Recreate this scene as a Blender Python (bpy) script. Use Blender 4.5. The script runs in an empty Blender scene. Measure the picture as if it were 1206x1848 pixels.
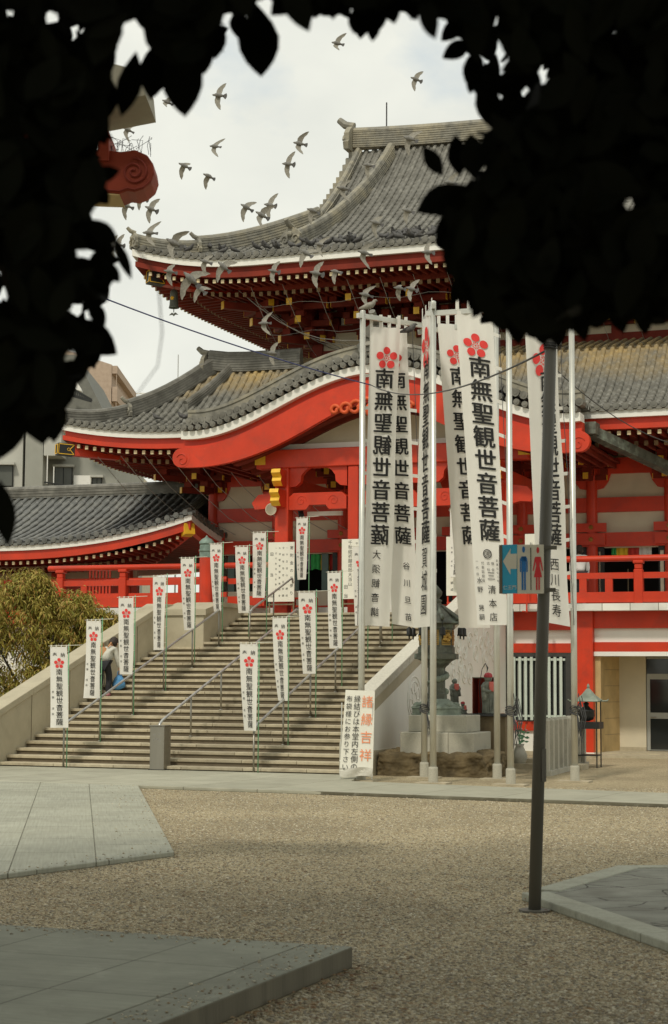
import bpy, math, random
import numpy as np
from mathutils import Vector, Matrix

random.seed(7)
sc = bpy.context.scene
COL = sc.collection
PI = math.pi

# ------------------------------------------------------------------ site survey
CAM_H = 2.05
FPX, PITCH, ROLL, YAW = 3152.0, 0.0947, 0.0055, 0.351      # surveyed from the picture of the place
O = np.array([-1.8515, 37.2785])                           # foot of the staircase
CA, SA = math.cos(YAW), math.sin(YAW)
UU = np.array([CA, -SA]); WW = np.array([SA, CA])
TREAD, RISER, NSTEP = 0.4182, 0.1423, 27

def ray(px, py):
    a, b = px - 603.0, 924.0 - py
    cr, sr = math.cos(ROLL), math.sin(ROLL)
    u, v = cr * a - sr * b, sr * a + cr * b
    c, s = math.cos(PITCH), math.sin(PITCH)
    return np.array([u, FPX * c - v * s, FPX * s + v * c])

def at(px, py, Y):
    d = ray(px, py); k = Y / d[1]
    return Vector((d[0] * k, Y, d[2] * k + CAM_H))

def ground(px, py, z=0.0):
    d = ray(px, py); k = (z - CAM_H) / d[2]
    return Vector((d[0] * k, d[1] * k, z))

def L(px, py, t):
    d = ray(px, py); k = (O @ WW + t) / (d[:2] @ WW); q = d * k
    return float((q[:2] - O) @ UU), float(q[2] + CAM_H)

def Lside(px, py, s):
    d = ray(px, py); k = (O @ UU + s) / (d[:2] @ UU); q = d * k
    return float((q[:2] - O) @ WW), float(q[2] + CAM_H)

def G(s, t, z=0.0):
    q = O + s * UU + t * WW
    return Vector((q[0], q[1], z))

def stair_z(t):
    if t < 0: return 0.0
    return min(NSTEP, math.floor(t / TREAD) + 1) * RISER

# ------------------------------------------------------------------ helpers
class MB:
    def __init__(self): self.V = []; self.F = []; self.M = []
    def add(self, vs, fs, m=0):
        b = len(self.V); self.V += [tuple(v) for v in vs]
        for f in fs: self.F.append(tuple(i + b for i in f)); self.M.append(m)
    def box(self, x0, x1, y0, y1, z0, z1, m=0):
        vs = [(x0,y0,z0),(x1,y0,z0),(x1,y1,z0),(x0,y1,z0),(x0,y0,z1),(x1,y0,z1),(x1,y1,z1),(x0,y1,z1)]
        self.add(vs, [(0,3,2,1),(4,5,6,7),(0,1,5,4),(1,2,6,5),(2,3,7,6),(3,0,4,7)], m)
    def hexa(self, vs, m=0):
        self.add(vs, [(0,3,2,1),(4,5,6,7),(0,1,5,4),(1,2,6,5),(2,3,7,6),(3,0,4,7)], m)
    def bar(self, p, q, w, h, m=0, up=(0,0,1)):
        p, q = Vector(p), Vector(q); d = (q - p).normalized(); up = Vector(up)
        if abs(d.dot(up)) > .98: up = Vector((0,1,0))
        s = d.cross(up).normalized(); u = s.cross(d).normalized()
        vs = []
        for c in (p, q):
            for a, b in ((-1,-1),(1,-1),(1,1),(-1,1)): vs.append(c + s*(a*w/2) + u*(b*h/2))
        self.add(vs, [(0,1,2,3),(7,6,5,4),(0,4,5,1),(1,5,6,2),(2,6,7,3),(3,7,4,0)], m)
    def tube(self, pts, r, n=8, m=0, caps=True):
        pts = [Vector(p) for p in pts]; N = len(pts)
        rs = r if isinstance(r, (list, tuple)) else [r] * N
        b = len(self.V); prev = None
        for i, p in enumerate(pts):
            d = (pts[min(i+1, N-1)] - pts[max(i-1, 0)]).normalized()
            if prev is None:
                ref = Vector((0,0,1)) if abs(d.z) < .9 else Vector((1,0,0))
                s = d.cross(ref).normalized()
            else:
                s = (prev - d * prev.dot(d)).normalized()
            prev = s; u = d.cross(s)
            for k in range(n):
                a = 2*PI*k/n; self.V.append(tuple(p + s*(rs[i]*math.cos(a)) + u*(rs[i]*math.sin(a))))
        for i in range(N-1):
            for k in range(n):
                a, c = b+i*n+k, b+i*n+(k+1)%n
                self.F.append((a, c, c+n, a+n)); self.M.append(m)
        if caps:
            self.F.append(tuple(b+k for k in range(n))[::-1]); self.M.append(m)
            self.F.append(tuple(b+(N-1)*n+k for k in range(n))); self.M.append(m)
    def lathe(self, prof, n=16, c=(0,0,0), m=0, sx=1, sy=1, phase=0):
        b = len(self.V); c = Vector(c)
        for r, z in prof:
            for k in range(n):
                a = 2*PI*k/n + phase
                self.V.append((c.x + sx*r*math.cos(a), c.y + sy*r*math.sin(a), c.z + z))
        for i in range(len(prof)-1):
            for k in range(n):
                a, d = b+i*n+k, b+i*n+(k+1)%n
                self.F.append((a, d, d+n, a+n)); self.M.append(m)
        self.F.append(tuple(b+k for k in range(n))[::-1]); self.M.append(m)
        self.F.append(tuple(b+(len(prof)-1)*n+k for k in range(n))); self.M.append(m)
    def prism(self, poly, y0, y1, m=0, axis='y'):
        n = len(poly); vs = []
        for y in (y0, y1):
            for a, b in poly:
                vs.append((a, y, b) if axis == 'y' else ((y, a, b) if axis == 'x' else (a, b, y)))
        fs = [tuple(range(n)), tuple(range(2*n-1, n-1, -1))]
        for i in range(n): j = (i+1) % n; fs.append((i, i+n, j+n, j))
        self.add(vs, fs, m)
    def ball(self, c, r, n=10, sx=1, sy=1, sz=1, m=0):
        k = max(4, n//2+1)
        prof = [(r*math.sin(PI*i/k)+1e-4, -r*math.cos(PI*i/k)*sz) for i in range(k+1)]
        self.lathe(prof, n, c, m, sx, sy)
    def grid(self, f, nu, nv, m=0):
        b = len(self.V)
        for i in range(nu+1):
            for j in range(nv+1): self.V.append(tuple(f(i/nu, j/nv)))
        for i in range(nu):
            for j in range(nv):
                a = b+i*(nv+1)+j; self.F.append((a, a+nv+1, a+nv+2, a+1)); self.M.append(m)

def obj(name, mb, mats, parent=None, smooth=False, loc=None, rz=None, fix=True):
    me = bpy.data.meshes.new(name)
    me.from_pydata(mb.V, [], mb.F)
    for m in (mats if isinstance(mats, (list, tuple)) else [mats]): me.materials.append(m)
    if any(mb.M): me.polygons.foreach_set('material_index', mb.M)
    if smooth: me.polygons.foreach_set('use_smooth', [True] * len(me.polygons))
    me.update()
    if fix:
        import bmesh
        bm = bmesh.new(); bm.from_mesh(me); bmesh.ops.recalc_face_normals(bm, faces=bm.faces); bm.to_mesh(me); bm.free()
    o = bpy.data.objects.new(name, me); COL.objects.link(o)
    if parent is not None: o.parent = parent
    if loc is not None: o.location = loc
    if rz is not None: o.rotation_euler = (0, 0, rz)
    return o

def smooth_by_angle(o, ang=40):
    me = o.data
    me.polygons.foreach_set('use_smooth', [True] * len(me.polygons))
    try: me.set_sharp_from_angle(angle=math.radians(ang))
    except Exception: pass
    return o

def tag(o, label, cat, group=None, kind=None):
    if label: o['label'] = label
    if cat: o['category'] = cat
    if group: o['group'] = group
    if kind: o['kind'] = kind
    return o

def thing(name, label, cat, loc=(0,0,0), rz=0.0, group=None):
    o = bpy.data.objects.new(name, None); COL.objects.link(o)
    o.location = loc; o.rotation_euler = (0, 0, rz); o.empty_display_size = .2
    return tag(o, label, cat, group)

# ------------------------------------------------------------------ materials
def mat(name, col, rough=.6, var=.12, scale=3.0, bump=0.0, bscale=30.0, metal=0.0, spec=.3, col2=None, c2scale=.8, c2lo=.5, c2hi=.7, streak=False, coat=0):
    m = bpy.data.materials.new(name); m.use_nodes = True
    nt = m.node_tree; N = nt.nodes; K = nt.links
    b = N['Principled BSDF']
    b.inputs['Roughness'].default_value = rough; b.inputs['Metallic'].default_value = metal
    b.inputs['Specular IOR Level'].default_value = spec
    if coat: b.inputs['Coat Weight'].default_value = coat
    tc = N.new('ShaderNodeTexCoord'); mp = N.new('ShaderNodeMapping')
    K.new(tc.outputs['Object'], mp.inputs[0])
    if streak: mp.inputs['Scale'].default_value = (1, 1, .12)
    n = N.new('ShaderNodeTexNoise'); n.inputs['Scale'].default_value = scale; n.inputs['Detail'].default_value = 6
    K.new(mp.outputs[0], n.inputs['Vector'])
    cr = N.new('ShaderNodeValToRGB')
    cr.color_ramp.elements[0].position = .3; cr.color_ramp.elements[1].position = .72
    lo = [max(0, c*(1-var)) for c in col]; hi = [min(1, c*(1+var)) for c in col]
    cr.color_ramp.elements[0].color = (*lo, 1); cr.color_ramp.elements[1].color = (*hi, 1)
    K.new(n.outputs['Fac'], cr.inputs['Fac']); out = cr.outputs['Color']
    if col2 is not None:
        n2 = N.new('ShaderNodeTexNoise'); n2.inputs['Scale'].default_value = c2scale; n2.inputs['Detail'].default_value = 8
        n2.inputs['Roughness'].default_value = .65
        K.new(mp.outputs[0], n2.inputs['Vector'])
        r2 = N.new('ShaderNodeMapRange'); r2.inputs[1].default_value = c2lo; r2.inputs[2].default_value = c2hi
        K.new(n2.outputs['Fac'], r2.inputs[0])
        mx = N.new('ShaderNodeMix'); mx.data_type = 'RGBA'
        K.new(r2.outputs[0], mx.inputs[0]); K.new(out, mx.inputs[6]); mx.inputs[7].default_value = (*col2, 1)
        out = mx.outputs[2]
    K.new(out, b.inputs['Base Color'])
    if bump:
        nb = N.new('ShaderNodeTexNoise'); nb.inputs['Scale'].default_value = bscale; nb.inputs['Detail'].default_value = 5
        K.new(mp.outputs[0], nb.inputs['Vector'])
        bp = N.new('ShaderNodeBump'); bp.inputs['Strength'].default_value = bump; bp.inputs['Distance'].default_value = .02
        K.new(nb.outputs['Fac'], bp.inputs['Height']); K.new(bp.outputs[0], b.inputs['Normal'])
    return m

M = {}
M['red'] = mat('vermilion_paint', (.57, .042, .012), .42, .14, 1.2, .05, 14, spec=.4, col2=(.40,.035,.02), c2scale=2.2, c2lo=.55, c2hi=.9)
M['red_old_shaded'] = mat('aged_shaded_vermilion', (.20, .026, .013), .6, .22, 1.5, .05, 14, spec=.2, col2=(.12,.022,.013), c2scale=2.0, c2lo=.48, c2hi=.8)  # aged red, darkened further so the under-eave shade is in the colour
M['capdot'] = mat('rafter_end_paint', (.66,.55,.34), .6, .15, 9.0)
M['capdark'] = mat('brown_rafter_end', (.30,.21,.12), .7, .2, 9.0)  # darker brown caps for the inner rafter rows
M['white'] = mat('white_plaster', (.80, .79, .72), .8, .05, 1.4, .05, 20, col2=(.60,.57,.48), c2scale=.9, c2lo=.6, c2hi=.95, streak=True)
M['trim'] = mat('white_eave_paint', (.80, .79, .73), .6, .05, 2.0, col2=(.58,.55,.46), c2scale=2.5, c2lo=.58, c2hi=.9)
M['cream'] = mat('cream_panel', (.62, .56, .42), .8, .06, 2.0, .04, 20)
M['tile'] = mat('roof_tile', (.185, .178, .152), .5, .32, 4.0, .12, 40, spec=.35, col2=(.105,.10,.082), c2scale=1.6, c2lo=.42, c2hi=.66)
M['tile_moss'] = mat('weathered_roof_tile', (.175, .17, .145), .5, .3, 4.0, .12, 40, spec=.45, col2=(.43,.31,.13), c2scale=1.6, c2lo=.30, c2hi=.62)
def moss_height():
    """ochre dust and moss lie only on the sheltered upper courses: limit the second colour by height on the roof"""
    nt = M['tile_moss'].node_tree; N = nt.nodes; K = nt.links
    mx = [n for n in N if n.type == 'MIX'][0]; src = mx.inputs[0].links[0].from_socket
    tc = N.new('ShaderNodeTexCoord'); sp = N.new('ShaderNodeSeparateXYZ'); K.new(tc.outputs['Object'], sp.inputs[0])
    n = N.new('ShaderNodeTexNoise'); n.inputs['Scale'].default_value = .6; K.new(tc.outputs['Object'], n.inputs['Vector'])
    a = N.new('ShaderNodeMath'); a.operation = 'MULTIPLY_ADD'; a.inputs[1].default_value = 1.6; K.new(n.outputs['Fac'], a.inputs[0]); K.new(sp.outputs['Z'], a.inputs[2])
    r = N.new('ShaderNodeMapRange'); r.inputs[1].default_value = 11.45; r.inputs[2].default_value = 12.5; K.new(a.outputs[0], r.inputs[0])
    m = N.new('ShaderNodeMath'); m.operation = 'MULTIPLY'; K.new(src, m.inputs[0]); K.new(r.outputs[0], m.inputs[1]); K.new(m.outputs[0], mx.inputs[0])
moss_height()
M['ridge'] = mat('ridge_tile', (.215, .205, .17), .6, .3, 5.0, .15, 40, col2=(.38,.34,.24), c2scale=1.3, c2lo=.45, c2hi=.7)
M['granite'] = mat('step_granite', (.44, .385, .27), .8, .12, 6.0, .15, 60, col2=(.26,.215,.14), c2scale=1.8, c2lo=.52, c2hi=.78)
M['granite_dark'] = mat('dark_riser', (.15, .12, .078), .85, .25, 5.0, .1, 50, col2=(.11,.088,.056), c2scale=2.5, c2lo=.45, c2hi=.75)  # browner and much darker than the tread stone
M['granite_grey'] = mat('grey_granite', (.43, .41, .33), .75, .10, 40.0, .08, 120, col2=(.30,.285,.23), c2scale=2.0, c2lo=.5, c2hi=.8)
M['concrete'] = mat('stone_wall', (.44, .395, .285), .85, .08, 2.0, .08, 40, col2=(.34,.30,.20), c2scale=1.1, c2lo=.52, c2hi=.85)
M['steel'] = mat('brushed_steel', (.30, .28, .235), .42, .12, 3.0, metal=.85, spec=.5, streak=True)
M['pole'] = mat('white_pole_paint', (.60, .595, .53), .33, .07, 4.0, metal=.55, spec=.5)
M['rail'] = mat('steel_rail', (.50, .50, .48), .35, .1, 5.0, metal=.7, spec=.5)
M['green'] = mat('green_pole', (.16, .36, .20), .5, .15, 6.0)
M['bamboo'] = mat('pale_rod', (.62, .60, .50), .5, .1, 6.0)
M['ink'] = mat('black_ink', (.022, .022, .021), .8, .15, 3.0)
M['inkgrey'] = mat('grey_ink', (.25, .24, .21), .8, .3, 9.0)
M['redink'] = mat('red_print', (.70, .055, .05), .8, .06, 3.0)
M['orangeink'] = mat('orange_brush_ink', (.85, .30, .15), .8, .2, 12.0)
M['paper'] = mat('paper', (.78, .76, .66), .8, .04, 2.0, col2=(.66,.63,.52), c2scale=3, c2lo=.55, c2hi=.9)
M['gold'] = mat('gold_paint', (.80, .47, .03), .4, .12, 5.0, metal=.1, spec=.5)
M['goldleaf'] = mat('gold_leaf', (.50, .32, .09), .35, .15, 5.0, metal=.8)
M['black'] = mat('black_lacquer', (.025, .026, .024), .45, .2, 5.0)
M['dark'] = mat('interior_shade', (.018, .015, .013), .8, .2, 2.0)  # near-black; the shade of unlit rooms is put into this colour
M['bronze'] = mat('bronze_patina', (.105, .11, .088), .62, .3, 5.0, .2, 25, metal=.25, col2=(.26,.31,.25), c2scale=3.0, c2lo=.5, c2hi=.72)
M['patina'] = mat('green_patina', (.24, .28, .225), .7, .25, 5.0, .2, 25, metal=.1, col2=(.13,.15,.12), c2scale=4.0, c2lo=.5, c2hi=.75)
M['stone'] = mat('statue_stone', (.20, .215, .18), .85, .25, 8.0, .25, 40, col2=(.36,.36,.28), c2scale=5, c2lo=.55, c2hi=.75)
M['rock'] = mat('brown_rock', (.11, .082, .042), .9, .5, 3.5, 1.0, 11, col2=(.19,.145,.075), c2scale=4.5, c2lo=.5, c2hi=.72)
M['wood'] = mat('aged_wood', (.19, .145, .085), .75, .25, 6.0, .15, 30, streak=True)
M['bib'] = mat('red_cloth', (.62, .16, .13), .9, .12, 12.0)
M['cap'] = mat('crimson_cap', (.45, .07, .08), .9, .15, 20.0)
M['glass'] = mat('dark_glass', (.022, .026, .026), .08, .2, 1.0, spec=.6)
M['alu'] = mat('grey_aluminium', (.38, .385, .35), .45, .06, 3.0, metal=.3)
M['blind'] = mat('pale_green_bar', (.55, .62, .545), .6, .05, 3.0)
M['tan'] = mat('tan_stone_cladding', (.52, .38, .18), .75, .14, 3.0, .08, 40)
M['verdigris'] = mat('verdigris_cap', (.20, .27, .23), .6, .25, 8.0, .1, 30, metal=.2)
M['skin'] = mat('skin', (.50, .30, .20), .6, .05, 5.0)
M['hair'] = mat('dark_hair', (.035, .025, .018), .6, .3, 40.0)
M['jacket'] = mat('grey_jacket', (.50, .49, .42), .9, .12, 10.0)
M['trousers'] = mat('dark_trousers', (.028, .028, .032), .9, .2, 10.0)
M['pack'] = mat('tan_backpack', (.48, .24, .11), .8, .12, 8.0)
M['bluebag'] = mat('blue_bag', (.09, .26, .48), .8, .2, 12.0)
M['shoe'] = mat('pink_shoe', (.50, .22, .26), .7, .2, 20.0)
M['shirt'] = mat('white_shirt', (.78, .78, .74), .9, .05, 8.0)
M['signpole'] = mat('brown_grey_pole', (.105, .098, .078), .5, .14, 3.0, .05, 40, spec=.4, streak=True)
M['signface'] = mat('cream_sign_face', (.66, .62, .50), .5, .04, 2.0)
M['signblue'] = mat('cyan_sign_face', (.035, .36, .56), .45, .05, 2.0)
M['pictoblue'] = mat('pictogram_blue', (.03, .17, .44), .5, .05, 2.0)
M['pictored'] = mat('pictogram_red', (.66, .045, .05), .5, .05, 2.0)
M['apt_grey'] = mat('grey_tile_wall', (.33, .33, .285), .8, .06, 2.0)
M['apt_pale'] = mat('pale_grey_wall', (.47, .465, .41), .8, .06, 1.0)
M['apt_brown'] = mat('pinkish_tile_wall', (.47, .36, .27), .8, .05, 12.0, col2=(.41,.31,.23), c2scale=6, c2lo=.4, c2hi=.6)
M['mansard'] = mat('slate_mansard', (.17, .17, .145), .7, .15, 4.0)
M['wire'] = mat('dark_wire', (.06, .06, .06), .6, .1, 3.0)
M['bluewire'] = mat('blue_cable', (.05, .06, .16), .6, .1, 3.0)
M['net'] = mat('grey_net', (.35, .34, .31), .8, .1, 3.0)
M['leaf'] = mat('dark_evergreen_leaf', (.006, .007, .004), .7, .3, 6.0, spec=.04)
M['bark'] = mat('bark', (.05, .042, .032), .9, .3, 8.0, .4, 20)
M['vase'] = mat('ceramic_vase', (.42, .40, .33), .5, .15, 6.0)
M['bucket'] = mat('green_bucket', (.05, .16, .09), .5, .15, 6.0)
M['flower'] = mat('pink_flower', (.66, .25, .26), .8, .2, 20.0)
for nm, c in (('purple',(.17,.08,.19)),('cgreen',(.05,.36,.10)),('cyellow',(.62,.42,.03)),('cred',(.45,.04,.03)),('cwhite',(.58,.57,.52))):
    M['cur_'+nm] = mat('curtain_'+nm, c, .9, .1, 6.0)
M['pigeon'] = mat('pigeon_grey', (.17, .165, .15), .8, .3, 14.0)
M['pigeon_dark'] = mat('pigeon_slate', (.085, .082, .078), .7, .3, 18.0)
M['wing'] = mat('pigeon_wing_pale', (.25, .235, .195), .8, .25, 22.0)
M['gate_red'] = mat('weathered_red', (.30, .048, .022), .6, .25, 2.0, .1, 15)
M['soffit'] = mat('beige_soffit', (.52, .49, .39), .8, .08, 3.0)
M['gatewhite'] = mat('grey_soffit', (.33, .315, .25), .8, .1, 4.0)

def cloth_mat():
    m = mat('white_banner_cloth', (.80, .785, .72), .9, .03, 2.5)
    nt = m.node_tree; b = nt.nodes['Principled BSDF']; out = nt.nodes['Material Output']
    t = nt.nodes.new('ShaderNodeBsdfTranslucent'); t.inputs['Color'].default_value = (.74, .72, .65, 1)
    mx = nt.nodes.new('ShaderNodeMixShader'); mx.inputs[0].default_value = .22
    nt.links.new(b.outputs[0], mx.inputs[1]); nt.links.new(t.outputs[0], mx.inputs[2]); nt.links.new(mx.outputs[0], out.inputs[0])
    return m
M['cloth'] = cloth_mat()

def per_block(m, lo, hi):
    """each separate block of stone a little lighter or darker than the next"""
    nt = m.node_tree; N = nt.nodes; K = nt.links; b = N['Principled BSDF']; src = b.inputs['Base Color'].links[0].from_socket
    g = N.new('ShaderNodeNewGeometry'); r = N.new('ShaderNodeMapRange'); r.inputs[3].default_value = lo; r.inputs[4].default_value = hi; K.new(g.outputs['Random Per Island'], r.inputs[0])
    mx = N.new('ShaderNodeMix'); mx.data_type = 'RGBA'; mx.blend_type = 'MULTIPLY'; mx.inputs[0].default_value = 1
    K.new(src, mx.inputs[6]); K.new(r.outputs[0], mx.inputs[7]); K.new(mx.outputs[2], b.inputs['Base Color'])
per_block(M['granite'], .80, 1.12)
def grime(m, k, scale, lo, hi, col):
    nt = m.node_tree; N = nt.nodes; K = nt.links; b = N['Principled BSDF']; src = b.inputs['Base Color'].links[0].from_socket
    tc = N.new('ShaderNodeTexCoord'); n = N.new('ShaderNodeTexNoise'); n.inputs['Scale'].default_value = scale; n.inputs['Detail'].default_value = 9; n.inputs['Roughness'].default_value = .7; n.inputs['Distortion'].default_value = .6
    K.new(tc.outputs['Object'], n.inputs['Vector']); r = N.new('ShaderNodeMapRange'); r.inputs[1].default_value = lo; r.inputs[2].default_value = hi; r.inputs[4].default_value = k; K.new(n.outputs['Fac'], r.inputs[0])
    mx = N.new('ShaderNodeMix'); mx.data_type = 'RGBA'; K.new(r.outputs[0], mx.inputs[0]); K.new(src, mx.inputs[6]); mx.inputs[7].default_value = (*col, 1); K.new(mx.outputs[2], b.inputs['Base Color'])
grime(M['red'], .7, 2.2, .5, .8, (.34,.05,.026)); grime(M['red'], .5, 14, .6, .75, (.62,.12,.07)); grime(M['concrete'], .6, .9, .52, .8, (.25,.22,.15)); grime(M['granite'], .55, 2.6, .55, .8, (.17,.14,.09)); grime(M['tile'], .7, 9, .62, .72, (.42,.41,.36))

def gravel_mat():
    m = bpy.data.materials.new('gravel'); m.use_nodes = True
    nt = m.node_tree; N = nt.nodes; K = nt.links; b = N['Principled BSDF']
    b.inputs['Roughness'].default_value = .9; b.inputs['Specular IOR Level'].default_value = .15
    tc = N.new('ShaderNodeTexCoord')
    vo = N.new('ShaderNodeTexVoronoi'); vo.inputs['Scale'].default_value = 62; K.new(tc.outputs['Object'], vo.inputs['Vector'])
    vo2 = N.new('ShaderNodeTexVoronoi'); vo2.inputs['Scale'].default_value = 28; K.new(tc.outputs['Object'], vo2.inputs['Vector'])
    cr = N.new('ShaderNodeValToRGB'); e = cr.color_ramp.elements
    e[0].position = 0; e[0].color = (.21, .165, .095, 1); e[1].position = 1; e[1].color = (.64, .55, .38, 1)
    for p, c in ((.25, (.33,.27,.165)), (.5, (.42,.35,.22)), (.75, (.51,.43,.28))):
        x = e.new(p); x.color = (*c, 1)
    sx = N.new('ShaderNodeSeparateColor'); K.new(vo.outputs['Color'], sx.inputs[0])
    sy = N.new('ShaderNodeSeparateColor'); K.new(vo2.outputs['Color'], sy.inputs[0])
    ma = N.new('ShaderNodeMath'); ma.operation = 'ADD'; K.new(sx.outputs[0], ma.inputs[0])
    mm = N.new('ShaderNodeMath'); mm.operation = 'MULTIPLY'; mm.inputs[1].default_value = .3; K.new(sy.outputs[1], mm.inputs[0])
    K.new(mm.outputs[0], ma.inputs[1])
    md = N.new('ShaderNodeMath'); md.operation = 'MULTIPLY'; md.inputs[1].default_value = .77; K.new(ma.outputs[0], md.inputs[0])
    K.new(md.outputs[0], cr.inputs[0])
    n = N.new('ShaderNodeTexNoise'); n.inputs['Scale'].default_value = .35; n.inputs['Detail'].default_value = 7; K.new(tc.outputs['Object'], n.inputs['Vector'])
    r = N.new('ShaderNodeMapRange'); r.inputs[1].default_value = .3; r.inputs[2].default_value = .7; r.inputs[3].default_value = .72; r.inputs[4].default_value = 1.14
    K.new(n.outputs['Fac'], r.inputs[0])
    mx = N.new('ShaderNodeMix'); mx.data_type = 'RGBA'; mx.blend_type = 'MULTIPLY'; mx.inputs[0].default_value = 1
    K.new(cr.outputs[0], mx.inputs[6]); K.new(r.outputs[0], mx.inputs[7]); K.new(mx.outputs[2], b.inputs['Base Color'])
    bp = N.new('ShaderNodeBump'); bp.inputs['Strength'].default_value = .9; bp.inputs['Distance'].default_value = .02; bp.invert = True
    K.new(vo.outputs['Distance'], bp.inputs['Height']); K.new(bp.outputs[0], b.inputs['Normal'])
    return m
M['gravel'] = gravel_mat()

def slab_mat(name, col, bw, bh, joint=.006, off=.5, jcol=(.07,.065,.05)):
    m = mat(name, col, .78, .07, 1.6, .06, 60, col2=tuple(c*.74 for c in col), c2scale=1.2, c2lo=.48, c2hi=.8)
    nt = m.node_tree; N = nt.nodes; K = nt.links; b = N['Principled BSDF']
    src = b.inputs['Base Color'].links[0].from_socket
    tc = N.new('ShaderNodeTexCoord'); br = N.new('ShaderNodeTexBrick'); K.new(tc.outputs['Object'], br.inputs['Vector'])
    br.inputs['Scale'].default_value = 1; br.inputs['Mortar Size'].default_value = joint; br.inputs['Brick Width'].default_value = bw
    br.inputs['Row Height'].default_value = bh; br.offset = off; br.inputs['Mortar Smooth'].default_value = 0
    br.inputs['Color1'].default_value = (.92,.92,.92,1); br.inputs['Color2'].default_value = (1.06,1.06,1.06,1); br.inputs['Mortar'].default_value = (.30,.28,.24,1)
    sm = N.new('ShaderNodeMapping'); sm.inputs['Scale'].default_value = (1.2, 38, 1); K.new(tc.outputs['Object'], sm.inputs[0])
    sn = N.new('ShaderNodeTexNoise'); sn.inputs['Scale'].default_value = 1.0; sn.inputs['Detail'].default_value = 4; K.new(sm.outputs[0], sn.inputs['Vector'])
    sr_ = N.new('ShaderNodeMapRange'); sr_.inputs[1].default_value = .3; sr_.inputs[2].default_value = .7; sr_.inputs[3].default_value = .86; sr_.inputs[4].default_value = 1.10; K.new(sn.outputs['Fac'], sr_.inputs[0])
    m2 = N.new('ShaderNodeMix'); m2.data_type = 'RGBA'; m2.blend_type = 'MULTIPLY'; m2.inputs[0].default_value = 1; K.new(src, m2.inputs[6]); K.new(sr_.outputs[0], m2.inputs[7]); src = m2.outputs[2]
    mx = N.new('ShaderNodeMix'); mx.data_type = 'RGBA'; mx.blend_type = 'MULTIPLY'; mx.inputs[0].default_value = 1
    K.new(src, mx.inputs[6]); K.new(br.outputs['Color'], mx.inputs[7]); K.new(mx.outputs[2], b.inputs['Base Color'])
    return m
M['slab'] = slab_mat('grey_paving', (.36, .36, .285), 1.75, .9, .007)
M['kerbslab'] = slab_mat('kerb_paving', (.38, .37, .285), 1.5, 3.2, .008, 0)
M['fgside'] = mat('stained_slab_side', (.15, .135, .095), .85, .25, 6.0, .2, 40, col2=(.09,.08,.055), c2scale=3, c2lo=.45, c2hi=.75, streak=True)
M['kerbstone'] = mat('kerb_granite', (.33, .33, .26), .8, .12, 30.0, .15, 90, col2=(.22,.215,.16), c2scale=2.2, c2lo=.48, c2hi=.8)
M['fgslab'] = slab_mat('foreground_paving', (.25, .255, .195), 1.15, 1.15, .006, 0)
M['gridtile'] = slab_mat('slab_edge', (.76, .75, .68), .75, 5.0, .01, 0)

def crazy_mat():
    m = mat('crazy_paving', (.22, .22, .18), .85, .15, 3.0, .2, 40, col2=(.15,.145,.115), c2scale=2, c2lo=.45, c2hi=.7)
    nt = m.node_tree; N = nt.nodes; K = nt.links; b = N['Principled BSDF']
    src = b.inputs['Base Color'].links[0].from_socket
    tc = N.new('ShaderNodeTexCoord'); vo = N.new('ShaderNodeTexVoronoi'); vo.feature = 'DISTANCE_TO_EDGE'; vo.inputs['Scale'].default_value = 1.7
    dn = N.new('ShaderNodeTexNoise'); dn.inputs['Scale'].default_value = 1.1; dn.inputs['Detail'].default_value = 5; K.new(tc.outputs['Object'], dn.inputs['Vector'])
    mpn = N.new('ShaderNodeMapping'); mpn.inputs['Scale'].default_value = (.8, 1.5, 1); K.new(tc.outputs['Object'], mpn.inputs[0])
    dv = N.new('ShaderNodeMix'); dv.data_type = 'VECTOR'; dv.inputs[0].default_value = .22; K.new(mpn.outputs[0], dv.inputs[4]); K.new(dn.outputs['Color'], dv.inputs[5]); K.new(dv.outputs[1], vo.inputs['Vector'])
    r = N.new('ShaderNodeMapRange'); r.inputs[1].default_value = .004; r.inputs[2].default_value = .016; K.new(vo.outputs['Distance'], r.inputs[0])
    mx = N.new('ShaderNodeMix'); mx.data_type = 'RGBA'; K.new(r.outputs[0], mx.inputs[0]); mx.inputs[6].default_value = (.055,.05,.038,1); K.new(src, mx.inputs[7])
    K.new(mx.outputs[2], b.inputs['Base Color'])
    return m
M['crazy'] = crazy_mat()
for k_ in ('slab', 'kerbslab'): grime(M[k_], .75, .8, .46, .78, (.25,.245,.18)); grime(M[k_], .4, 4.0, .55, .8, (.46,.45,.36)); grime(M[k_], .5, 30, .68, .76, (.12,.11,.08))
grime(M['fgslab'], .75, .9, .46, .75, (.13,.13,.095)); grime(M['fgslab'], .5, 4.5, .55, .8, (.36,.36,.29)); grime(M['fgslab'], .6, 26, .68, .75, (.07,.065,.05))

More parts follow.
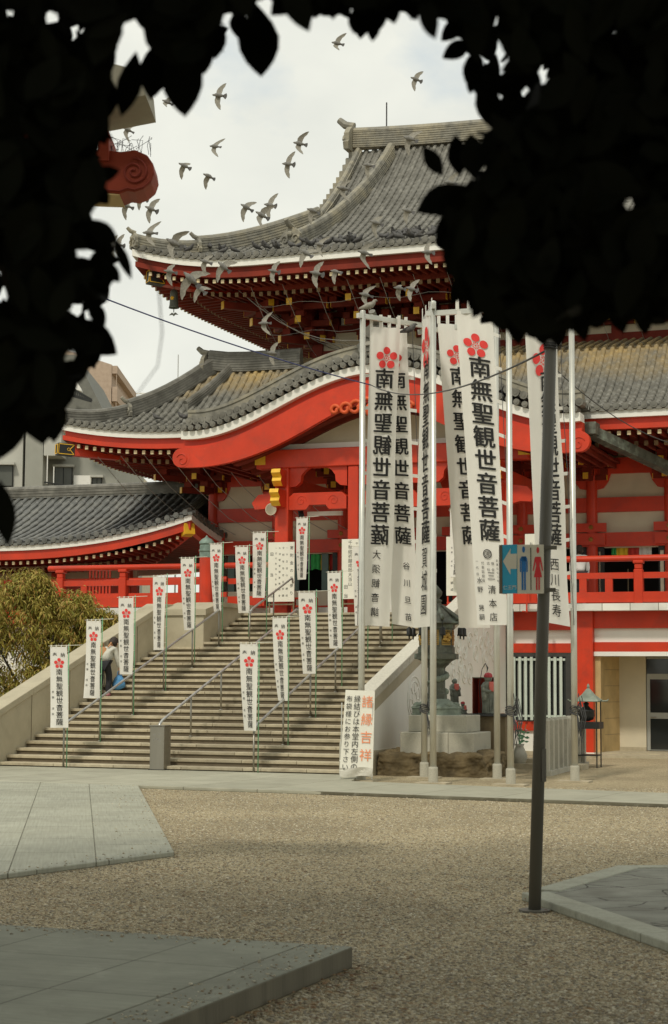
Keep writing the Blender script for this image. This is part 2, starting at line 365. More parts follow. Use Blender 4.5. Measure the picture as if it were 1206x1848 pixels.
def leafy_mat(name, cols):
    m = bpy.data.materials.new(name); m.use_nodes = True
    nt = m.node_tree; N = nt.nodes; K = nt.links; b = N['Principled BSDF']
    b.inputs['Roughness'].default_value = .6; b.inputs['Specular IOR Level'].default_value = .25
    g = N.new('ShaderNodeNewGeometry'); cr = N.new('ShaderNodeValToRGB'); cr.color_ramp.interpolation = 'CONSTANT'
    e = cr.color_ramp.elements; e[0].color = (*cols[0], 1); e[1].position = 1/len(cols); e[1].color = (*cols[1], 1)
    for i, c in enumerate(cols[2:]):
        x = e.new((i+2)/len(cols)); x.color = (*c, 1)
    K.new(g.outputs['Random Per Island'], cr.inputs[0]); K.new(cr.outputs[0], b.inputs['Base Color'])
    out = N['Material Output']; t = N.new('ShaderNodeBsdfTranslucent'); K.new(cr.outputs[0], t.inputs['Color'])
    mx = N.new('ShaderNodeMixShader'); mx.inputs[0].default_value = .25
    K.new(b.outputs[0], mx.inputs[1]); K.new(t.outputs[0], mx.inputs[2]); K.new(mx.outputs[0], out.inputs[0])
    return m
M['bamboo_leaf'] = leafy_mat('yellow_green_leaf', [(.31,.27,.05),(.38,.31,.07),(.22,.22,.04),(.46,.37,.10),(.33,.29,.06),(.40,.29,.08),(.26,.25,.05),(.35,.29,.06),(.36,.21,.06)])
M['pebble'] = leafy_mat('pebble', [(.47,.405,.275),(.34,.29,.19),(.58,.51,.36),(.25,.21,.145),(.44,.40,.30),(.70,.64,.49),(.36,.27,.16),(.30,.27,.21)])
M['litter'] = leafy_mat('dead_leaf', [(.22,.13,.06),(.30,.20,.10),(.14,.09,.05),(.38,.28,.16)])

# ------------------------------------------------------------------ camera, sky, sun
cam = bpy.data.cameras.new('camera'); camo = bpy.data.objects.new('camera', cam); COL.objects.link(camo); sc.camera = camo
cam.sensor_fit = 'VERTICAL'; cam.sensor_height = 36.0; cam.lens = FPX / 1848 * 36
cam.clip_start = .05; cam.clip_end = 3000
camo.matrix_world = Matrix.Translation((0, 0, CAM_H)) @ Matrix.Rotation(PI/2 + PITCH, 4, 'X') @ Matrix.Rotation(ROLL, 4, 'Z')
cam.dof.use_dof = True; cam.dof.focus_distance = 40.0; cam.dof.aperture_fstop = 5.6

SUN_EL, SUN_AZ = math.radians(52), math.radians(-24)     # azimuth measured from straight behind the camera, to the left
sd = Vector((math.sin(SUN_AZ)*math.cos(SUN_EL), -math.cos(SUN_AZ)*math.cos(SUN_EL), math.sin(SUN_EL)))
sun = bpy.data.lights.new('sun', 'SUN'); sun.energy = 2.0; sun.angle = math.radians(5); sun.color = (1.0, .93, .80)
so = bpy.data.objects.new('sun', sun); COL.objects.link(so); so.rotation_euler = sd.to_track_quat('Z', 'Y').to_euler(); so.location = (0, -20, 40)

w = bpy.data.worlds.new('World'); sc.world = w; w.use_nodes = True
nt = w.node_tree; N = nt.nodes; K = nt.links
bg = N['Background']; bg.inputs['Strength'].default_value = .10
sky = N.new('ShaderNodeTexSky'); sky.sky_type = 'NISHITA'; sky.sun_disc = False; sky.sun_elevation = SUN_EL
sky.sun_rotation = math.atan2(sd.x, sd.y); sky.dust_density = 2.0
tc = N.new('ShaderNodeTexCoord'); mp = N.new('ShaderNodeMapping'); mp.inputs['Scale'].default_value = (1, 1, 1.7); mp.inputs['Location'].default_value = (.35, .2, .1)
K.new(tc.outputs['Generated'], mp.inputs[0])
n1 = N.new('ShaderNodeTexNoise'); n1.inputs['Scale'].default_value = 6.0; n1.inputs['Detail'].default_value = 7; n1.inputs['Roughness'].default_value = .5
K.new(mp.outputs[0], n1.inputs['Vector'])
r1 = N.new('ShaderNodeMapRange'); r1.inputs[1].default_value = .32; r1.inputs[2].default_value = .48; r1.inputs[3].default_value = .5; r1.inputs[4].default_value = .99
K.new(n1.outputs['Fac'], r1.inputs[0])
n2 = N.new('ShaderNodeTexNoise'); n2.inputs['Scale'].default_value = 9; n2.inputs['Detail'].default_value = 5; K.new(mp.outputs[0], n2.inputs['Vector'])
cr = N.new('ShaderNodeValToRGB'); cr.color_ramp.elements[0].color = (7.7, 7.85, 7.2, 1); cr.color_ramp.elements[1].color = (9.0, 9.05, 8.1, 1)
cr.color_ramp.elements[0].position = .3; cr.color_ramp.elements[1].position = .68
K.new(n2.outputs['Fac'], cr.inputs[0])
mx = N.new('ShaderNodeMix'); mx.data_type = 'RGBA'; K.new(r1.outputs[0], mx.inputs[0])
sk = N.new('ShaderNodeMix'); sk.data_type = 'RGBA'; sk.blend_type = 'MULTIPLY'; sk.inputs[0].default_value = 1; sk.inputs[7].default_value = (1.5, 1.65, 1.55, 1)
K.new(sky.outputs[0], sk.inputs[6]); K.new(sk.outputs[2], mx.inputs[6]); K.new(cr.outputs[0], mx.inputs[7])
K.new(mx.outputs[2], bg.inputs[0])
sc.view_settings.view_transform = 'Standard'; sc.view_settings.look = 'None'; sc.view_settings.exposure = 0.0; sc.view_settings.gamma = 1
sc.render.engine = 'CYCLES'; sc.cycles.use_denoising = True; sc.cycles.max_bounces = 6

# ------------------------------------------------------------------ ground
g = MB(); R = 900
g.add([(-R,-R,0),(R,-R,0),(R,R,0),(-R,R,0)], [(0,1,2,3)])
tag(obj('gravel_ground', g, M['gravel']), 'pale brown gravel covering the temple court', 'ground', kind='structure')

def flat(name, pts, z0, z1, m, label, origin, rz, bevel=.012):
    """raised paving: outline in world metres, built in its own frame so that its joints follow its edges"""
    c, s = math.cos(-rz), math.sin(-rz)
    loc = [((p[0]-origin[0])*c - (p[1]-origin[1])*s, (p[0]-origin[0])*s + (p[1]-origin[1])*c) for p in pts]
    mb = MB(); mb.prism(loc, z0, z1, axis='z')
    if isinstance(m, list): mb.M = [0, 0] + [1]*(len(mb.F)-2)
    o = obj(name, mb, m, loc=(origin[0], origin[1], 0), rz=rz)
    bv = o.modifiers.new('edge', 'BEVEL'); bv.width = bevel; bv.segments = 2
    return tag(o, label, 'paving', kind='structure')

# the path along the foot of the stairs and on to the right
A_ = ground(250, 1417, .06); B_ = ground(603, 1429, .06); C_ = ground(1206, 1451, .06)
D_ = ground(1206, 1431, .06); E_ = ground(625, 1409, .06)
d1 = (C_ - B_).normalized(); d2 = (A_ - B_).normalized(); d3 = (D_ - E_).normalized()
Lf = G(-14, -.5); Sf = G(2.6, -.02); St = G(-6.4, -.02); S2 = G(-14, -.02)
path = [A_, B_, C_ + d1*14, D_ + d3*14, E_ + d3*.1, Sf, St, S2, S2 + Vector((-4,-1,0)), A_ + Vector((-12, 4.6, 0))]
flat('stone_path', [(p[0], p[1]) for p in path], 0, .06, M['kerbslab'], 'grey stone path along the foot of the staircase', (B_[0], B_[1]), math.atan2(d1.y, d1.x))
T_ = ground(315, 1536, .06); U_ = ground(0, 1577, .06); dU = (U_ - T_).normalized()
A2 = A_ + Vector((.03, -.004, 0))
plaza = [A_ + Vector((0,-.004,0)), T_, U_ + dU*12, U_ + dU*12 + Vector((-3, 14, 0)), A_ + Vector((-12, 4.59, 0))]
flat('stone_plaza', [(p[0], p[1]) for p in plaza], 0, .056, M['slab'], 'grey stone paved area between the platform and the stairs', (T_[0], T_[1]), math.atan2((A_-T_).y, (A_-T_).x))
# foreground platform
F0 = ground(637, 1708, .15); F1 = ground(0, 1668, .15); F2 = ground(285, 1848, .15)
e1 = (F1 - F0).normalized(); e2 = (F2 - F0).normalized()
fg = [F0 + e1*.366, F0 + e2*9 + e1*.366, F0 + e2*9 + e1*9, F0 + e1*9]
flat('stone_platform', [(p.x, p.y) for p in [F0, F0 + e2*9, F0 + e2*9 + e1*.36, F0 + e1*.36]], 0, .151, [M['fgslab'], M['fgside']], 'plain border course along the edge of the near stone platform', (F0.x - e1.x*.2, F0.y - e1.y*.2), math.atan2(e2.y, e2.x))
flat('stone_platform', [(p.x, p.y) for p in fg], 0, .15, [M['fgslab'], M['fgside']], 'low grey stone platform with a thick stained edge close to the viewer', (F0.x, F0.y), math.atan2(e1.y, e1.x))
# border course of the platform (a shallow raised sheet, same stone)
# right crazy paving with a granite kerb
H0 = ground(941, 1611, .07); H1 = ground(1115, 1562, .07); H2 = ground(1206, 1702, .07); H3 = ground(1206, 1561.5, .07)
h2 = (H2 - H0).normalized(); h3 = (H3 - H1).normalized()
hx = [H0, H0 + h2*9, H1 + h3*9 + Vector((0,-6,0)), H1 + h3*9, H1]
flat('crazy_paving', [((p.x*1.0), p.y) for p in [H0 + Vector((.12,.0,0)), H0 + h2*8.9 + Vector((.1,.05,0)), H1 + h3*8.9 + Vector((0,-6,0)), H1 + h3*8.9 + Vector((0,-.05,0)), H1 + Vector((.02,-.05,0))]], 0, .062, M['crazy'], 'irregular dark stone paving inside a granite kerb', (H0.x, H0.y), .3)
kb = MB()
def kerb(mb, p, q, wd, side, z1, seg):
    d = (q - p); n = max(1, int(d.length/seg)); u = d.normalized(); s = Vector((-u.y, u.x, 0)) * side
    for i in range(n):
        a = p + d*(i/n) + u*.004; b = p + d*((i+1)/n) - u*.004
        mb.hexa([(a.x,a.y,0),(b.x,b.y,0),((b+s*wd).x,(b+s*wd).y,0),((a+s*wd).x,(a+s*wd).y,0),(a.x,a.y,z1),(b.x,b.y,z1),((b+s*wd).x,(b+s*wd).y,z1),((a+s*wd).x,(a+s*wd).y,z1)])
kerb(kb, H0, H0 + h2*8, .28, 1, .075, 1.3)
kerb(kb, H0 + (H1-H0).normalized()*.30, H1, .26, -1, .0755, 1.3)
kerb(kb, H1 + h3*.02, H1 + h3*8, .22, -1, .0745, 1.3)
o = obj('granite_kerb', kb, M['kerbstone']); bv = o.modifiers.new('edge','BEVEL'); bv.width = .012; bv.segments = 2
tag(o, 'pale granite kerb round the irregular paving', 'kerb', kind='structure')
# concrete walk in front of the ground floor doors
wk = MB(); wk.box(4.6, 14, 11.55, 12.4, 0, .07); wk.box(2.6, 14, 12.4, 16, 0, .1)
o = obj('entrance_step', wk, M['granite'], loc=(O[0], O[1], 0), rz=-YAW); tag(o, 'low stone step before the ground floor door', 'pavement', kind='structure')

# loose pebbles near the viewer
def inside(p, poly):
    x, y = p; r = False; n = len(poly); j = n-1
    for i in range(n):
        xi, yi = poly[i]; xj, yj = poly[j]
        if (yi > y) != (yj > y) and x < (xj-xi)*(y-yi)/(yj-yi) + xi: r = not r
        j = i
    return r
PLZ = [(p[0], p[1]) for p in plaza]; PTH = [(p[0], p[1]) for p in path]
def pebbles(name, n, y0, y1, r0, r1, m, label, squash=.55):
    rng = np.random.default_rng(5)
    ico = np.array([(0,0,1),(.89,0,.45),(.28,.85,.45),(-.72,.53,.45),(-.72,-.53,.45),(.28,-.85,.45),(.72,.53,-.45),(-.28,.85,-.45),(-.89,0,-.45),(-.28,-.85,-.45),(.72,-.53,-.45),(0,0,-1)])
    fi = np.array([(0,1,2),(0,2,3),(0,3,4),(0,4,5),(0,5,1),(1,6,2),(2,7,3),(3,8,4),(4,9,5),(5,10,1),(1,10,6),(2,6,7),(3,7,8),(4,8,9),(5,9,10)])
    fo = np.array([F0.x, F0.y]); a1 = np.array([e1.x, e1.y]); a2 = np.array([e2.x, e2.y]); ho = np.array([H0.x, H0.y]); k1 = np.array([h2.x, h2.y]); kk = np.array([(H1-H0).x, (H1-H0).y])
    P = []
    while len(P) < n:
        y = y0 + (y1-y0) * rng.random()**1.75; x = (rng.random()*2-1)*(.2*y + .15)
        d = np.array([x, y]) - fo
        if d @ a1 > -.01 and d @ a2 > -.01: continue
        if y > 16 and (inside((x, y), PLZ) or inside((x, y), PTH)): continue
        d = np.array([x, y]) - ho
        if d[0] > -.02 and (k1[0]*d[1] - k1[1]*d[0]) > -.02 and (kk[0]*d[1] - kk[1]*d[0]) < .02: continue
        P.append((x, y))
    P = np.array(P); V = []; Zb = np.zeros(n)
    # some stones kicked up on to the paving, mostly by its edges
    for i in range(700):
        if i < 420:
            p = F0 + e2*(3.2*rng.random()) + e1*(abs(rng.normal(0,.18))+.01) if i % 2 else F0 + e1*(3.5*rng.random()) + e2*(abs(rng.normal(0,.2))+.01); P[i] = (p.x, p.y); Zb[i] = .151
        else:
            k_ = rng.random(); p = T_ + dU*(5*k_) + Vector((0,1,0))*abs(rng.normal(0,.35)) if i % 2 else T_.lerp(A_, k_) - Vector((1,0,0))*abs(rng.normal(0,.35)); P[i] = (p.x, p.y); Zb[i] = .058
    sc_ = r0 + (r1-r0) * rng.random(n)**2
    ang = rng.random(n)*6.28
    jit = 1 + .5*(rng.random((n,12,3))-.5)
    v = ico[None]*jit*sc_[:,None,None]; v[:,:,2] *= squash; v[:,:,0] *= 1.35
    c, s = np.cos(ang)[:,None], np.sin(ang)[:,None]
    x = v[:,:,0]*c - v[:,:,1]*s; y = v[:,:,0]*s + v[:,:,1]*c
    v[:,:,0] = x + P[:,0,None]; v[:,:,1] = y + P[:,1,None]; v[:,:,2] += sc_[:,None]*.25 + Zb[:,None]
    me = bpy.data.meshes.new(name)
    me.vertices.add(n*12); me.vertices.foreach_set('co', v.reshape(-1))
    f = (fi[None] + (np.arange(n)*12)[:,None,None]).reshape(-1)
    me.loops.add(len(f)); me.loops.foreach_set('vertex_index', f)
    npoly = len(f)//3; me.polygons.add(npoly)
    me.polygons.foreach_set('loop_start', np.arange(npoly)*3); me.polygons.foreach_set('loop_total', np.full(npoly, 3))
    me.materials.append(m); me.update(); me.validate()
    o = bpy.data.objects.new(name, me); COL.objects.link(o)
    return tag(o, label, 'gravel', kind='stuff')
pebbles('gravel_stones', 100000, 9.5, 33.5, .005, .0135, M['pebble'], 'loose small brown stones scattered over the near gravel')
# dead leaves by the platform
rng = random.Random(3); lm = MB()
for i in range(320):
    k = rng.random(); p = F0 + e2*(k*2.6) - e1*(.03 + abs(rng.gauss(0,.22))) if i < 110 else Vector((rng.uniform(-2.2,2.4), rng.uniform(10,19), 0))
    d = p - F0
    if d.dot(e1) > 0 and d.dot(e2) > 0: continue
    a = rng.uniform(0, 6.28); l = rng.uniform(.02,.04); u = Vector((math.cos(a), math.sin(a), rng.uniform(-.2,.2))); s = Vector((-u.y, u.x, rng.uniform(-.3,.3)))
    c = Vector((p.x, p.y, .028))
    lm.add([c-u*l, c+s*l*.45, c+u*l, c-s*l*.45, c+Vector((0,0,.008))], [(0,1,4),(1,2,4),(2,3,4),(3,0,4)])
tag(obj('leaf_litter', lm, M['litter']), 'dry brown fallen leaves by the edge of the platform', 'leaves', kind='stuff')

# ------------------------------------------------------------------ lettering
GLYPH = {}
ALLTEXT = set('南無聖観世音菩薩奉納大須講谷川旦苗賀城園三清本店水野晃嗣代目表取締役株式会社創業文化西長寿諸縁吉祥結びは堂内左側の布袋様にお参り下さい仁王門一日千秋寄附金めあてより山田当講員令和年月吉祈願成就')
def make_glyphs():
    obs = []
    for ch in sorted(ALLTEXT):
        for bold in (0, 1, 2):
            cu = bpy.data.curves.new('glyph', 'FONT'); cu.body = ch; cu.size = 1; cu.resolution_u = 2; cu.offset = (0, .003, 0)[bold]
            ob = bpy.data.objects.new('glyph', cu); COL.objects.link(ob); obs.append((ch, bold, ob, cu))
    dg = bpy.context.evaluated_depsgraph_get(); dg.update()
    raw = {}
    for ch, bold, ob, cu in obs:
        me = bpy.data.meshes.new_from_object(ob.evaluated_get(dg))
        import bmesh
        bm = bmesh.new(); bm.from_mesh(me)
        for _ in range(4):
            le = [e for e in bm.edges if e.calc_length() > (.16 if bold == 2 else .4)]
            if not le: break
            bmesh.ops.subdivide_edges(bm, edges=le, cuts=1); bmesh.ops.triangulate(bm, faces=[f for f in bm.faces if len(f.verts) > 3])
        bm.verts.index_update()
        raw[ch, bold] = ([tuple(v.co) for v in bm.verts], [tuple(v.index for v in f.verts) for f in bm.faces]); bm.free()
        bpy.data.meshes.remove(me)
    for ch, bold, ob, cu in obs:
        bpy.data.objects.remove(ob); bpy.data.curves.remove(cu)
    ref = raw['園', 0][0]; xs = [v[0] for v in ref]; ys = [v[1] for v in ref]
    cx, cy, sz = (min(xs)+max(xs))/2, (min(ys)+max(ys))/2, max(ys)-min(ys)
    for k, (V, F) in raw.items():
        GLYPH[k] = ([((x-cx)/sz*.95, (y-cy)/sz*.95) for x, y, z in V], F)
make_glyphs()

def put(mb, ch, f, x, y, size, bold=1, mirror=False, m=0, wide=1.0, shear=0.0):
    """glyph ch centred at (x, y) of a plane; f maps plane metres to space"""
    V, F = GLYPH[ch, bold]; sx = -1 if mirror else 1
    for ox, oy in (((0,0),) if bold < 2 else ((0,0),(.024,.006),(-.024,-.006),(.004,.016),(-.004,-.016))):
        mb.add([f(x + sx*(a + ox + shear*b)*size*wide, y + (b + oy)*size) for a, b in V], F, m)

def column(mb, text, f, x, y0, y1, size, **k):
    n = len(text)
    for i, ch in enumerate(text):
        if ch != ' ': put(mb, ch, f, x, y0 + (y1-y0)*(i/(n-1) if n > 1 else 0), size, **k)

def emblem(mb, f, x, y, r, m=0):
    """plum blossom crest: five discs, a ring of small petals round the middle"""
    def disc(cx, cy, rr, n=16):
        mb.add([f(cx, cy)] + [f(cx + rr*math.cos(2*PI*k/n), cy + rr*math.sin(2*PI*k/n)) for k in range(n)], [(0, 1+k, 1+(k+1) % n) for k in range(n)], m)
    for k in range(5):
        a = PI/2 + 2*PI*k/5; disc(x + r*.66*math.cos(a), y + r*.66*math.sin(a), r*.335)
        b = a + PI/5
        for h, q in ((b, .06), (b+PI/5, .045)):
            c, s = math.cos(h), math.sin(h); p = lambda d, e: f(x + r*(d*c - e*s), y + r*(d*s + e*c))
            mb.add([p(.12, 0), p(.24, q), p(.32, 0), p(.24, -q)], [(0,1,2,3)], m)
    disc(x, y, r*.07)

# ------------------------------------------------------------------ staircase
st = thing('stone_staircase', 'broad stone staircase with sloped side walls rising to the temple hall', 'staircase', G(0,0), -YAW)
SL, SR = -6.02, 2.2
rng = random.Random(11)
for i in range(NSTEP):
    t0 = i*TREAD; z0, z1 = i*RISER, (i+1)*RISER
    sl = SL
    t1 = t0 + TREAD if i < NSTEP-1 else 12.0
    mb = MB()
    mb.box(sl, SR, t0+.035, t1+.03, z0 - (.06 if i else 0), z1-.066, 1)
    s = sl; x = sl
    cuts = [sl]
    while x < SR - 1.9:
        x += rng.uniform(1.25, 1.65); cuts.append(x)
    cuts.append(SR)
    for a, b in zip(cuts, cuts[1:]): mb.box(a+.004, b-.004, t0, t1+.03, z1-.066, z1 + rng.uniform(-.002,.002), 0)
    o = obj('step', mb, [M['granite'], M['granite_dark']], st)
    bv = o.modifiers.new('worn_edge', 'BEVEL'); bv.width = .008; bv.segments = 1
# left parapet
def parapet(name, x0, x1, prof_top, tz, zb, m, cap_m, capw=.05, caph=.16, face=None):
    mb = MB(); poly = [(tz[0], 0)] + [(t, prof_top(t) - caph) for t in tz] + [(tz[-1], 0)]
    mb.prism([(t, z) for t, z in poly], x0, x1, axis='x')
    w_ = obj(name, mb, m, st)
    cb = MB()
    for a, b in zip(tz, tz[1:]):
        L_ = math.hypot(b-a, prof_top(b)-prof_top(a)); n = max(1, round(L_/1.5))
        for k in range(n):
            ta, tb = a+(b-a)*k/n, a+(b-a)*(k+1)/n; g_ = .004
            za, zb_ = prof_top(ta), prof_top(tb)
            cb.hexa([(x0-capw,ta+g_,za-caph),(x1+capw,ta+g_,za-caph),(x1+capw,tb-g_,zb_-caph),(x0-capw,tb-g_,zb_-caph),
                     (x0-capw,ta+g_,za),(x1+capw,ta+g_,za),(x1+capw,tb-g_,zb_),(x0-capw,tb-g_,zb_)])
    c_ = obj('coping', cb, cap_m, w_); bv = c_.modifiers.new('edge','BEVEL'); bv.width = .015; bv.segments = 2
    return w_
lt = lambda t: min(1.30 + .3262*t, 4.02)
parapet('side_wall', -6.42, -6.02, lt, [-1.6, 1.5, 4.0, 6.4, 8.34, 11.5], 0, M['concrete'], M['concrete'])
# panel joints on the left wall
jm = MB()
for t in (-.3, 1.5, 3.3, 5.1, 6.9): jm.box(-6.02, -6.012, t-.006, t+.006, stair_z(t), lt(t)-.17)
obj('wall_joint', jm, M['granite_dark'], st)
# landing block where the upper steps narrow
lb = MB(); lb.prism([(8.35, 3.7), (8.35, 2.6), (11.6, 2.6), (11.6, 3.99), (9.4, 3.99)], -6.0, -4.78, axis='x')
o = obj('landing_wall', lb, M['concrete'], st); bv = o.modifiers.new('edge','BEVEL'); bv.width = .02; bv.segments = 2
lc = MB(); lc.hexa([(-6.05,8.3,3.70),(-4.70,8.3,3.70),(-4.70,9.38,3.97),(-6.05,9.38,3.97),(-6.05,8.3,3.86),(-4.70,8.3,3.86),(-4.70,9.38,4.09),(-6.05,9.38,4.09)]); lc.box(-6.05,-4.70,9.385,11.7,3.97,4.092)
obj('landing_coping', lc, M['concrete'], st)
# right parapet: white painted outside, relief of clouds
rt = lambda t: min(1.46 + .312*t, 4.6)
rw = parapet('side_wall', 2.2, 2.5, rt, [.225, 2.0, 5.0, 8.0, 9.6, 12.3], 0, M['white'], mat('pale_coping', (.54,.52,.44), .75, .1, 20, .08, 80), .03, .2)
bm_ = MB()
for a, b in ((.23, 1.5), (1.5, 4), (4, 7), (7, 9.5), (9.5, 12.3)):
    za, zb = rt(a)-.2, rt(b)-.2
    bm_.hexa([(2.498,a,za-.26),(2.506,a,za-.26),(2.506,b,zb-.26),(2.498,b,zb-.26),(2.498,a,za-.003),(2.506,a,za-.003),(2.506,b,zb-.003),(2.498,b,zb-.003)])
obj('stone_band', bm_, M['concrete'], st)
bb = MB(); bb.box(2.5, 2.56, .23, 12.25, 0, .52); obj('wall_base', bb, M['concrete'], st)
ep = MB(); ep.prism([(-.15,0),(.22,0),(.22,.74),(.16,.80),(-.08,.78),(-.15,.70)], 2.16, 2.56, axis='x')
o = obj('end_post', ep, M['granite_grey'], st); bv = o.modifiers.new('edge','BEVEL'); bv.width = .04; bv.segments = 3
# cloud relief
def spiral(mb, t, z, r, turns, w, s0=2.5, dirn=1, ph=0):
    pts = []
    n = int(14*turns)
    for i in range(n+1):
        a = ph + dirn*2*PI*turns*i/n; rr = r*(1 - .82*i/n)
        pts.append((s0+.004, t + rr*math.cos(a), z + rr*math.sin(a)))
    mb.tube(pts, w, 5)
cl = MB(); rng = random.Random(4)
for px, py in [(790,1150),(812,1142),(835,1138),(858,1140),(878,1150),(885,1168),(868,1162),(848,1158),(826,1160),(806,1168),(858,1180),(876,1186),(838,1176),(816,1186),(830,1200),(818,1216),(838,1214),(826,1230),(848,1218),(890,1182)]:
    t, z = Lside(px, py, 2.5)
    if t < 12 and z < rt(t) - .5: spiral(cl, t, z, rng.uniform(.22,.38), rng.uniform(1.3,2.0), .018, 2.5, rng.choice((-1,1)), rng.uniform(0,6.28))
obj('cloud_relief', cl, M['white'], st, smooth=True); cl = MB()
t, z = Lside(748, 1262, 2.5)
for r in (.52, .40, .16): cl.tube([(2.502, t + r*math.cos(a), z + r*math.sin(a)) for a in np.linspace(0, 2*PI, 25)], .016, 5)
for k in range(8): a = k*PI/4; cl.tube([(2.502, t + .17*math.cos(a), z + .17*math.sin(a)), (2.502, t + .4*math.cos(a), z + .4*math.sin(a))], .014, 5)
obj('wheel_relief', cl, M['white'], st, smooth=True)

# ------------------------------------------------------------------ handrails
def handrail(s, t0, t1, label, h=.86, foot=True):
    r = thing('handrail', label, 'handrail', G(s, t0), -YAW, 'steel handrails on the stone staircase')
    z = lambda t: (.14 + .3403*t + h) if t > .0 else h+.1
    mb = MB(); pts = [(0, -.06, z(t0)-.13), (0, .0, z(t0)-.03), (0, .12, z(t0+.12))] + [(0, t-t0, z(t)) for t in np.linspace(t0+.4, t1, 6)] + [(0, t1-t0+.1, z(t1)), (0, t1-t0+.14, z(t1)-.12)]
    mb.tube(pts, .03, 8); rail_ = obj('rail', mb, M['rail'], r, smooth=True)
    t = t0 - .06 if foot else t0 + 1.6
    while t < t1:
        zb = stair_z(t); pb = MB(); pb.tube([(0, t-t0, zb), (0, t-t0, z(max(t, t0)) - .02)], .022, 8); pb.lathe([(.045, 0), (.045, .015), (.02, .03)], 10, (0, t-t0, zb))
        obj('post', pb, M['steel'], r, smooth=True); t += 1.67
    return r
handrail(-4.33, .05, 8.45, 'long steel handrail beside the row of banners along the concrete side wall')
handrail(-3.4, 8.3, 11.2, 'short steel handrail at the stair head below the round loudspeaker')
handrail(-2.1, .2, 8.3, 'steel handrail up the middle of the stairs, starting at the steel box', foot=False)
handrail(.2, .05, 8.5, 'steel handrail starting at the lowest banner and running up behind the handwritten notice pole')
handrail(.1, 8.8, 11.0, 'short steel handrail at the top of the stairs, behind the big banners')
# steel cabinet at the foot of the middle rail
cb = thing('steel_post_box', 'tall brushed steel box standing at the foot of the middle handrail', 'box', G(-2.0, -.02, .06), -YAW)
mb = MB(); mb.box(-.17, .17, -.12, .22, .0, .93); o = obj('casing', mb, M['steel'], cb); bv = o.modifiers.new('e','BEVEL'); bv.width=.01; bv.segments=2
mb = MB(); mb.box(-.185, .185, -.135, .235, .932, .955); obj('lid', mb, M['steel'], cb)
mb = MB(); mb.box(-.19, .19, -.14, .24, .0, .015); obj('base_plate', mb, M['black'], cb)
mb = MB()
for k, (x, y) in enumerate([(-.08,.62),(-.03,.66),(.02,.64),(.07,.61),(-.06,.74),(.05,.75)]): mb.box(x-.02, x+.02, -.1225, -.121, y, y+.03)
obj('stamped_mark', mb, M['inkgrey'], cb)

# ------------------------------------------------------------------ small votive banners
SUTRA = '南無聖観世音菩薩'
def nobori(s, t, zb, ztop, zbot, width, lean, twist, label, group='small votive banners along the stairs', rod=.32):
    b = thing('votive_banner', label, 'banner', G(s, t, zb), -YAW + twist, group)
    pb = MB(); pb.tube([(0,0,0), (0,0,ztop-zb+.04)], .013, 7); obj('pole', pb, M['green'], b, smooth=True)
    cbm = MB(); cbm.tube([(-width-.07, -.02, ztop-zb-.012), (rod, -.02, ztop-zb+.012)], .008, 6); obj('crossbar', cbm, M['bamboo'], b, smooth=True)
    tb = MB()
    Hh = ztop - zbot; z0 = zbot - zb
    ph = (s*3.1 + t*1.7) % 6.28; cur = .03 + .14*abs(math.sin(ph*2.7))
    def f0(u, v):      # u 0..1 left to right, v 0..1 top to bottom
        x = -width - .03 + u*width*(1 - cur*v*v) + (lean + cur*width*.5)*(v**1.3)
        y = -.02 + .018*math.sin(5*v+ph)*(u-.2) + .03*math.sin(8*u+ph+3*v)*v*v*.6 - .03*v + .20*math.sin(ph*1.9)*(1-u)*v*v
        return Vector((x, y, z0 + Hh*(1-v) - .03*(1-v)))
    c = MB(); c.grid(f0, 14, 30); cl_ = obj('banner_cloth', c, M['cloth'], b, smooth=True, fix=False)
    def f(x, y):
        u = x/width; v = 1 - y/Hh; p = f0(u, v); return p + Vector((0, -.011, 0))
    ink = MB(); y0 = Hh*.685; y1 = Hh*.07
    column(ink, SUTRA, f, width*.52, y0, y1, min(width*.48, (y0-y1)/7*.90))
    put(ink, '奉', f, width*.27, Hh*.90, width*.25); put(ink, '納', f, width*.74, Hh*.90, width*.25)
    column(ink, '祈願 成就 ', f, width*.15, Hh*.44, Hh*.10, width*.13, bold=0)
    obj('lettering', ink, M['ink'], cl_, fix=False)
    em = MB(); emblem(em, f, width*.52, Hh*.795, width*.30); obj('crest', em, M['redink'], cl_, fix=False)
    for k in range(4):
        x0 = -width - .03 + width*(.06 + .295*k)
        tb.box(x0-.013, x0+.013, -.024, -.018, ztop-zb-.05, ztop-zb+.012)
    for k in range(5):
        v = .06 + .21*k; p = f0(1, v); tb.bar(p, (0.012, -.014, p.z+.008), .02, .006)
    obj('loop', tb, M['cloth'], b)
    return b

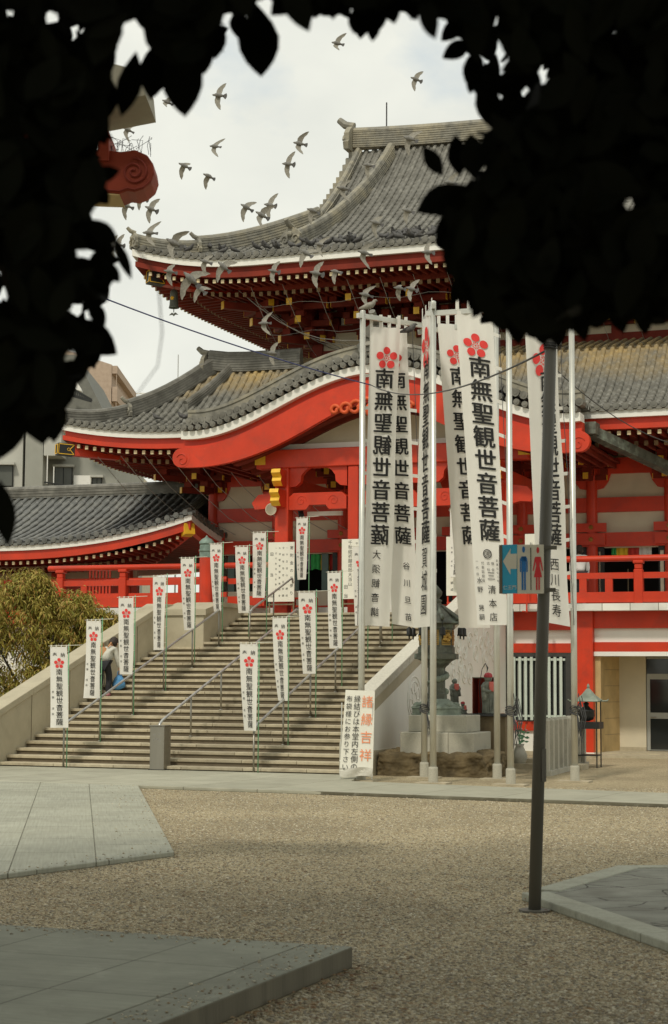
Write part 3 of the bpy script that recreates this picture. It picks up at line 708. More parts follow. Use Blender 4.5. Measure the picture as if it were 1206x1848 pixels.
NB = [ # pole foot px, py, cloth top y, cloth bottom y, lean, label tail
 (118,1390,1165,1313,.10,'votive banner at the foot of the long handrail, next to the concrete side wall'),
 (181,1338,1118,1260,.05,'votive banner just below the person climbing the stairs'),
 (241,1290,1077,1217,.03,'votive banner just above the blue carrier bag on the stairs'),
 (299,1244,1038,1173,.02,'votive banner where the side wall coping meets the red balustrade'),
 (351,1200,1006,1137,.05,'votive banner in front of the stout red post with a bronze cap'),
 (401,1163,980,1103,.04,'votive banner next up the rail from the bronze capped post'),
 (449,1154,985,1106,.07,'tilted votive banner with slanting crest between the bronze capped post and the loudspeaker'),
 (481,1146,960,1079,.02,'votive banner directly under the round loudspeaker, covering the notice board edge'),
 (524,1135,934,1046,-.03,'votive banner hanging in front of the paper notice, highest of all'),
 (465,1398,1160,1319,.03,'votive banner at the stair foot between the steel box and the handwritten sign'),
 (520,1340,1113,1265,.06,'votive banner second from the bottom beside the handrail behind the handwritten sign'),
 (570,1293,1067,1216,.07,'votive banner third from the bottom beside the handrail behind the handwritten sign'),
 (617,1240,1031,1170,.05,'votive banner fourth from the bottom, next to the tall pole of the handwritten notice'),
 (664,1202,985,1129,.05,'votive banner mostly hidden behind the big banner with mirrored writing'),
 (708,1160,975,1100,.05,'votive banner glimpsed between the mirrored banner and the one behind it'),
 (802,1128,920,1042,.02,'votive banner showing in the gap above the bronze lantern roof'),
]
nt_ = 0
for px, py, yt, yb, lean, lab in NB:
    # foot on the stairs
    ww_ = np.array([SA, CA]); d = ray(px, py)
    k = (RISER/2 - RISER/TREAD*(O @ WW) - CAM_H) / (d[2] - RISER/TREAD*(d[:2] @ WW)); q = d[:2]*k
    s_, t_ = (q - O) @ UU, (q - O) @ WW
    if py > 1385: t_ = -.13
    if px in (524,): s_, t_ = -2.75, 10.9
    if px == 802: s_, t_ = 1.6, 11.3
    zb = stair_z(t_) if t_ > 0 else .06
    zt = L(px, yt, t_)[1]; zo = L(px, yb, t_)[1]
    nobori(s_, t_, zb, zt, zo, .395 if t_ < 5 else .37, lean, [.16,-.12,.05,-.2,.12,-.16,.08][nt_ % 7], 'white ' + lab); nt_ += 1

# ------------------------------------------------------------------ tall flagpoles with crossbars
PZ = {}
def flagpole(key, s, t, px, ytop, label):
    p = G(s, t); zt = L(px, ytop, t)[1]; PZ[key] = (p, zt)
    b = thing('flagpole', label, 'flagpole', p, -YAW, 'white flagpoles for the big banners')
    mb = MB(); mb.tube([(0,0,.2), (0,0,3.0), (0,0,zt)], [.066, .064, .058], 16); mb.ball((0,0,zt), .058, 10, sz=.5); obj('pole', mb, M['pole'], b, smooth=True)
    mb = MB(); mb.lathe([(.095,0),(.095,.30),(.088,.33),(.06,.335)], 16); obj('socket', mb, M['granite_grey'], b)
    mb = MB(); mb.box(-.32,.32,-.22,.22,0,.035); o = obj('base_slab', mb, M['granite'], b)
    return b
fp1 = flagpole('p1', 2.99, -1.13, 653, 562, 'white flagpole rising behind the handwritten sign')
fp2 = flagpole('p2', 3.85, .36, 763, 580, 'thinner looking white flagpole by the lantern, rear of the touching pair')
fp3 = flagpole('p3', 4.57, -1.39, 783, 545, 'white flagpole crossing in front of the bronze lantern, front of the touching pair')
fp4 = flagpole('p4', 5.38, .42, 897, 572, 'white flagpole at the edge of the relief wall, behind the shrine box statue')
fp5 = flagpole('p5', 6.09, -1.26, 917, 535, 'white flagpole in front of the barred window, its top inside the dark leaves')
fp6 = flagpole('p6', 6.99, .37, 1033, 560, 'white flagpole tied with tangled wires before the red ground floor column')
def crossbar(par, a, b, za=None, zb=None):
    pa, ta = PZ[a]; pb, tb = PZ[b]
    inv = Matrix.Translation(PZ[par][0]) @ Matrix.Rotation(-YAW, 4, 'Z'); inv = inv.inverted()
    A = Vector((pa.x, pa.y, (za or ta) - .10)); B = Vector((pb.x, pb.y, (zb or tb) - .10)); d = (B-A).normalized()*.14
    mb = MB(); mb.bar(inv @ (A-d), inv @ (B+d), .075, .10)
    par_o = {'p1':fp1,'p2':fp2,'p3':fp3,'p5':fp5}[par]
    obj('crossbar', mb, M['pole'], par_o)
crossbar('p1','p1','p2'); crossbar('p3','p3','p2', PZ['p3'][1], PZ['p2'][1]+.12); crossbar('p2','p2','p4', PZ['p2'][1]-.12); crossbar('p3','p3','p5', PZ['p3'][1]-.13, PZ['p5'][1]-.15); crossbar('p5','p5','p6', PZ['p5'][1]-.35)

def big_banner(c, Ys, label, main_x, bottom, mirror=False, sag=.05, ph=0.0, sub=None, emb=.5, wide=1.0, y0=.175, y1=.70):
    """c: four image corners TL TR BL BR with their depths; cloth is a hanging sheet between them"""
    P4 = [at(x, y, Y) for (x, y), Y in zip(c, Ys)]
    TL, TR, BL, BR = P4; org = (TL + TR)/2
    b = thing('tall_banner', label, 'banner', org, 0, 'big white banners between the flagpoles')
    P4 = [p - org for p in P4]; TL, TR, BL, BR = P4
    nrm = (TR-TL).cross(BL-TL).normalized()
    if nrm.y > 0: nrm = -nrm
    nrm = Vector((nrm.x, nrm.y, 0)).normalized()
    W_ = ((TR-TL).length + (BR-BL).length)/2; H_ = ((BL-TL).length + (BR-TR).length)/2
    def f0(u, v):
        p = TL*(1-u)*(1-v) + TR*u*(1-v) + BL*(1-u)*v + BR*u*v
        e = .5 - abs(u-.5)
        return p + nrm*(sag*math.sin(3.2*v+ph)*(e*1.6) + .022*math.sin(7*u+2.5*v+ph)*math.sin(PI*u) + .02*math.sin(11*v+ph*2)*u + .012*math.sin(17*u+5*v)*(1-v)**2)
    mb = MB(); mb.grid(f0, 24, 90); cl_ = obj('banner_cloth', mb, M['cloth'], b, smooth=True, fix=False)
    f = lambda x, y: f0(x/W_, 1 - y/H_) + nrm*.022
    ink = MB()
    column(ink, SUTRA, f, W_*main_x, H_*(1-y0), H_*(1-y1), min(W_*.64, H_*(y1-y0)/7*1.0)*.95, mirror=mirror, wide=wide, bold=2)
    for tx, x, a, d, sz in bottom: column(ink, tx, f, W_*x, H_*(1-a), H_*(1-d), W_*sz, mirror=mirror, bold=1 if sz > .12 else 0)
    if sub: sub(ink, f, W_, H_)
    obj('lettering', ink, M['ink'], cl_, fix=False)
    em = MB(); emblem(em, f, W_*emb, H_*.895, W_*.36); obj('crest', em, M['redink'], cl_, fix=False)
    tb = MB(); tr = MB()
    for k in range(4):
        u = .04 + .307*k; p = f0(u, 0); q = p + Vector((0,0,.26)); d = (TR-TL).normalized()
        tb.hexa([p-d*.035+nrm*.004, p+d*.035+nrm*.004, p+d*.035-nrm*.004, p-d*.035-nrm*.004, q-d*.035+nrm*.004, q+d*.035+nrm*.004, q+d*.035-nrm*.004, q-d*.035-nrm*.004])
    sgn = -1 if mirror else 1
    for k in range(9):
        p = f0(1 if not mirror else 0, .06 + .11*k); d = (TR-TL).normalized()*sgn
        tb.hexa([p, p+Vector((0,0,.07)), p+d*.14+Vector((0,0,.05)), p+d*.14+Vector((0,0,-.02)), p-nrm*.006, p-nrm*.006+Vector((0,0,.07)), p-nrm*.006+d*.14+Vector((0,0,.05)), p-nrm*.006+d*.14+Vector((0,0,-.02))])
    obj('loop', tb, M['cloth'], b)
    cord = [f0(1 if not mirror else 0, v) + (TR-TL).normalized()*sgn*.12 for v in (0,.25,.5,.75,1)]
    tr.tube(cord, .007, 5); obj('cord', tr, M['wire'], b)
    return b
big_banner([(668,590),(722,592),(655,1128),(704,1131)], [35.42,35.72,35.42,35.72], 'big white banner with its writing seen from behind and mirrored', .50, [('大須観音講', .42, .765, .955, .27)], mirror=True, sag=.04, ph=.4, emb=.56)
big_banner([(686,594),(735,594),(708,1126),(755,1133)], [36.1,36.25,36.1,36.25], 'big white banner half hidden behind the mirrored one', .55, [('谷川旦苗', .62, .80, .97, .26)], sag=.03, ph=2.0, emb=.4)
big_banner([(763,580),(781,560),(746,1133),(785,1130)], [36.0,34.8,36.1,34.9], 'narrow looking big banner turned almost edge-on against the front pole of the touching pair', .55, [('賀城園', .50, .78, .93, .34)], sag=.03, ph=1.2, wide=1.35)
big_banner([(790,584),(842,586),(829,1133),(885,1133)], [36.1,36.0,36.1,36.0], 'big white banner mostly covered by the one with round seal and shop writing', .62, [], sag=.03, ph=.2, emb=.6)
def seal(ink, f, W_, H_):
    cx, cy, r = W_*.47, H_*.225, W_*.135
    n = 28
    for k in range(n):
        a, b = 2*PI*k/n, 2*PI*(k+1)/n
        for r0, r1 in ((1.0, .80), (.68, .58)):
            ink.add([f(cx+r*r0*math.cos(a), cy+r*r0*math.sin(a)), f(cx+r*r0*math.cos(b), cy+r*r0*math.sin(b)), f(cx+r*r1*math.cos(b), cy+r*r1*math.sin(b)), f(cx+r*r1*math.cos(a), cy+r*r1*math.sin(a))], [(0,1,2,3)])
    put(ink, '清', f, cx, cy, r*.95)
big_banner([(823,560),(889,573),(862,1128),(917,1128)], [34.25,34.05,34.2,34.0], 'big white banner with a round seal and a shop name in its lower corner, frontmost', .58,
           [('三清本店', .55, .845, .975, .24), ('水野 晃嗣', .17, .86, .975, .17), ('株会', .62, .805, .825, .09), ('式社', .48, .805, .825, .09), ('六代目'.replace('六','一'), .12, .80, .84, .08), ('代表取締役', .30, .805, .86, .09), ('創業文化三年', .76, .795, .86, .07)], sag=.05, ph=2.6, sub=seal)
big_banner([(948,603),(1004,590),(972,1120),(1029,1131)], [34.3,34.9,34.3,34.9], 'big white banner partly hidden behind the dark restroom sign post', .60, [('西川長寿', .58, .80, .955, .26)], sag=.04, ph=.9)
# coil of ropes tied to the poles
for key, zz, lab in (('p2', 1.35, 'coil of dark rope tied between the touching pair of poles'), ('p5', 1.35, 'dark wire wound round the pole before the barred window'), ('p6', 1.35, 'black cable tied round the white pole beside the stone fence')):
    p, zt = PZ[key]; mb = MB(); rr = random.Random(key)
    for k in range(6):
        pts = [(.085*math.cos(a)*rr.uniform(.9,1.3), .085*math.sin(a)*rr.uniform(.9,1.2), .02*math.sin(2*a+k)+.03*k) for a in np.linspace(0, 2*PI, 13)]
        mb.tube(pts, .009, 5, caps=False)
    for k in range(5):
        x = rr.uniform(.08,.2); pts = [(.07,-.08,.1),(x,-.12,.22+.05*k),(x+.08,-.13,-.05),(x,-.12,-.35-.07*k),(.07,-.08,.05)]; mb.tube(pts, .008, 5)
    tag(obj('rope_coil', mb, M['wire'], loc=(p.x, p.y, zz), rz=-YAW), lab, 'rope')

# ------------------------------------------------------------------ roofs
class Roof:
    def __init__(s, sc_, tc_, W, Dp, z0, rise, a, lift, liftw, run, dh=None, z2=None):
        s.sc, s.tc, s.W, s.Dp, s.z0, s.rise, s.a, s.lift, s.lw, s.run, s.dh = sc_, tc_, W, Dp, z0, rise, a, lift, liftw, run, dh
        s.z2 = z2
    def half(s, side): return s.W if side in 'fb' else s.Dp
    def xy(s, side, q, d):
        if side == 'f': return s.sc + q, s.tc - s.Dp + d
        if side == 'b': return s.sc - q, s.tc + s.Dp - d
        if side == 'l': return s.sc - s.W + d, s.tc - q
        return s.sc + s.W - d, s.tc + q
    def lf(s, side, q, d=0):
        c = max(0, s.half(side) - abs(q)); return s.lift * max(0, 1 - c/s.lw)**2.3 * max(0, 1 - max(0,d)/4)
    def z(s, side, q, d):
        x = max(0, d)/s.run
        if x <= 1 or s.z2 is None: h = s.rise*(s.a*x + (1-s.a)*x*x)
        else: h = s.rise + s.z2*(x-1)
        return s.z0 + h + s.lf(side, q, d)
    def P(s, side, q, d, dz=0):
        x, y = s.xy(side, q, d); return (x, y, s.z(side, q, d) + dz)
    def dend(s, side, q, dmax):
        c = s.half(side) - abs(q)
        if s.dh is None: return min(dmax, max(.15, c))
        if side in 'fb': return dmax if c >= s.dh else max(.15, c)
        return min(s.dh, max(.15, c))

def tile_side(R, side, dmax, sp=.255, step=.24, m2=False):
    mb = MB(); H = R.half(side); n = int(2*H/sp); sp = 2*H/n
    offs = [-.5, -.27, -.25, -.14, 0, .14, .25, .27, .5]; hs = [-.02, .0, .05, .082, .092, .082, .05, .0, -.02]
    for i in range(n):
        qc = -H + (i+.5)*sp; de = R.dend(side, qc, dmax); k = max(1, int(de/step)); ds = []
        for j in range(k+1):
            d = -.10 + (de + .10)*j/k; ds.append((d, .022)); 
            if j < k: ds.append((d + (de+.1)/k*.97, -.022))
        b = len(mb.V)
        for d, dz in ds:
            for o, h in zip(offs, hs): mb.V.append(R.P(side, qc + o*sp, d, h*1.0 + (dz if abs(o) > .26 else dz*.45)))
        w_ = len(offs)
        for j in range(len(ds)-1):
            for c in range(w_-1):
                a = b + j*w_ + c; mb.F.append((a, a+1, a+1+w_, a+w_)); mb.M.append(0)
        # round end tile
        x, y = R.xy(side, qc, -.12); x2, y2 = R.xy(side, qc, .0); zc = R.z(side, qc, 0) + .055
        u = Vector((x2-x, y2-y, 0)).normalized(); s_ = Vector((-u.y, u.x, 0)); r = .092; b = len(mb.V); N_ = 10
        for off in (0, .13):
            for kk in range(N_):
                a = 2*PI*kk/N_; p = Vector((x, y, zc)) + u*off + s_*(r*math.cos(a)) + Vector((0,0,r*math.sin(a))); mb.V.append(tuple(p))
        for kk in range(N_): mb.F.append((b+kk, b+(kk+1)%N_, b+N_+(kk+1)%N_, b+N_+kk)); mb.M.append(0)
        mb.F.append(tuple(b+kk for kk in range(N_))); mb.M.append(0)
        # boss on the end tile and lip of the flat tile beside it
        p0 = Vector((x, y, zc)) - u*.012; mb.add([p0 + s_*(.05*math.cos(a)) + Vector((0,0,.05*math.sin(a))) for a in np.linspace(0, 5.24, 6)], [(0,1,2,3,4,5)])
        xa, ya = R.xy(side, qc+.5*sp, -.10); za = R.z(side, qc+.5*sp, 0)
        q0 = Vector((xa, ya, za)); mb.hexa([q0 - s_*.085 - Vector((0,0,.07)), q0 + s_*.085 - Vector((0,0,.07)), q0 + s_*.085 - Vector((0,0,.07)) + u*.05, q0 - s_*.085 - Vector((0,0,.07)) + u*.05,
                 q0 - s_*.085 + Vector((0,0,.02)), q0 + s_*.085 + Vector((0,0,.02)), q0 + s_*.085 + Vector((0,0,.02)) + u*.05, q0 - s_*.085 + Vector((0,0,.02)) + u*.05])
    return mb

def eave_strip(R, sides, d0, d1, za, zb, n=40, up=0.0):
    mb = MB()
    for side in sides:
        H = R.half(side); 
        for i in range(n):
            vs = []
            for u in (-1 + 2*i/n, -1 + 2*(i+1)/n):
                row = []
                for d in (d0, d1):
                    q = u*(H-d); x, y = R.xy(side, q, d); z = R.z0 + R.lf(side, u*H, 0) + up*(d-d0)
                    row += [(x, y, z+za), (x, y, z+zb)]
                vs.append(row)
            A, B = vs
            mb.hexa([A[0], B[0], B[2], A[2], A[1], B[1], B[3], A[3]])
    return mb

def rafters(R, side, d0, d1, za, h, w_, sp, up, cap=False):
    mb = MB(); H = R.half(side); n = int(2*(H-.25)/sp)
    for i in range(n+1):
        q = -(H-.25) + 2*(H-.25)*i/n; c = H - abs(q); e = min(d1, c)
        if e - d0 < .12: continue
        ls = R.lf(side, q, 0)
        pts = []
        for d in (d0, e):
            x, y = R.xy(side, q, d); pts.append(Vector((x, y, R.z0 + ls*(1 - .75*min(1, (d-d0)/3.5)) + za + up*(d-d0))))
        mb.bar(pts[0], pts[1], w_, h)
        if cap:
            u = (pts[1]-pts[0]).normalized(); mb.bar(pts[0] - u*.012, pts[0] + u*.03, w_+.012, h+.012, 1)
    return mb

def ridge_run(mb, pts, w_, h, courses=5, cap=True):
    """stack of thin tile courses with a round tile on top, along pts (top of the roof surface)"""
    pts = [Vector(p) for p in pts]; N = len(pts)
    def frame(i):
        d = pts[min(i+1,N-1)] - pts[max(i-1,0)]; d.z = 0; d = d.normalized(); return Vector((-d.y, d.x, 0))
    hh = h/courses
    for k in range(courses):
        for lo, hi, ww in ((0, .62, w_*(1 - .06*k)), (.62, 1.0, w_*(1 - .06*k) + .035)):
            for i in range(N-1):
                vs = []
                for z in (k*hh + lo*hh, k*hh + hi*hh):
                    for j, s in ((i,-1),(i,1),(i+1,1),(i+1,-1)): vs.append(pts[j] + frame(j)*(s*ww/2) + Vector((0,0,z - .05)))
                mb.hexa(vs)
    if cap: mb.tube([p + Vector((0,0,h-.02)) for p in pts], w_*.36, 8)

def ornament(parent, p, face, size, name='ridge_ornament'):
    """demon tile: shield with curled cheeks, horn tube on top; face = horizontal direction it looks"""
    f = Vector((face[0], face[1], 0)).normalized(); s = Vector((-f.y, f.x, 0)); mb = MB(); p = Vector(p)
    poly = [(-.62,0),(-.70,.25),(-.55,.35),(-.58,.62),(-.42,.80),(-.22,.95),(0,1.02),(.22,.95),(.42,.80),(.58,.62),(.55,.35),(.70,.25),(.62,0)]
    n = len(poly); vs = []
    for dd in (-.10, .10):
        for a, b in poly: vs.append(p + (s*a + f*dd + Vector((0,0,b)))*size)
    mb.add(vs, [tuple(range(n)), tuple(range(2*n-1,n-1,-1))] + [(i, i+n, (i+1)%n+n, (i+1)%n) for i in range(n)])
    for sg in (-1, 1):
        pts = [p + (s*(sg*(.32 + .24*math.cos(a)*(1-.1*a))) + f*.12 + Vector((0,0,.35 + .24*math.sin(a)*(1-.1*a))))*size for a in np.linspace(0, 7, 16)]
        mb.tube(pts, .06*size, 5)
    mb.ball(p + f*(.14*size) + Vector((0,0,.62*size)), .17*size, 8)
    mb.tube([p + (f*-.1 + Vector((0,0,1.0)))*size, p + (f*.25 + Vector((0,0,1.1)))*size, p + (f*.5 + Vector((0,0,1.32)))*size], [.16*size,.15*size,.12*size], 8)
    return obj(name, mb, M['ridge'], parent)

hall = thing('temple_hall', 'large two-tiered vermilion temple hall with grey tiled roofs above the staircase', 'temple', G(0,0), -YAW)
HC = 1.6
RU = Roof(HC, 22.7, 11.5, 8.7, 14.86, 5.75, .40, .62, 4.2, 8.7, dh=4.3)
RL = Roof(HC, 22.7, 13.1, 10.2, 9.40, 2.35, .30, .42, 4.2, 3.5, None, z2=.62*3.5/2.2)

# ---- upper roof
ur = obj('upper_roof', tile_side(RU, 'f', 8.7), M['tile'], hall, fix=False)
for side in 'lrb':
    obj('roof_slope', tile_side(RU, side, 8.7, .32, .6), M['tile'], ur, fix=False)
et = obj('eave_board', eave_strip(RU, 'flrb', -.04, .18, -.27, -.055), M['trim'], ur)
er = obj('fascia', eave_strip(RU, 'flrb', .10, .36, -.44, -.272), M['red_old_shaded'], ur); er2 = obj('fascia', eave_strip(RU, 'flrb', .04, .3, -.60, -.441), M['red_old_shaded'], ur)
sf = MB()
sf = eave_strip(RU, 'flrb', .3, 4.3, -.50, -.42, up=.05); obj('soffit', sf, M['red_old_shaded'], ur)
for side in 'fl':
    r1 = rafters(RU, side, .14, 1.6, -.70, .10, .085, .272, .05, True); obj('rafter_row', r1, [M['red_old_shaded'], M['capdot']], ur)
    r2 = rafters(RU, side, 1.25, 4.4, -.88, .12, .10, .272, .07, True); obj('rafter_row', r2, [M['red_old_shaded'], M['capdark']], ur)
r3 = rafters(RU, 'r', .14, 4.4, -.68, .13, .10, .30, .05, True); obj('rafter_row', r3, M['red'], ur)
purl = eave_strip(RU, 'fl', 1.18, 1.34, -.82, -.60); obj('purlin', purl, M['red_old_shaded'], ur)
purl = eave_strip(RU, 'fl', 2.9, 3.1, -1.06, -.86, up=0); obj('purlin', purl, M['red_old_shaded'], ur)
# ridges
rm = MB(); zr = RU.z0 + RU.rise
xs = np.linspace(HC-7.25, HC+7.25, 19)
ridge_run(rm, [(x, 22.7, zr - .0 + .20*abs((x-HC)/7.25)**2.5) for x in xs], .40, .60, 7)
obj('ridge', rm, M['ridge'], ur)
for sg in (-1, 1):     # descending
    rm = MB()
    pts = []
    for k in np.linspace(0, 1, 14):
        d = 8.3 - 6.2*k; s_ = 5.75 + 1.15*k**1.3; pts.append((HC + sg*s_, 14 + d, RU.z('f', s_, d) + .02))
    ridge_run(rm, pts, .34, .42, 5)
    pts = [(HC + sg*7.05, 14 + d, RU.z('f', 7.1, d) + .02) for d in np.linspace(8.6, 4.2, 8)]
    ridge_run(rm, pts, .26, .20, 2)
    pts = [(HC + sg*(11.5-d), 14 + d, RU.z('f', 11.5-d, d) + .02) for d in np.linspace(4.5, 1.5, 9)]
    ridge_run(rm, pts, .36, .46, 5)
    pts = [(HC + sg*(11.5-d), 14 + d, RU.z('f', 11.5-d, d) + .02) for d in np.linspace(1.55, .0, 6)]
    ridge_run(rm, pts, .32, .34, 4)
    obj('ridge', rm, M['ridge'], ur)
ornament(ur, (HC-7.35, 22.7, zr+.0), (-1, 0), .95); ornament(ur, (HC+7.35, 22.7, zr+.0), (1, 0), .95)
ornament(ur, (HC-6.95, 15.95, RU.z('f', 6.95, 1.95)+.05), (-.25, -1), .62)
for d, sz in ((1.5, .5), (0.0, .46)):
    for sg in (-1, 1): ornament(ur, (HC + sg*(11.5-d), 14 + d, RU.z('f', 11.5-d, d)), (sg*1, -1), sz)
gb = MB()
for sg in (-1, 1):
    x = HC + sg*7.0
    gb.prism([(14 + d, RU.z('f', 0, d) - .1) for d in np.linspace(4.0, 8.7, 8)] + [(31.4 - d, RU.z('f', 0, d) - .1) for d in np.linspace(8.6, 4.0, 8)], x-.06, x+.06, axis='x')
obj('gable_wall', gb, M['red'], ur)
vt = MB()   # stepped verge tiles on the gable edge
for d in np.arange(4.4, 8.7, .32):
    for k in range(2): vt.box(HC-7.36-.1*k, HC-7.1, 14+d-.15, 14+d+.13, RU.z('f', 0, d) - .1 - .2*k, RU.z('f', 0, d) + .1 - .2*k)
obj('verge_tile', vt, M['ridge'], ur)
# hip rafter with black and gold tip at the two front corners
def hip_tip(R, sg, zoff, d0, d1, parent, wd=.30, hh=.34):
    a = Vector((HC + sg*(R.W-d0), R.tc-R.Dp+d0, R.z0 + R.lift*.85 + zoff)); b = Vector((HC + sg*(R.W-d1), R.tc-R.Dp+d1, R.z0 + zoff + .15))
    mb = MB(); mb.bar(a, b, wd, hh); hr = obj('hip_rafter', mb, M['red'], parent)
    u = (b-a).normalized(); s_ = u.cross(Vector((0,0,1))).normalized(); up = s_.cross(u).normalized()
    mb = MB(); mb.bar(a - u*.16, a + u*.36, wd+.02, hh+.02); cp = obj('tip_cap', mb, M['black'], parent)
    mb = MB()
    for sd in (-1, 1):
        o_ = s_*(sd*(wd/2+.014))
        P = lambda x, y: a + u*x + up*y + o_
        h2 = hh/2 - .02
        for p, q in (((-.14,-h2),(.34,-h2)), ((-.14,-h2),(-.14,h2)), ((-.14,h2),(.34,h2)), ((.34,-h2),(.20,0)), ((.20,0),(.34,h2))): mb.bar(P(*p), P(*q), .012, .022)
        mb.tube([P(.17+.045*math.cos(t), .0+.045*math.sin(t)) for t in np.linspace(0,2*PI,9)], .009, 5)
    e = a - u*.172
    for p, q in ((-1,-1),(1,-1)),((1,-1),(1,1)),((1,1),(-1,1)),((-1,1),(-1,-1)): mb.bar(e + s_*(p[0]*(wd/2-.03)) + up*(p[1]*(hh/2-.03)), e + s_*(q[0]*(wd/2-.03)) + up*(q[1]*(hh/2-.03)), .02, .02)
    obj('gold_edging', mb, M['gold'], parent)
    return a
tipU = hip_tip(RU, -1, -.80, .46, 4.3, ur, .36, .42); hip_tip(RU, 1, -.80, .46, 4.3, ur, .36, .42)

# ---- upper storey: wall and brackets
XW, TW = 7.0, 18.2
uw = MB(); uw.box(HC-XW, HC+XW, TW, 27.2, 11.8, 14.9); uwo = obj('upper_wall', uw, M['cream'], hall)
ub = MB()
for z0, z1, pr in ((12.35,12.62,.10),(13.2,13.42,.08),(13.95,14.25,.10)):
    ub.box(HC-XW-pr, HC+XW+pr, TW-pr, TW-.002, z0, z1); ub.box(HC-XW-pr, HC-XW-.002, TW-pr, 27.2, z0, z1)
for x in np.linspace(HC-XW+.15, HC+XW-.15, 8): ub.box(x-.17, x+.17, TW-.12, TW-.003, 12.0, 14.6)
obj('wall_beam', ub, M['red_old_shaded'], uwo)
sl_ = MB()
for i in range(54):
    x = HC-XW+.5 + i*.25
    if i % 8 not in (6,7,): sl_.box(x-.05, x+.05, TW-.06, TW-.004, 13.45, 13.93)
obj('white_slat', sl_, M['trim'], uwo)
wb = MB(); wb.box(HC-XW-.25, HC+XW+.25, TW-.28, TW+.2, 11.95, 12.2); obj('wall_plinth', wb, M['concrete'], uwo)
wb = MB(); 
for k in range(3): wb.box(HC-XW-.42+.05*k, HC+XW+.42-.05*k, TW-.50+.05*k, TW-.0, 12.02 - .10 + .075*k, 12.02-.10+.075*k+.06)
obj('flashing_tile', wb, mat('ochre_tile', (.40,.28,.12), .7, .3, 6.0), uwo)
def bracket(x, t, zb, parent, side='f', tiers=3, stepout=.62, sc_=1.0, cap=True, diag=0):
    """stepped bracket set growing outwards and upwards; side f grows to -t, l grows to -s"""
    mb = MB(); cm = MB()
    def pt(o, a, z):
        if diag: return (x - o*.78, t - o*.78, z) if a == 0 else (x - o*.78 - a*.707, t - o*.78 + a*.707, z)
        return (x + a, t - o, z) if side == 'f' else (x - o, t + a, z)
    for k in range(tiers):
        z = zb + k*.40*sc_; out = (k+1)*stepout
        mb.bar(pt(-.1, 0, z), pt(out+.22, 0, z), .17*sc_, .20*sc_)                     # projecting arm
        for o in ([k*stepout] if k == 0 else [k*stepout, 0]):
            la = (.55 + .18*k)*sc_
            mb.bar(pt(o, -la, z+.02), pt(o, la, z+.02), .15*sc_, .18*sc_)               # cross arm
            for a in (-la+.08, 0, la-.08):
                c = pt(o, a, z+.2*sc_); mb.box(c[0]-.12*sc_, c[0]+.12*sc_, c[1]-.12*sc_, c[1]+.12*sc_, c[2]-.09*sc_, c[2]+.11*sc_)
        if cap:
            cm.bar(pt(out+.215, 0, z), pt(out+.235, 0, z), .185*sc_, .215*sc_)
            for a in (-1, 1):
                la = (.55 + .18*k)*sc_; o = k*stepout
                cm.bar(pt(o, a*(la-.005), z+.02), pt(o, a*(la+.012), z+.02), .16*sc_, .19*sc_)
            c = pt(out*.96, 0, z+.21*sc_); mb.box(c[0]-.13, c[0]+.13, c[1]-.13, c[1]+.13, c[2]-.09, c[2]+.12)
    b = obj('bracket_set', mb, M['red_old_shaded'], hall)
    if cap: obj('gold_cap', cm, M['gold'], b)
    return b
for i, x in enumerate(np.linspace(HC-XW+.15, HC+XW-.15, 8)):
    bracket(x, TW-.1, 12.95, uwo, 'f', 3, .78, 1.0)
for t in (20.4, 22.6, 24.8): bracket(HC-XW, t, 12.95, uwo, 'l', 3, .78, 1.0)
bracket(HC-XW, TW, 12.95, uwo, 'f', 3, .9, 1.15, True, diag=1)

# ---- lower roof
lr = obj('lower_roof', tile_side(RL, 'f', 5.7), M['tile_moss'], hall, fix=False)
for side in 'lrb': obj('roof_slope', tile_side(RL, side, 5.7, .32, .6), M['tile_moss'], lr, fix=False)
obj('eave_board', eave_strip(RL, 'flrb', -.04, .18, -.25, -.055), M['trim'], lr)
obj('fascia', eave_strip(RL, 'flrb', .09, .36, -.42, -.252), M['red'], lr); obj('fascia', eave_strip(RL, 'flrb', .03, .3, -.56, -.421), M['red'], lr)
obj('soffit', eave_strip(RL, 'flrb', .3, 4.4, -.52, -.44, up=-.03), M['red_old_shaded'], lr)
for side in 'fl':
    r1 = rafters(RL, side, .14, 1.5, -.66, .10, .085, .275, .02, True); obj('rafter_row', r1, [M['red_old_shaded'], M['capdot']], lr)
    r2 = rafters(RL, side, 1.2, 4.3, -.82, .12, .10, .275, .03, True); obj('rafter_row', r2, [M['red_old_shaded'], M['capdark']], lr)
for sg in (-1, 1):
    rm = MB()
    pts = [(HC + sg*(13.1-d), 12.5+d, RL.z('f', 13.1-d, d)+.02) for d in np.linspace(3.6, 1.5, 8)]; ridge_run(rm, pts, .34, .44, 5)
    pts = [(HC + sg*(13.1-d), 12.5+d, RL.z('f', 13.1-d, d)+.02) for d in np.linspace(1.52, 0, 6)]; ridge_run(rm, pts, .30, .32, 4)
    if sg < 0:
        pts = [(HC - x, 16.0, RL.z('f', 0, 3.5)-.02 + .08*max(0,(x-8.5))**2) for x in np.linspace(6.6, 9.75, 6)]; ridge_run(rm, pts, .36, .50, 6)
        pts = [(HC - (9.0 + .55*(3.4-d)), 12.5+d, RL.z('f', 9, d)+.02) for d in np.linspace(3.4, 1.9, 7)]; ridge_run(rm, pts, .26, .24, 3)
    obj('ridge', rm, M['tile'], lr)
for sg in (-1, 1):
    if sg < 0: ornament(lr, (HC + sg*9.85, 16.0, RL.z('f', 0, 3.5)-.02), (sg, 0), .62)
    for d, sz in ((1.5, .46), (0, .44)): ornament(lr, (HC + sg*(13.1-d), 12.5+d, RL.z('f', 13.1-d, d)), (sg, -1), sz)
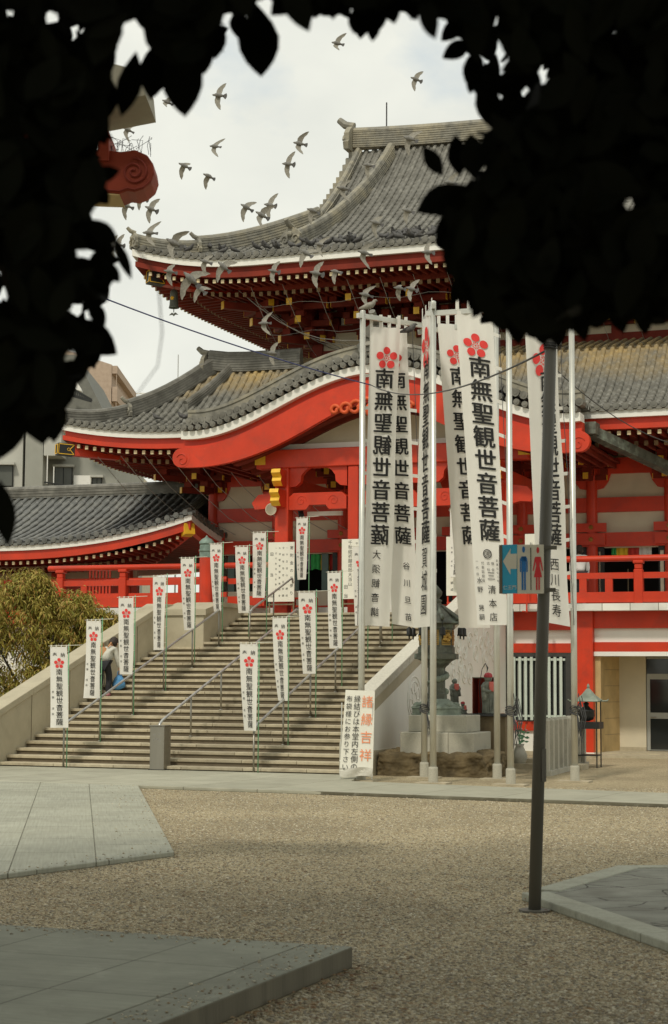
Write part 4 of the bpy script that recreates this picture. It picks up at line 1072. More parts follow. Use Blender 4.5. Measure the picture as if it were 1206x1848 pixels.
hip_tip(RL, -1, -.80, .02, 4.3, lr, .30, .34); hip_tip(RL, 1, -.80, .02, 4.3, lr, .30, .34)

# ---- porch with curved gable
KC, KW, KZ, KH = -.93, 5.82, 8.98, 1.72
def K_(s):
    x = max(-1, min(1, (s-KC)/KW)); return KZ + KH*(.5 + .5*math.cos(PI*x)) + .10*abs(x)**6
def Kn(s):
    e = .01; d = Vector((2*e, 0, K_(s+e)-K_(s-e))).normalized(); return Vector((-d.z, 0, d.x))
SS = np.linspace(KC-KW, KC+KW, 61)
def kband(mb, o0, o1, t0, t1, s0=None, s1=None, n=60):
    ss = np.linspace(s0 if s0 is not None else KC-KW, s1 if s1 is not None else KC+KW, n+1)
    for a, b in zip(ss, ss[1:]):
        pa, pb, na, nb = Vector((a,0,K_(a))), Vector((b,0,K_(b))), Kn(a), Kn(b); vs = []
        for o in (o0, o1):
            for p, q, t in ((pa,na,t0),(pb,nb,t0),(pb,nb,t1),(pa,na,t1)): r = p + q*o; vs.append((r.x, t, r.z))
        mb.hexa(vs)
pt_ = MB(); tstart = 10.95; ntc = 19; sp = .30
offs = [-.5, -.30, -.24, -.13, 0, .13, .24, .30, .5]; hs = [0, 0, .055, .092, .105, .092, .055, 0, 0]
for i in range(ntc):
    tcn = tstart + (i+.5)*sp; b = len(pt_.V); nn = 72
    for j in range(nn+1):
        for q in (0, 1):
            if j == nn and q: continue
            s_ = KC-KW + 2*KW*(j + q*.93)/nn; n_ = Kn(s_)
            drop = .012 if q == 0 else -.012
            if s_ > KC: drop = -drop
            for o, h in zip(offs, hs): p = Vector((s_, 0, K_(s_))) + n_*(.28 + h + drop); pt_.V.append((p.x, tcn + o*sp, p.z))
    rows = 2*nn+1
    for j in range(rows-1):
        for c in range(8): a = b + j*9 + c; pt_.F.append((a, a+1, a+10, a+9)); pt_.M.append(0)
pr = obj('porch_roof', pt_, M['tile_moss'], hall, fix=False)
vb = MB()
for j in range(50):      # rows of round tile ends along the curved verge
    s_ = KC-KW + 2*KW*(j+.5)/50; n_ = Kn(s_); d_ = Vector((n_.z, 0, -n_.x))
    for lv, rr, tt in ((.12, .088, 10.86), (.31, .115, 10.92)):
        p = Vector((s_ + (.13 if lv > .2 else 0)*d_.x, tt, K_(s_))) + n_*lv
        vb.tube([p, p + Vector((0, .45, 0))], rr, 8)
        vb.tube([p - Vector((0,.012,0)), p], rr*.5, 6)
obj('verge_tile', vb, M['tile'], pr)
kr = MB(); kband(kr, .36, .62, 11.35, 11.75); kband(kr, .62, .70, 11.32, 11.78)
obj('verge_ridge', kr, M['ridge'], pr)
obj_ = ornament(pr, (KC, 11.3, K_(KC)+.45), (0,-1), .8); obj_.data.materials[0] = M['tile']
mb = MB(); kband(mb, -.20, .03, 10.98, 11.5); obj('eave_board', mb, M['trim'], pr)
mb = MB(); kband(mb, -.46, -.2, 11.22, 11.6); kband(mb, -.52, -.38, 11.08, 11.3); obj('fascia', mb, M['red'], pr)
mb = MB()
ss = np.linspace(KC-KW+.05, KC+KW-.05, 61)
for a, b in zip(ss, ss[1:]):
    vs = []
    for top in (0, 1):
        for s_, t in ((a,10.96),(b,10.96),(b,11.16),(a,11.16)):
            x = abs((s_-KC)/KW); dep = -.46 if top else -.46 - (.56 + .16*math.sin(PI*x)**2)
            r = Vector((s_,0,K_(s_))) + Kn(s_)*dep; vs.append((r.x, t, r.z))
    mb.hexa(vs)
for sg in (-1, 1):
    p = Vector((KC + sg*(KW-.02), 0, K_(KC+sg*KW) - .80)); mb.tube([(p.x, 10.955, p.z+.05), (p.x, 11.17, p.z+.05)], .28, 18)
gbd = obj('gable_board', mb, M['red'], hall)
mb = MB()
for sg in (-1, 1):
    p = Vector((KC + sg*(KW-.05), 0, K_(KC+sg*KW) - .82))
    mb.tube([(p.x + sg*(r*math.cos(a)), 10.945, p.z + r*math.sin(a)) for a, r in zip(np.linspace(.5, 8, 26), np.linspace(.20, .04, 26))], .014, 5)
obj('scroll', mb, M['red'], gbd)
mb = MB()
for k, (o, t0) in enumerate(((-.98, 11.5), (-1.04, 12.1), (-1.10, 12.8), (-1.16, 13.5))):
    kband(mb, o-.10, o+.06, t0, t0+.34, KC-KW*.8, KC+KW*.8)
kband(mb, -.72, -.66, 11.17, 16.4)
for s_ in np.linspace(KC-KW+.15, KC+KW-.15, 44):
    r = Vector((s_,0,K_(s_))) + Kn(s_)*-.80; mb.box(r.x-.05, r.x+.05, 11.17, 16.3, r.z-.06, r.z+.06)
obj('porch_soffit', mb, M['red_old_shaded'], pr)
mb = MB()   # carved pendant in the middle of the gable
for sg in (-1, 1):
    for k in range(4):
        r = .26 - .04*k; c = (KC + sg*(.18 + .30*k), K_(KC) - 1.15 - .02*k)
        mb.tube([(c[0] + r*math.cos(a)*(1-.09*a), 10.93 - .01*k, c[1] + r*math.sin(a)*(1-.09*a)) for a in np.linspace(0, 7, 16)], .055, 6)
mb.ball((KC, 10.95, K_(KC)-1.25), .22, 12, sy=.5)
obj('gable_pendant', mb, mat('carved_orange_red', (.62,.10,.03), .5, .2, 6.0), pr, smooth=True)
# tympanum, beams, columns
PT = 12.0; PCOL = [-3.95, -1.8, .30, 2.48]
mb = MB(); ss = np.linspace(KC-3.1, KC+3.1, 25); mb.prism([(KC-3.1, 8.62)] + [(s_, K_(s_) - 1.0) for s_ in ss] + [(KC+3.1, 8.62)], 12.25, 12.35)
tp = obj('tympanum', mb, M['cream'], hall)
mb = MB(); mb.box(KC-3.2, KC+3.2, 12.08, 12.24, 8.56, 8.74); obj('tympanum_sill', mb, M['trim'], tp)
mb = MB(); mb.box(-4.75, 3.28, PT-.20, PT+.22, 8.03, 8.56); bmn = obj('porch_beam', mb, M['red'], hall); bv = bmn.modifiers.new('e','BEVEL'); bv.width = .02
mb = MB()
for s_ in (-4.76, 3.29): mb.box(s_-.012 if s_ < 0 else s_-.0, s_+.0 if s_ < 0 else s_+.012, PT-.21, PT+.23, 8.15, 8.46)
for s_ in (-4.62, 3.16): mb.box(s_-.16, s_+.16, PT-.215, PT-.202, 8.14, 8.47)
obj('gold_cap', mb, M['gold'], bmn)
for i, s_ in enumerate(PCOL):
    mb = MB(); w_ = .21 if i in (0, 3) else .16
    mb.box(s_-w_, s_+w_, PT-w_, PT+w_, 3.84, 8.03); o = obj('porch_column', mb, M['red'], hall); bv = o.modifiers.new('e','BEVEL'); bv.width = .035; bv.segments = 2
    if i in (0, 3):
        # carved noses facing the court, gold fronted
        nb = MB(); gm = MB()
        for zt, dp in ((7.98, .42), (7.40, .55)):
            prof = [(PT-w_, zt-.02), (PT-w_-dp, zt-.02), (PT-w_-dp-.05, zt-.13), (PT-w_-dp+.08, zt-.24), (PT-w_-dp+.02, zt-.36), (PT-w_-dp+.16, zt-.50), (PT-w_, zt-.52)]
            nb.prism(prof, s_-.13, s_+.13, axis='x')
            for (a, b), (c, d) in zip(prof[1:5], prof[2:6]): gm.hexa([(s_-.135,a-.012,b),(s_+.135,a-.012,b),(s_+.135,c-.012,d),(s_-.135,c-.012,d),(s_-.135,a+.01,b),(s_+.135,a+.01,b),(s_+.135,c+.01,d),(s_-.135,c+.01,d)])
        n_ = obj('carved_nose', nb, M['red'], o); obj('gold_front', gm, M['gold'], o)
        sg = -1 if i == 0 else 1
        sn = MB(); sn.prism([(s_+sg*w_, 7.35), (s_+sg*.75, 7.28), (s_+sg*.95, 7.05), (s_+sg*.85, 6.86), (s_+sg*.55, 6.88), (s_+sg*w_, 6.8)], PT-.14, PT+.14)
        obj('carved_nose', sn, M['red'], o)
for a, b in zip(PCOL, PCOL[1:]):
    mb = MB(); x0, x1 = a+.2, b-.2; wd = x1-x0
    mb.prism([(x0, 6.82), (x0+wd*.30, 6.82), (x0+wd*.36, 6.95), (x0+wd*.64, 6.95), (x0+wd*.70, 6.82), (x1, 6.82), (x1, 7.18), (x1-.15, 7.30), (x0+.15, 7.30), (x0, 7.18)], PT-.15, PT+.15)
    rb = obj('rainbow_beam', mb, M['red'], hall)
    cm = MB()
    for sg, xc in ((1, x0+wd*.22), (-1, x1-wd*.22)):
        cm.tube([(xc + sg*r*math.cos(q), PT-.152, 7.07 + r*math.sin(q)) for q, r in zip(np.linspace(0, 9, 26), np.linspace(.16, .03, 26))], .014, 5)
    obj('scroll', cm, M['red'], rb)
    for sg, xc in ((1, x0), (-1, x1)): mb = MB(); mb.prism([(xc, 8.03), (xc+sg*.62, 8.03), (xc+sg*.46, 7.93), (xc+sg*.36, 7.80), (xc+sg*.34, 7.62), (xc+sg*.2, 7.50), (xc, 7.48)], PT-.10, PT+.10); obj('corner_bracket', mb, M['red'], rb)
lm = MB(); lm.box(-3.35, -2.3, 12.3, 12.42, 6.68, 6.80); obj('strip_lamp', lm, M['trim'], hall)
lm = MB(); lm.box(.9, 1.9, 12.3, 12.42, 6.68, 6.80); obj('strip_lamp', lm, M['trim'], hall)
# tie beams from porch to hall
for s_ in (-3.95, 2.48): mb = MB(); mb.box(s_-.15, s_+.15, 12.22, 16.4, 7.35, 7.8); obj('tie_beam', mb, M['red'], hall)

# ---- main floor wall
TM = 16.5; MC = [-8.15, -5.95, -3.75, -1.75, -.05, 1.95, 4.06, 6.35, 8.6, 10.9]
mb = MB(); mb.box(-8.15, 10.9, TM, TM+.12, 5.9, 9.2); mw = obj('main_wall', mb, M['cream'], hall)
mb = MB(); mb.box(-8.35, -8.0, TM, 28, 4.05, 9.2); obj('side_wall', mb, M['cream'], mw); mb = MB(); mb.box(10.75, 11.05, TM, 28, 4.05, 9.2); obj('side_wall', mb, M['cream'], mw)
mb = MB()
mb.box(-8.4, 11.1, TM-.16, TM-.004, 5.93, 6.34); mb.box(-8.3, 11, TM-.10, TM-.003, 6.95, 7.38); mb.box(-8.3, 11, TM-.12, TM-.0035, 8.08, 8.55); mb.box(-8.3,11,TM-.14,TM-.004,4.06,4.28)
for a, b in zip(MC, MC[1:]):
    for sg, xc in ((1, a+.15), (-1, b-.15)): mb.prism([(xc, 8.08), (xc+sg*.42, 8.08), (xc+sg*.34, 7.85), (xc+sg*.2, 7.66), (xc, 7.62)], TM-.095, TM-.003)
obj('wall_beam', mb, M['red'], mw)
for x in MC:
    mb = MB(); mb.tube([(x, TM-.05, 4.05), (x, TM-.05, 8.9)], .165, 16); mb.box(x-.42, x+.42, TM-.26, TM-.165, 5.98, 6.30); mb.box(x-.45, x+.45, TM-.24, TM-.15, 6.36, 6.62)
    c_ = obj('column', mb, M['red'], hall); gm = MB()
    for zz in (6.14, 6.5):
        for k in range(6): a = k*PI/3; gm.ball((x + .045*math.cos(a), TM-.265 if zz < 6.3 else TM-.245, zz + .045*math.sin(a)), .03, 6)
        gm.ball((x, TM-.27 if zz < 6.3 else TM-.25, zz), .03, 6)
    obj('gold_boss', gm, M['goldleaf'], c_)
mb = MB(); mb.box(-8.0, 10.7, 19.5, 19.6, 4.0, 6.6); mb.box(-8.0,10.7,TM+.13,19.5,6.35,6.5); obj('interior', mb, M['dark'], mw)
for a, b in zip(MC, MC[1:]):
    for x in (a+.26, b-.26): mb = MB(); mb.box(x-.09, x+.09, TM-.03, TM+.05, 4.28, 5.92); mb.prism([(x-.09,5.80),(x+.09,5.80),(x+.05,5.92),(x-.05,5.92)], TM-.07, TM-.032); obj('door_jamb', mb, M['black'], mw)
for a, b in ((-8.15,-5.95), (-5.95,-3.75)): mb = MB(); mb.box(a+.36, b-.36, TM+.0, TM+.04, 4.28, 4.75); obj('low_panel', mb, M['cream'], mw)
for a, b in ((4.06, 6.35),): mb = MB(); mb.box(a+.19, a+.24, TM-.03, TM+.03, 4.28, 5.92); obj('white_jamb', mb, M['cream'], mw); mb = MB(); mb.box(b-.30, b-.2, TM-.04, TM+.03, 4.28, 5.92)
obj('white_jamb', mb, M['cream'], mw)
M['teal'] = mat('teal_door', (.10,.16,.14), .5)
for a, b in ((-8.15,-5.95), (-5.95,-3.75)):
    for x in (a+.5, b-.72): mb = MB(); mb.box(x, x+.22, TM+.0, TM+.05, 4.76, 5.92); obj('door_leaf', mb, M['teal'], mw)
def curtain(px0, px1, y0, y1, m):
    s0, z0 = L(px0, y1, TM+.1); s1, z1 = L(px1, y0, TM+.1)
    mb = MB(); mb.grid(lambda u, v: (s0 + (s1-s0)*u, TM+.10 + .03*math.sin(u*14) + .02*math.sin(9*v), z0 + (z1-z0)*v - .02*math.cos(u*2*PI)), 14, 5); obj('curtain', mb, m, mw, smooth=True, fix=False)
for a, b, k in ((531,547,'cwhite'),(547,561,'purple'),(561,579,'cgreen'),(579,594,'cyellow'),(595,612,'cred')): curtain(a, b, 1000, 1028, M['cur_'+k])
for a, b, k in ((1104,1113,'cgreen'),(1113,1134,'cyellow'),(1134,1154,'cred'),(1154,1176,'cwhite')): curtain(a, b, 984, 1007, M['cur_'+k])
for i, x in enumerate(MC[:3] + MC[5:]): bracket(x, TM-.1, 7.95, mw, 'f', 2, .62, .85)
bracket(-8.15, TM, 7.95, mw, 'f', 2, .8, .9, True, diag=1)
for t in (18.6, 20.8): bracket(-8.3, t, 7.95, mw, 'l', 2, .62, .85)
# offerings and fittings inside the open doors
mb = MB(); mb.box(4.75, 5.35, TM+.5, TM+.9, 4.06, 4.5); mb.box(5.0,5.03,TM+.45,TM+.48,4.3,5.3); mb.lathe([(.05,0),(.09,.05),(.04,.12)], 8, (5.2, TM+.6, 4.5)); obj('offering_table', mb, M['wood'], mw)

# ---- balcony slab, ground floor
mb = MB(); mb.box(2.56, 14.2, 11.9, 16.4, 3.88, 4.07); mb.box(-11.6, -6.05, 11.9, 16.4, 3.88, 4.07); mb.box(-6.04, 2.55, 12.3, 16.45, 3.85, 4.05)
o = obj('balcony_slab', mb, M['gridtile'], hall)
def balustrade(s0, s1, posts, struts, name='balustrade'):
    mb = MB(); T = 12.12
    mb.box(s0, s1, T-.09, T+.09, 4.10, 4.38); mb.box(s0, s1, T-.06, T+.06, 4.74, 4.90); mb.tube([(s0-.12, T, 5.28), (s1+.12, T, 5.28)], .085, 12)
    o = obj(name, mb, M['red'], hall)
    for x in posts:
        pb = MB(); pb.box(x-.12, x+.12, T-.122, T+.122, 4.075, 4.98); pb.box(x-.10, x+.10, T-.10, T+.10, 4.981, 5.13); pb.box(x-.14, x+.14, T-.13, T+.13, 5.131, 5.22)
        q = obj('post', pb, M['red'], o); bv = q.modifiers.new('e','BEVEL'); bv.width = .02
    for x in struts:
        pb = MB(); pb.box(x-.10, x+.10, T-.055, T+.055, 4.381, 4.739); obj('strut', pb, M['red'], o)
    return o
balustrade(2.62, 14.1, [3.55, 6.2, 8.8, 11.4, 13.8], [2.9, 4.7, 5.4, 7.1, 7.8, 9.7, 10.5, 12.5])
balustrade(-11.5, -6.3, [-11.2, -9.1], [-10.4, -8.1, -7.2])
balustrade(-5.7, -4.55, [-4.75], [-5.3])
# stout post with bronze cap at the head of the stairs
pp = MB(); pp.lathe([(.20,0),(.20,1.36)], 20, (-5.98, 11.15, 4.09)); o = obj('newel_post', pp, M['red'], hall); 
pc = MB(); pc.lathe([(.205,0),(.205,.16),(.225,.18),(.225,.22),(.20,.24),(.20,.34),(.18,.36),(.215,.40),(.21,.46),(.14,.53),(.05,.58),(.01,.64)], 20, (-5.98, 11.15, 5.45)); smooth_by_angle(obj('bronze_cap', pc, M['verdigris'], o), 40)
pp = MB(); pp.lathe([(.12,0),(.12,.25),(.13,.27),(.08,.33),(.015,.42)], 16, (-4.75, 12.12, 5.22)); obj('bronze_cap', pp, M['verdigris'], o, smooth=True)
# ground floor facade
TG = 12.5
def zz(y, px=1060): return L(px, y, TG)[1]
def ss_(px, y=1250): return L(px, y, TG)[0]
c0, c1 = ss_(1045), ss_(1074)
mb = MB(); mb.box(2.56, c0, TG, TG+.3, 0, 3.88); gw = obj('ground_wall', mb, M['white'], hall)
mb = MB(); mb.box(-11.4, -6.43, TG, TG+.3, 0, 3.88); obj('ground_wall', mb, M['white'], hall)
mb = MB(); mb.box(-11.4, 14.2, 17, 28, 0, 3.87); obj('ground_wall', mb, M['white'], hall)
for ca, cb2 in ((c0, c1), (9.0, 9.5)):
    mb = MB(); mb.box(ca, cb2, TG-.25, TG+.5, .1, 3.879); gc = obj('ground_column', mb, M['red'], hall)
    mb = MB(); mb.box(ca-.02, cb2+.02, TG-.27, TG+.52, 0, .1); obj('column_base', mb, M['trim'], gc)
mb = MB(); mb.box(2.56, c0-.003, TG-.12, TG-.003, zz(1137), 3.878); mb.box(c1+.003, 9.0, TG-.12, TG+.2, zz(1134), 3.878)
mb.box(2.56, c0-.003, TG-.08, TG-.003, zz(1178), zz(1161)); mb.box(c1+.003, 9.0, TG-.08, TG+.2, zz(1176), zz(1159))
w0, w1 = ss_(924), ss_(1032)
mb.box(2.56, c0-.003, TG-.07, TG-.003, zz(1320), zz(1303)); obj('red_band', mb, M['red'], gw)
mb = MB(); mb.box(c1+.003, 9.0, TG-.02, TG+.2, zz(1159)+.002, zz(1134)-.002); obj('white_band', mb, M['white'], gw)
mb = MB(); mb.box(c1+.003, 9.0, TG-.10, TG+.3, zz(1184), zz(1176)-.003); obj('lintel', mb, M['trim'], gw)
wn = MB(); zb, zt = zz(1302), zz(1179)
wn.box(w0, w1, TG-.03, TG-.002, zb, zt); wo = obj('window', wn, M['glass'], hall)
mb = MB(); mb.box(w0-.05, w0+.0, TG-.10, TG-.004, zb, zt); mb.box(w1-.14, w1+.1, TG-.10, TG-.004, zb, zt); mb.box(w0, w1-.14, TG-.10, TG-.031, zt-.09, zt-.002); mb.box(w0, w1-.14, TG-.10, TG-.031, zb+.002, zb+.05); obj('window_frame', mb, mat('charcoal_frame', (.055,.055,.05), .5), wo)
mb = MB(); n = 9
for k in range(n):
    x = w0 + .10 + (w1-w0-.36)*k/(n-1); mb.box(x-.036, x+.036, TG-.16, TG-.11, zb+.02, zt-.10)
mb.box(w0, w1-.15, TG-.112, TG-.10, zb+.10, zb+.16); mb.box(w0, w1-.15, TG-.112, TG-.10, zt-.2, zt-.14); obj('window_bar', mb, M['blind'], wo)
mb = MB(); n = 8
for k in range(n): x = w0 + .2 + (w1-w0-.5)*k/(n-1); mb.box(x-.035, x+.035, TG-.04, TG-.031, zb+.1, zt-.12)
obj('inner_blind', mb, mat('dull_blind', (.20,.205,.17), .7), wo)
# recessed doorway
TB = 14.0; lx = c1 + .16
s1118 = L(1118, 1250, TB)[0]; s1166 = L(1166, 1250, TB)[0]
mb = MB(); mb.box(c1, lx, TG+.001, TB+.2, .1, zz(1184)); mb.hexa([(lx+.001,TG+.5,.1),(s1118,TB,.1),(s1118-.1,TB+.1,.1),(lx-.1,TG+.6,.1),(lx+.001,TG+.5,zz(1184)),(s1118,TB,zz(1184)),(s1118-.1,TB+.1,zz(1184)),(lx-.1,TG+.6,zz(1184))])
tn = obj('stone_reveal', mb, M['tan'], hall)
mb = MB()
for z in np.arange(.55, 2.7, .44): mb.hexa([(lx+.004,TG+.5,z),(s1118+.003,TB,z),(s1118-.05,TB+.05,z),(lx-.05,TG+.55,z),(lx+.004,TG+.5,z+.01),(s1118+.003,TB,z+.01),(s1118-.05,TB+.05,z+.01),(lx-.05,TG+.55,z+.01)])
obj('stone_joint', mb, M['wood'], tn)
mb = MB(); mb.box(s1118-.1, s1166, TB+.002, TB+.2, .1, 2.8); mb.box(s1166, 9.0, TB+.15, TB+.3, .1, 2.8); obj('recess_wall', mb, M['cream'], gw)
mb = MB(); mb.box(s1118-.1, s1166-.003, TB-.012, TB-.0, .1, .2); obj('skirting', mb, M['granite'], gw)
mb = MB(); mb.box(c1, 9.0, TG+.201, TB+.2, zz(1184)+.02, zz(1184)+.12); obj('recess_ceiling', mb, M['cream'], gw)
zd = lambda y: L(1180, y, TB)[1]
d0, d1 = s1166 + .02, s1166 + 1.9
dr = MB(); dr.box(d0, d1, TB+.04, TB+.07, .12, zd(1187)); do = obj('door', dr, M['glass'], hall)
mb = MB()
for x in (d0, d0+.94, d1-.09): mb.box(x, x+.09, TB, TB+.039, .12, zd(1226))
for ya, yb in ((1226,1216), (1297,1286), (1362,1353)): mb.box(d0, d1, TB+.002, TB+.037, max(.12, zd(ya)), zd(yb))
mb.box(d0, d1, TB+.0, TB+.037, zd(1187)-.03, zd(1187)+.02); obj('door_frame', mb, M['alu'], do)
mb = MB(); mb.tube([(d0+.12, TB-.04, 1.02), (d0+.26, TB-.04, 1.02)], .013, 6); mb.tube([(d0+.12,TB-.04,1.02),(d0+.12,TB,1.02)], .01, 6); obj('door_handle', mb, M['steel'], do)
# drain pipes, gutter and bird net under the eaves
mb = MB()
s_, z_ = L(330, 800, 11.6); mb.box(-6.85, -6.4, 11.7, 12.3, 8.62, 8.86); mb.tube([(-4.6, 14.6, 7.75), (-4.15, 13.9, 6.85)], .085, 10)
obj('drain_pipe', mb, M['black'], hall)
mb = MB(); a = Vector((5.05, 11.55, 8.85)); b = Vector((6.4, 8.9, 8.55)); b = Vector((7.6, 13.2, 8.3))
mb.bar((4.95, 11.9, 8.72), (7.4, 15.9, 7.6), .32, .28); mb.box(4.72, 5.2, 11.5, 12.1, 8.60, 8.92)
obj('gutter', mb, M['bronze'], hall)
net = MB(); rng = random.Random(9)
for t in np.linspace(15.5, 27, 14):
    z_ = 14.3; pts = []
    for k in range(7): u = k/6; pts.append((HC-8.6 + u*4.2, t, 14.25 - u*1.9 - .55*math.sin(PI*u)))
    net.tube(pts, .012, 4, caps=False)
for u in (.18,.36,.52,.68,.84): net.tube([(HC-8.6 + u*4.2, t, 14.25 - u*1.9 - .55*math.sin(PI*u)) for t in np.linspace(15.5, 27, 8)], .009, 4, caps=False)
for x in np.linspace(-6.2, 7.5, 14):
    net.tube([(x, 14.7, 14.1), (x+.1, 15.5, 13.3), (x+.05, 17, 12.55), (x, 18.0, 12.3)], .009, 4, caps=False)
for z_, t in ((13.6, 15.25), (12.9, 16.3)): net.tube([(x, t, z_ - .06*math.sin(x*3)) for x in np.linspace(-6.2, 4.5, 24)], .007, 4, caps=False)
for x in np.linspace(-10.5, -5, 8): net.tube([(x, 13.0, 8.75), (x+.3, 14.2, 7.9), (x+.9, 15.6, 7.0), (x+1.6, 16.6, 6.5)], .012, 4, caps=False)
obj('bird_net', net, M['net'], hall)
# lightning rod on the ridge
mb = MB(); s_, z_ = L(698, 185, 22.7); mb.tube([(s_, 22.7, zr+.4), (s_, 22.7, z_)], .025, 6); obj('lightning_rod', mb, M['wire'], hall)

# wind bell on the corner of the upper eave
wbp = G(tipU.x + .50, tipU.y + .50, 0)
bl = thing('wind_bell', 'small dark bronze bell hanging from the tip of the upper eave corner', 'bell', (wbp.x, wbp.y, tipU.z - .20), -YAW)
mb = MB(); mb.lathe([(.01,-.12),(.07,-.13),(.115,-.18),(.125,-.30),(.14,-.62),(.165,-.72),(.15,-.72),(.12,-.60)], 14); mb.tube([(0,0,.12),(0,0,-.13)], .014, 6); smooth_by_angle(obj('bell_body', mb, M['bronze'], bl), 45)
mb = MB(); mb.tube([(0,0,-.6),(0,0,-.86)], .014, 6); mb.prism([(-.16,-.94),(-.06,-.86),(0,-.9),(.06,-.86),(.16,-.94),(.05,-.93),(0,-.98),(-.05,-.93)], -.015, .015); obj('clapper', mb, M['bronze'], bl)
mb = MB()
for k in range(5): a = 2*PI*k/5+.3; mb.ball((.035*math.cos(a), -.135, -.42 + .035*math.sin(a)), .03, 6)
obj('gold_crest', mb, M['gold'], bl)

# ------------------------------------------------------------------ notices and loudspeaker on the porch
def notice(s, t, px0, px1, y0, y1, label, cols, fr='wood'):
    sa, za = L(px0, y1, t); sb, zb = L(px1, y0, t); zf = stair_z(t) if t < 11.3 else 3.84
    b = thing('notice_board', label, 'notice', G((sa+sb)/2, t, zf), -YAW)
    w_ = sb - sa; mb = MB(); mb.box(-w_/2, w_/2, -.015, .015, za-zf, zb-zf); o = obj('board', mb, M['paper'], b)
    mb = MB()
    for x in (-w_/2+.03, w_/2-.03): mb.box(x-.02, x+.02, .016, .05, 0, zb-zf)
    mb.box(-w_/2, w_/2, .018, .048, .25, .29); mb.box(-w_/2-.02, -w_/2+.02, -.3, .3, 0, .03); mb.box(w_/2-.02, w_/2+.02, -.3, .3, 0, .03); obj('stand', mb, M['red'] if fr == 'red' else M['wood'], b)
    ink = MB(); f = lambda x, y: Vector((x, -.018, y)); h = zb-za; z0 = za-zf
    for x, tx, a, d, sz in cols: column(ink, tx, f, -w_/2 + x*w_, z0 + h*(1-a), z0 + h*(1-d), sz*w_, bold=0)
    obj('lettering', ink, M['ink'], o, fix=False); return b
notice(0, 11.5, 484, 532, 978, 1086, 'white handwritten notice board below the loudspeaker beside the porch doorway',
       [(.90,'寄附金のお参り',.1,.86,.13),(.72,'一千日当山お願成',.1,.9,.08),(.58,'令和年月吉日祈願',.1,.9,.08),(.44,'大須観音講員寄附金',.1,.9,.07),(.3,'一日千秋当山お参り',.1,.8,.07),(.14,'田当山',.2,.9,.13)])
notice(0, 11.5, 617, 672, 972, 1081, 'white handwritten notice board half hidden behind the flagpole of the handwritten sign',
       [(.9,'一日より',.08,.5,.10),(.7,'一吉日年月より祈り',.08,.9,.09),(.5,'千秋祈願成就お参り',.08,.9,.09),(.28,'千歳結祈願成就大当山'.replace('歳','秋'),.06,.75,.13),(.14,'田当',.8,.95,.13)])
notice(0, 11.5, 806, 840, 968, 1075, 'white notice board with a red edge seen between the big banners, above the lantern roof', [(.3,'一吉日より祈願成',.1,.9,.14),(.6,'年月より願成就',.1,.8,.12)], 'red')
n4 = notice(0, 11.7, 948, 985, 963, 1000, 'small red edged notice just above the restroom sign', [(.3,'お参り',.5,.95,.16),(.7,'下さ',.6,.9,.15)], 'red')
mb = MB(); mb.box(-.34,-.30,-.03,.03,0,1.0); 
# low offering stand below the left notice
os_ = thing('offering_stand', 'low red stand under the notice board beside the porch doorway', 'stand', G(-3.2, 11.75, 3.84), -YAW)
mb = MB(); mb.box(-.35,.35,-.15,.15,.42,.47); mb.box(-.35,.35,-.15,.15,.2,.24); obj('shelf', mb, M['red'], os_)
for x in (-.33,.33):
    mb = MB(); mb.box(x-.02,x+.02,-.14,.14,0,.42); obj('leg', mb, M['red'], os_)
# horn loudspeaker
s_, z_ = L(489, 919, 11.7); ls = thing('loudspeaker', 'round cream horn loudspeaker mounted on the porch column with gold noses', 'loudspeaker', G(s_, 11.7, z_), -YAW)
def lathe_y(prof, n=22):
    mb = MB(); mb.lathe(prof, n); mb.V = [(x, -z, y) for x, y, z in mb.V]; return mb
smooth_by_angle(obj('horn', lathe_y([(.17,.0),(.175,-.01),(.165,-.02),(.12,-.10),(.06,-.17),(.035,-.24),(.03,-.24),(.055,-.16),(.11,-.09),(.155,.0)]), M['cream'], ls), 50)
obj('driver', lathe_y([(.03,-.05),(.055,-.06),(.055,-.14),(.03,-.15)], 14), M['inkgrey'], ls, smooth=True)
mb = MB(); mb.tube([(0,.22,0),(.1,.35,-.02),(-.1+.3,.5,-.02)], .02, 6); obj('bracket', mb, M['black'], ls)

# ------------------------------------------------------------------ restroom sign post
p0 = ground(965, 1645, 0); Yp = p0.y
sp = thing('sign_post', 'tall dark slightly leaning pole with a blue and white restroom sign', 'sign', p0, 0)
top = at(996, 560, Yp) - p0
mb = MB(); mb.tube([Vector((0,0,.02)), top*.5, top], [.056,.055,.053], 18); obj('pole', mb, M['signpole'], sp, smooth=True)
mb = MB(); mb.lathe([(.14,0),(.14,.018),(.06,.02)], 20); obj('base_plate', mb, M['signpole'], sp)
mb = MB(); c_ = top*.235 + Vector((.04,-.035,0)); mb.box(c_.x-.02, c_.x+.02, c_.y-.025, c_.y+.02, c_.z-.13, c_.z+.16); obj('hatch', mb, M['signpole'], sp)
q0 = at(937, 983, Yp-.09) - p0; q1 = at(985, 987, Yp-.12) - p0; q2 = at(934, 1071, Yp-.09) - p0
w_ = (q1-q0); w_.z = 0; hgt = q0.z - q2.z
ang = math.atan2(w_.y, w_.x) ; ww = w_.length
sb = MB(); sb.box(0, ww, 0, .05, 0, hgt)
face = obj('toilet_panel', sb, M['signface'], sp, loc=(q2.x, q2.y, q2.z), rz=ang)
f = lambda x, y: Vector((x, -.003, y))
def poly(mb, pts): mb.add([f(x*ww, y*hgt) for x, y in pts], [tuple(range(len(pts)))])
def ell(mb, cx, cy, rx, ry, n=18): poly(mb, [(cx + rx*math.cos(2*PI*k/n), cy + ry*math.sin(2*PI*k/n)) for k in range(n)])
man = MB(); ell(man, .24, .90, .055, .065)
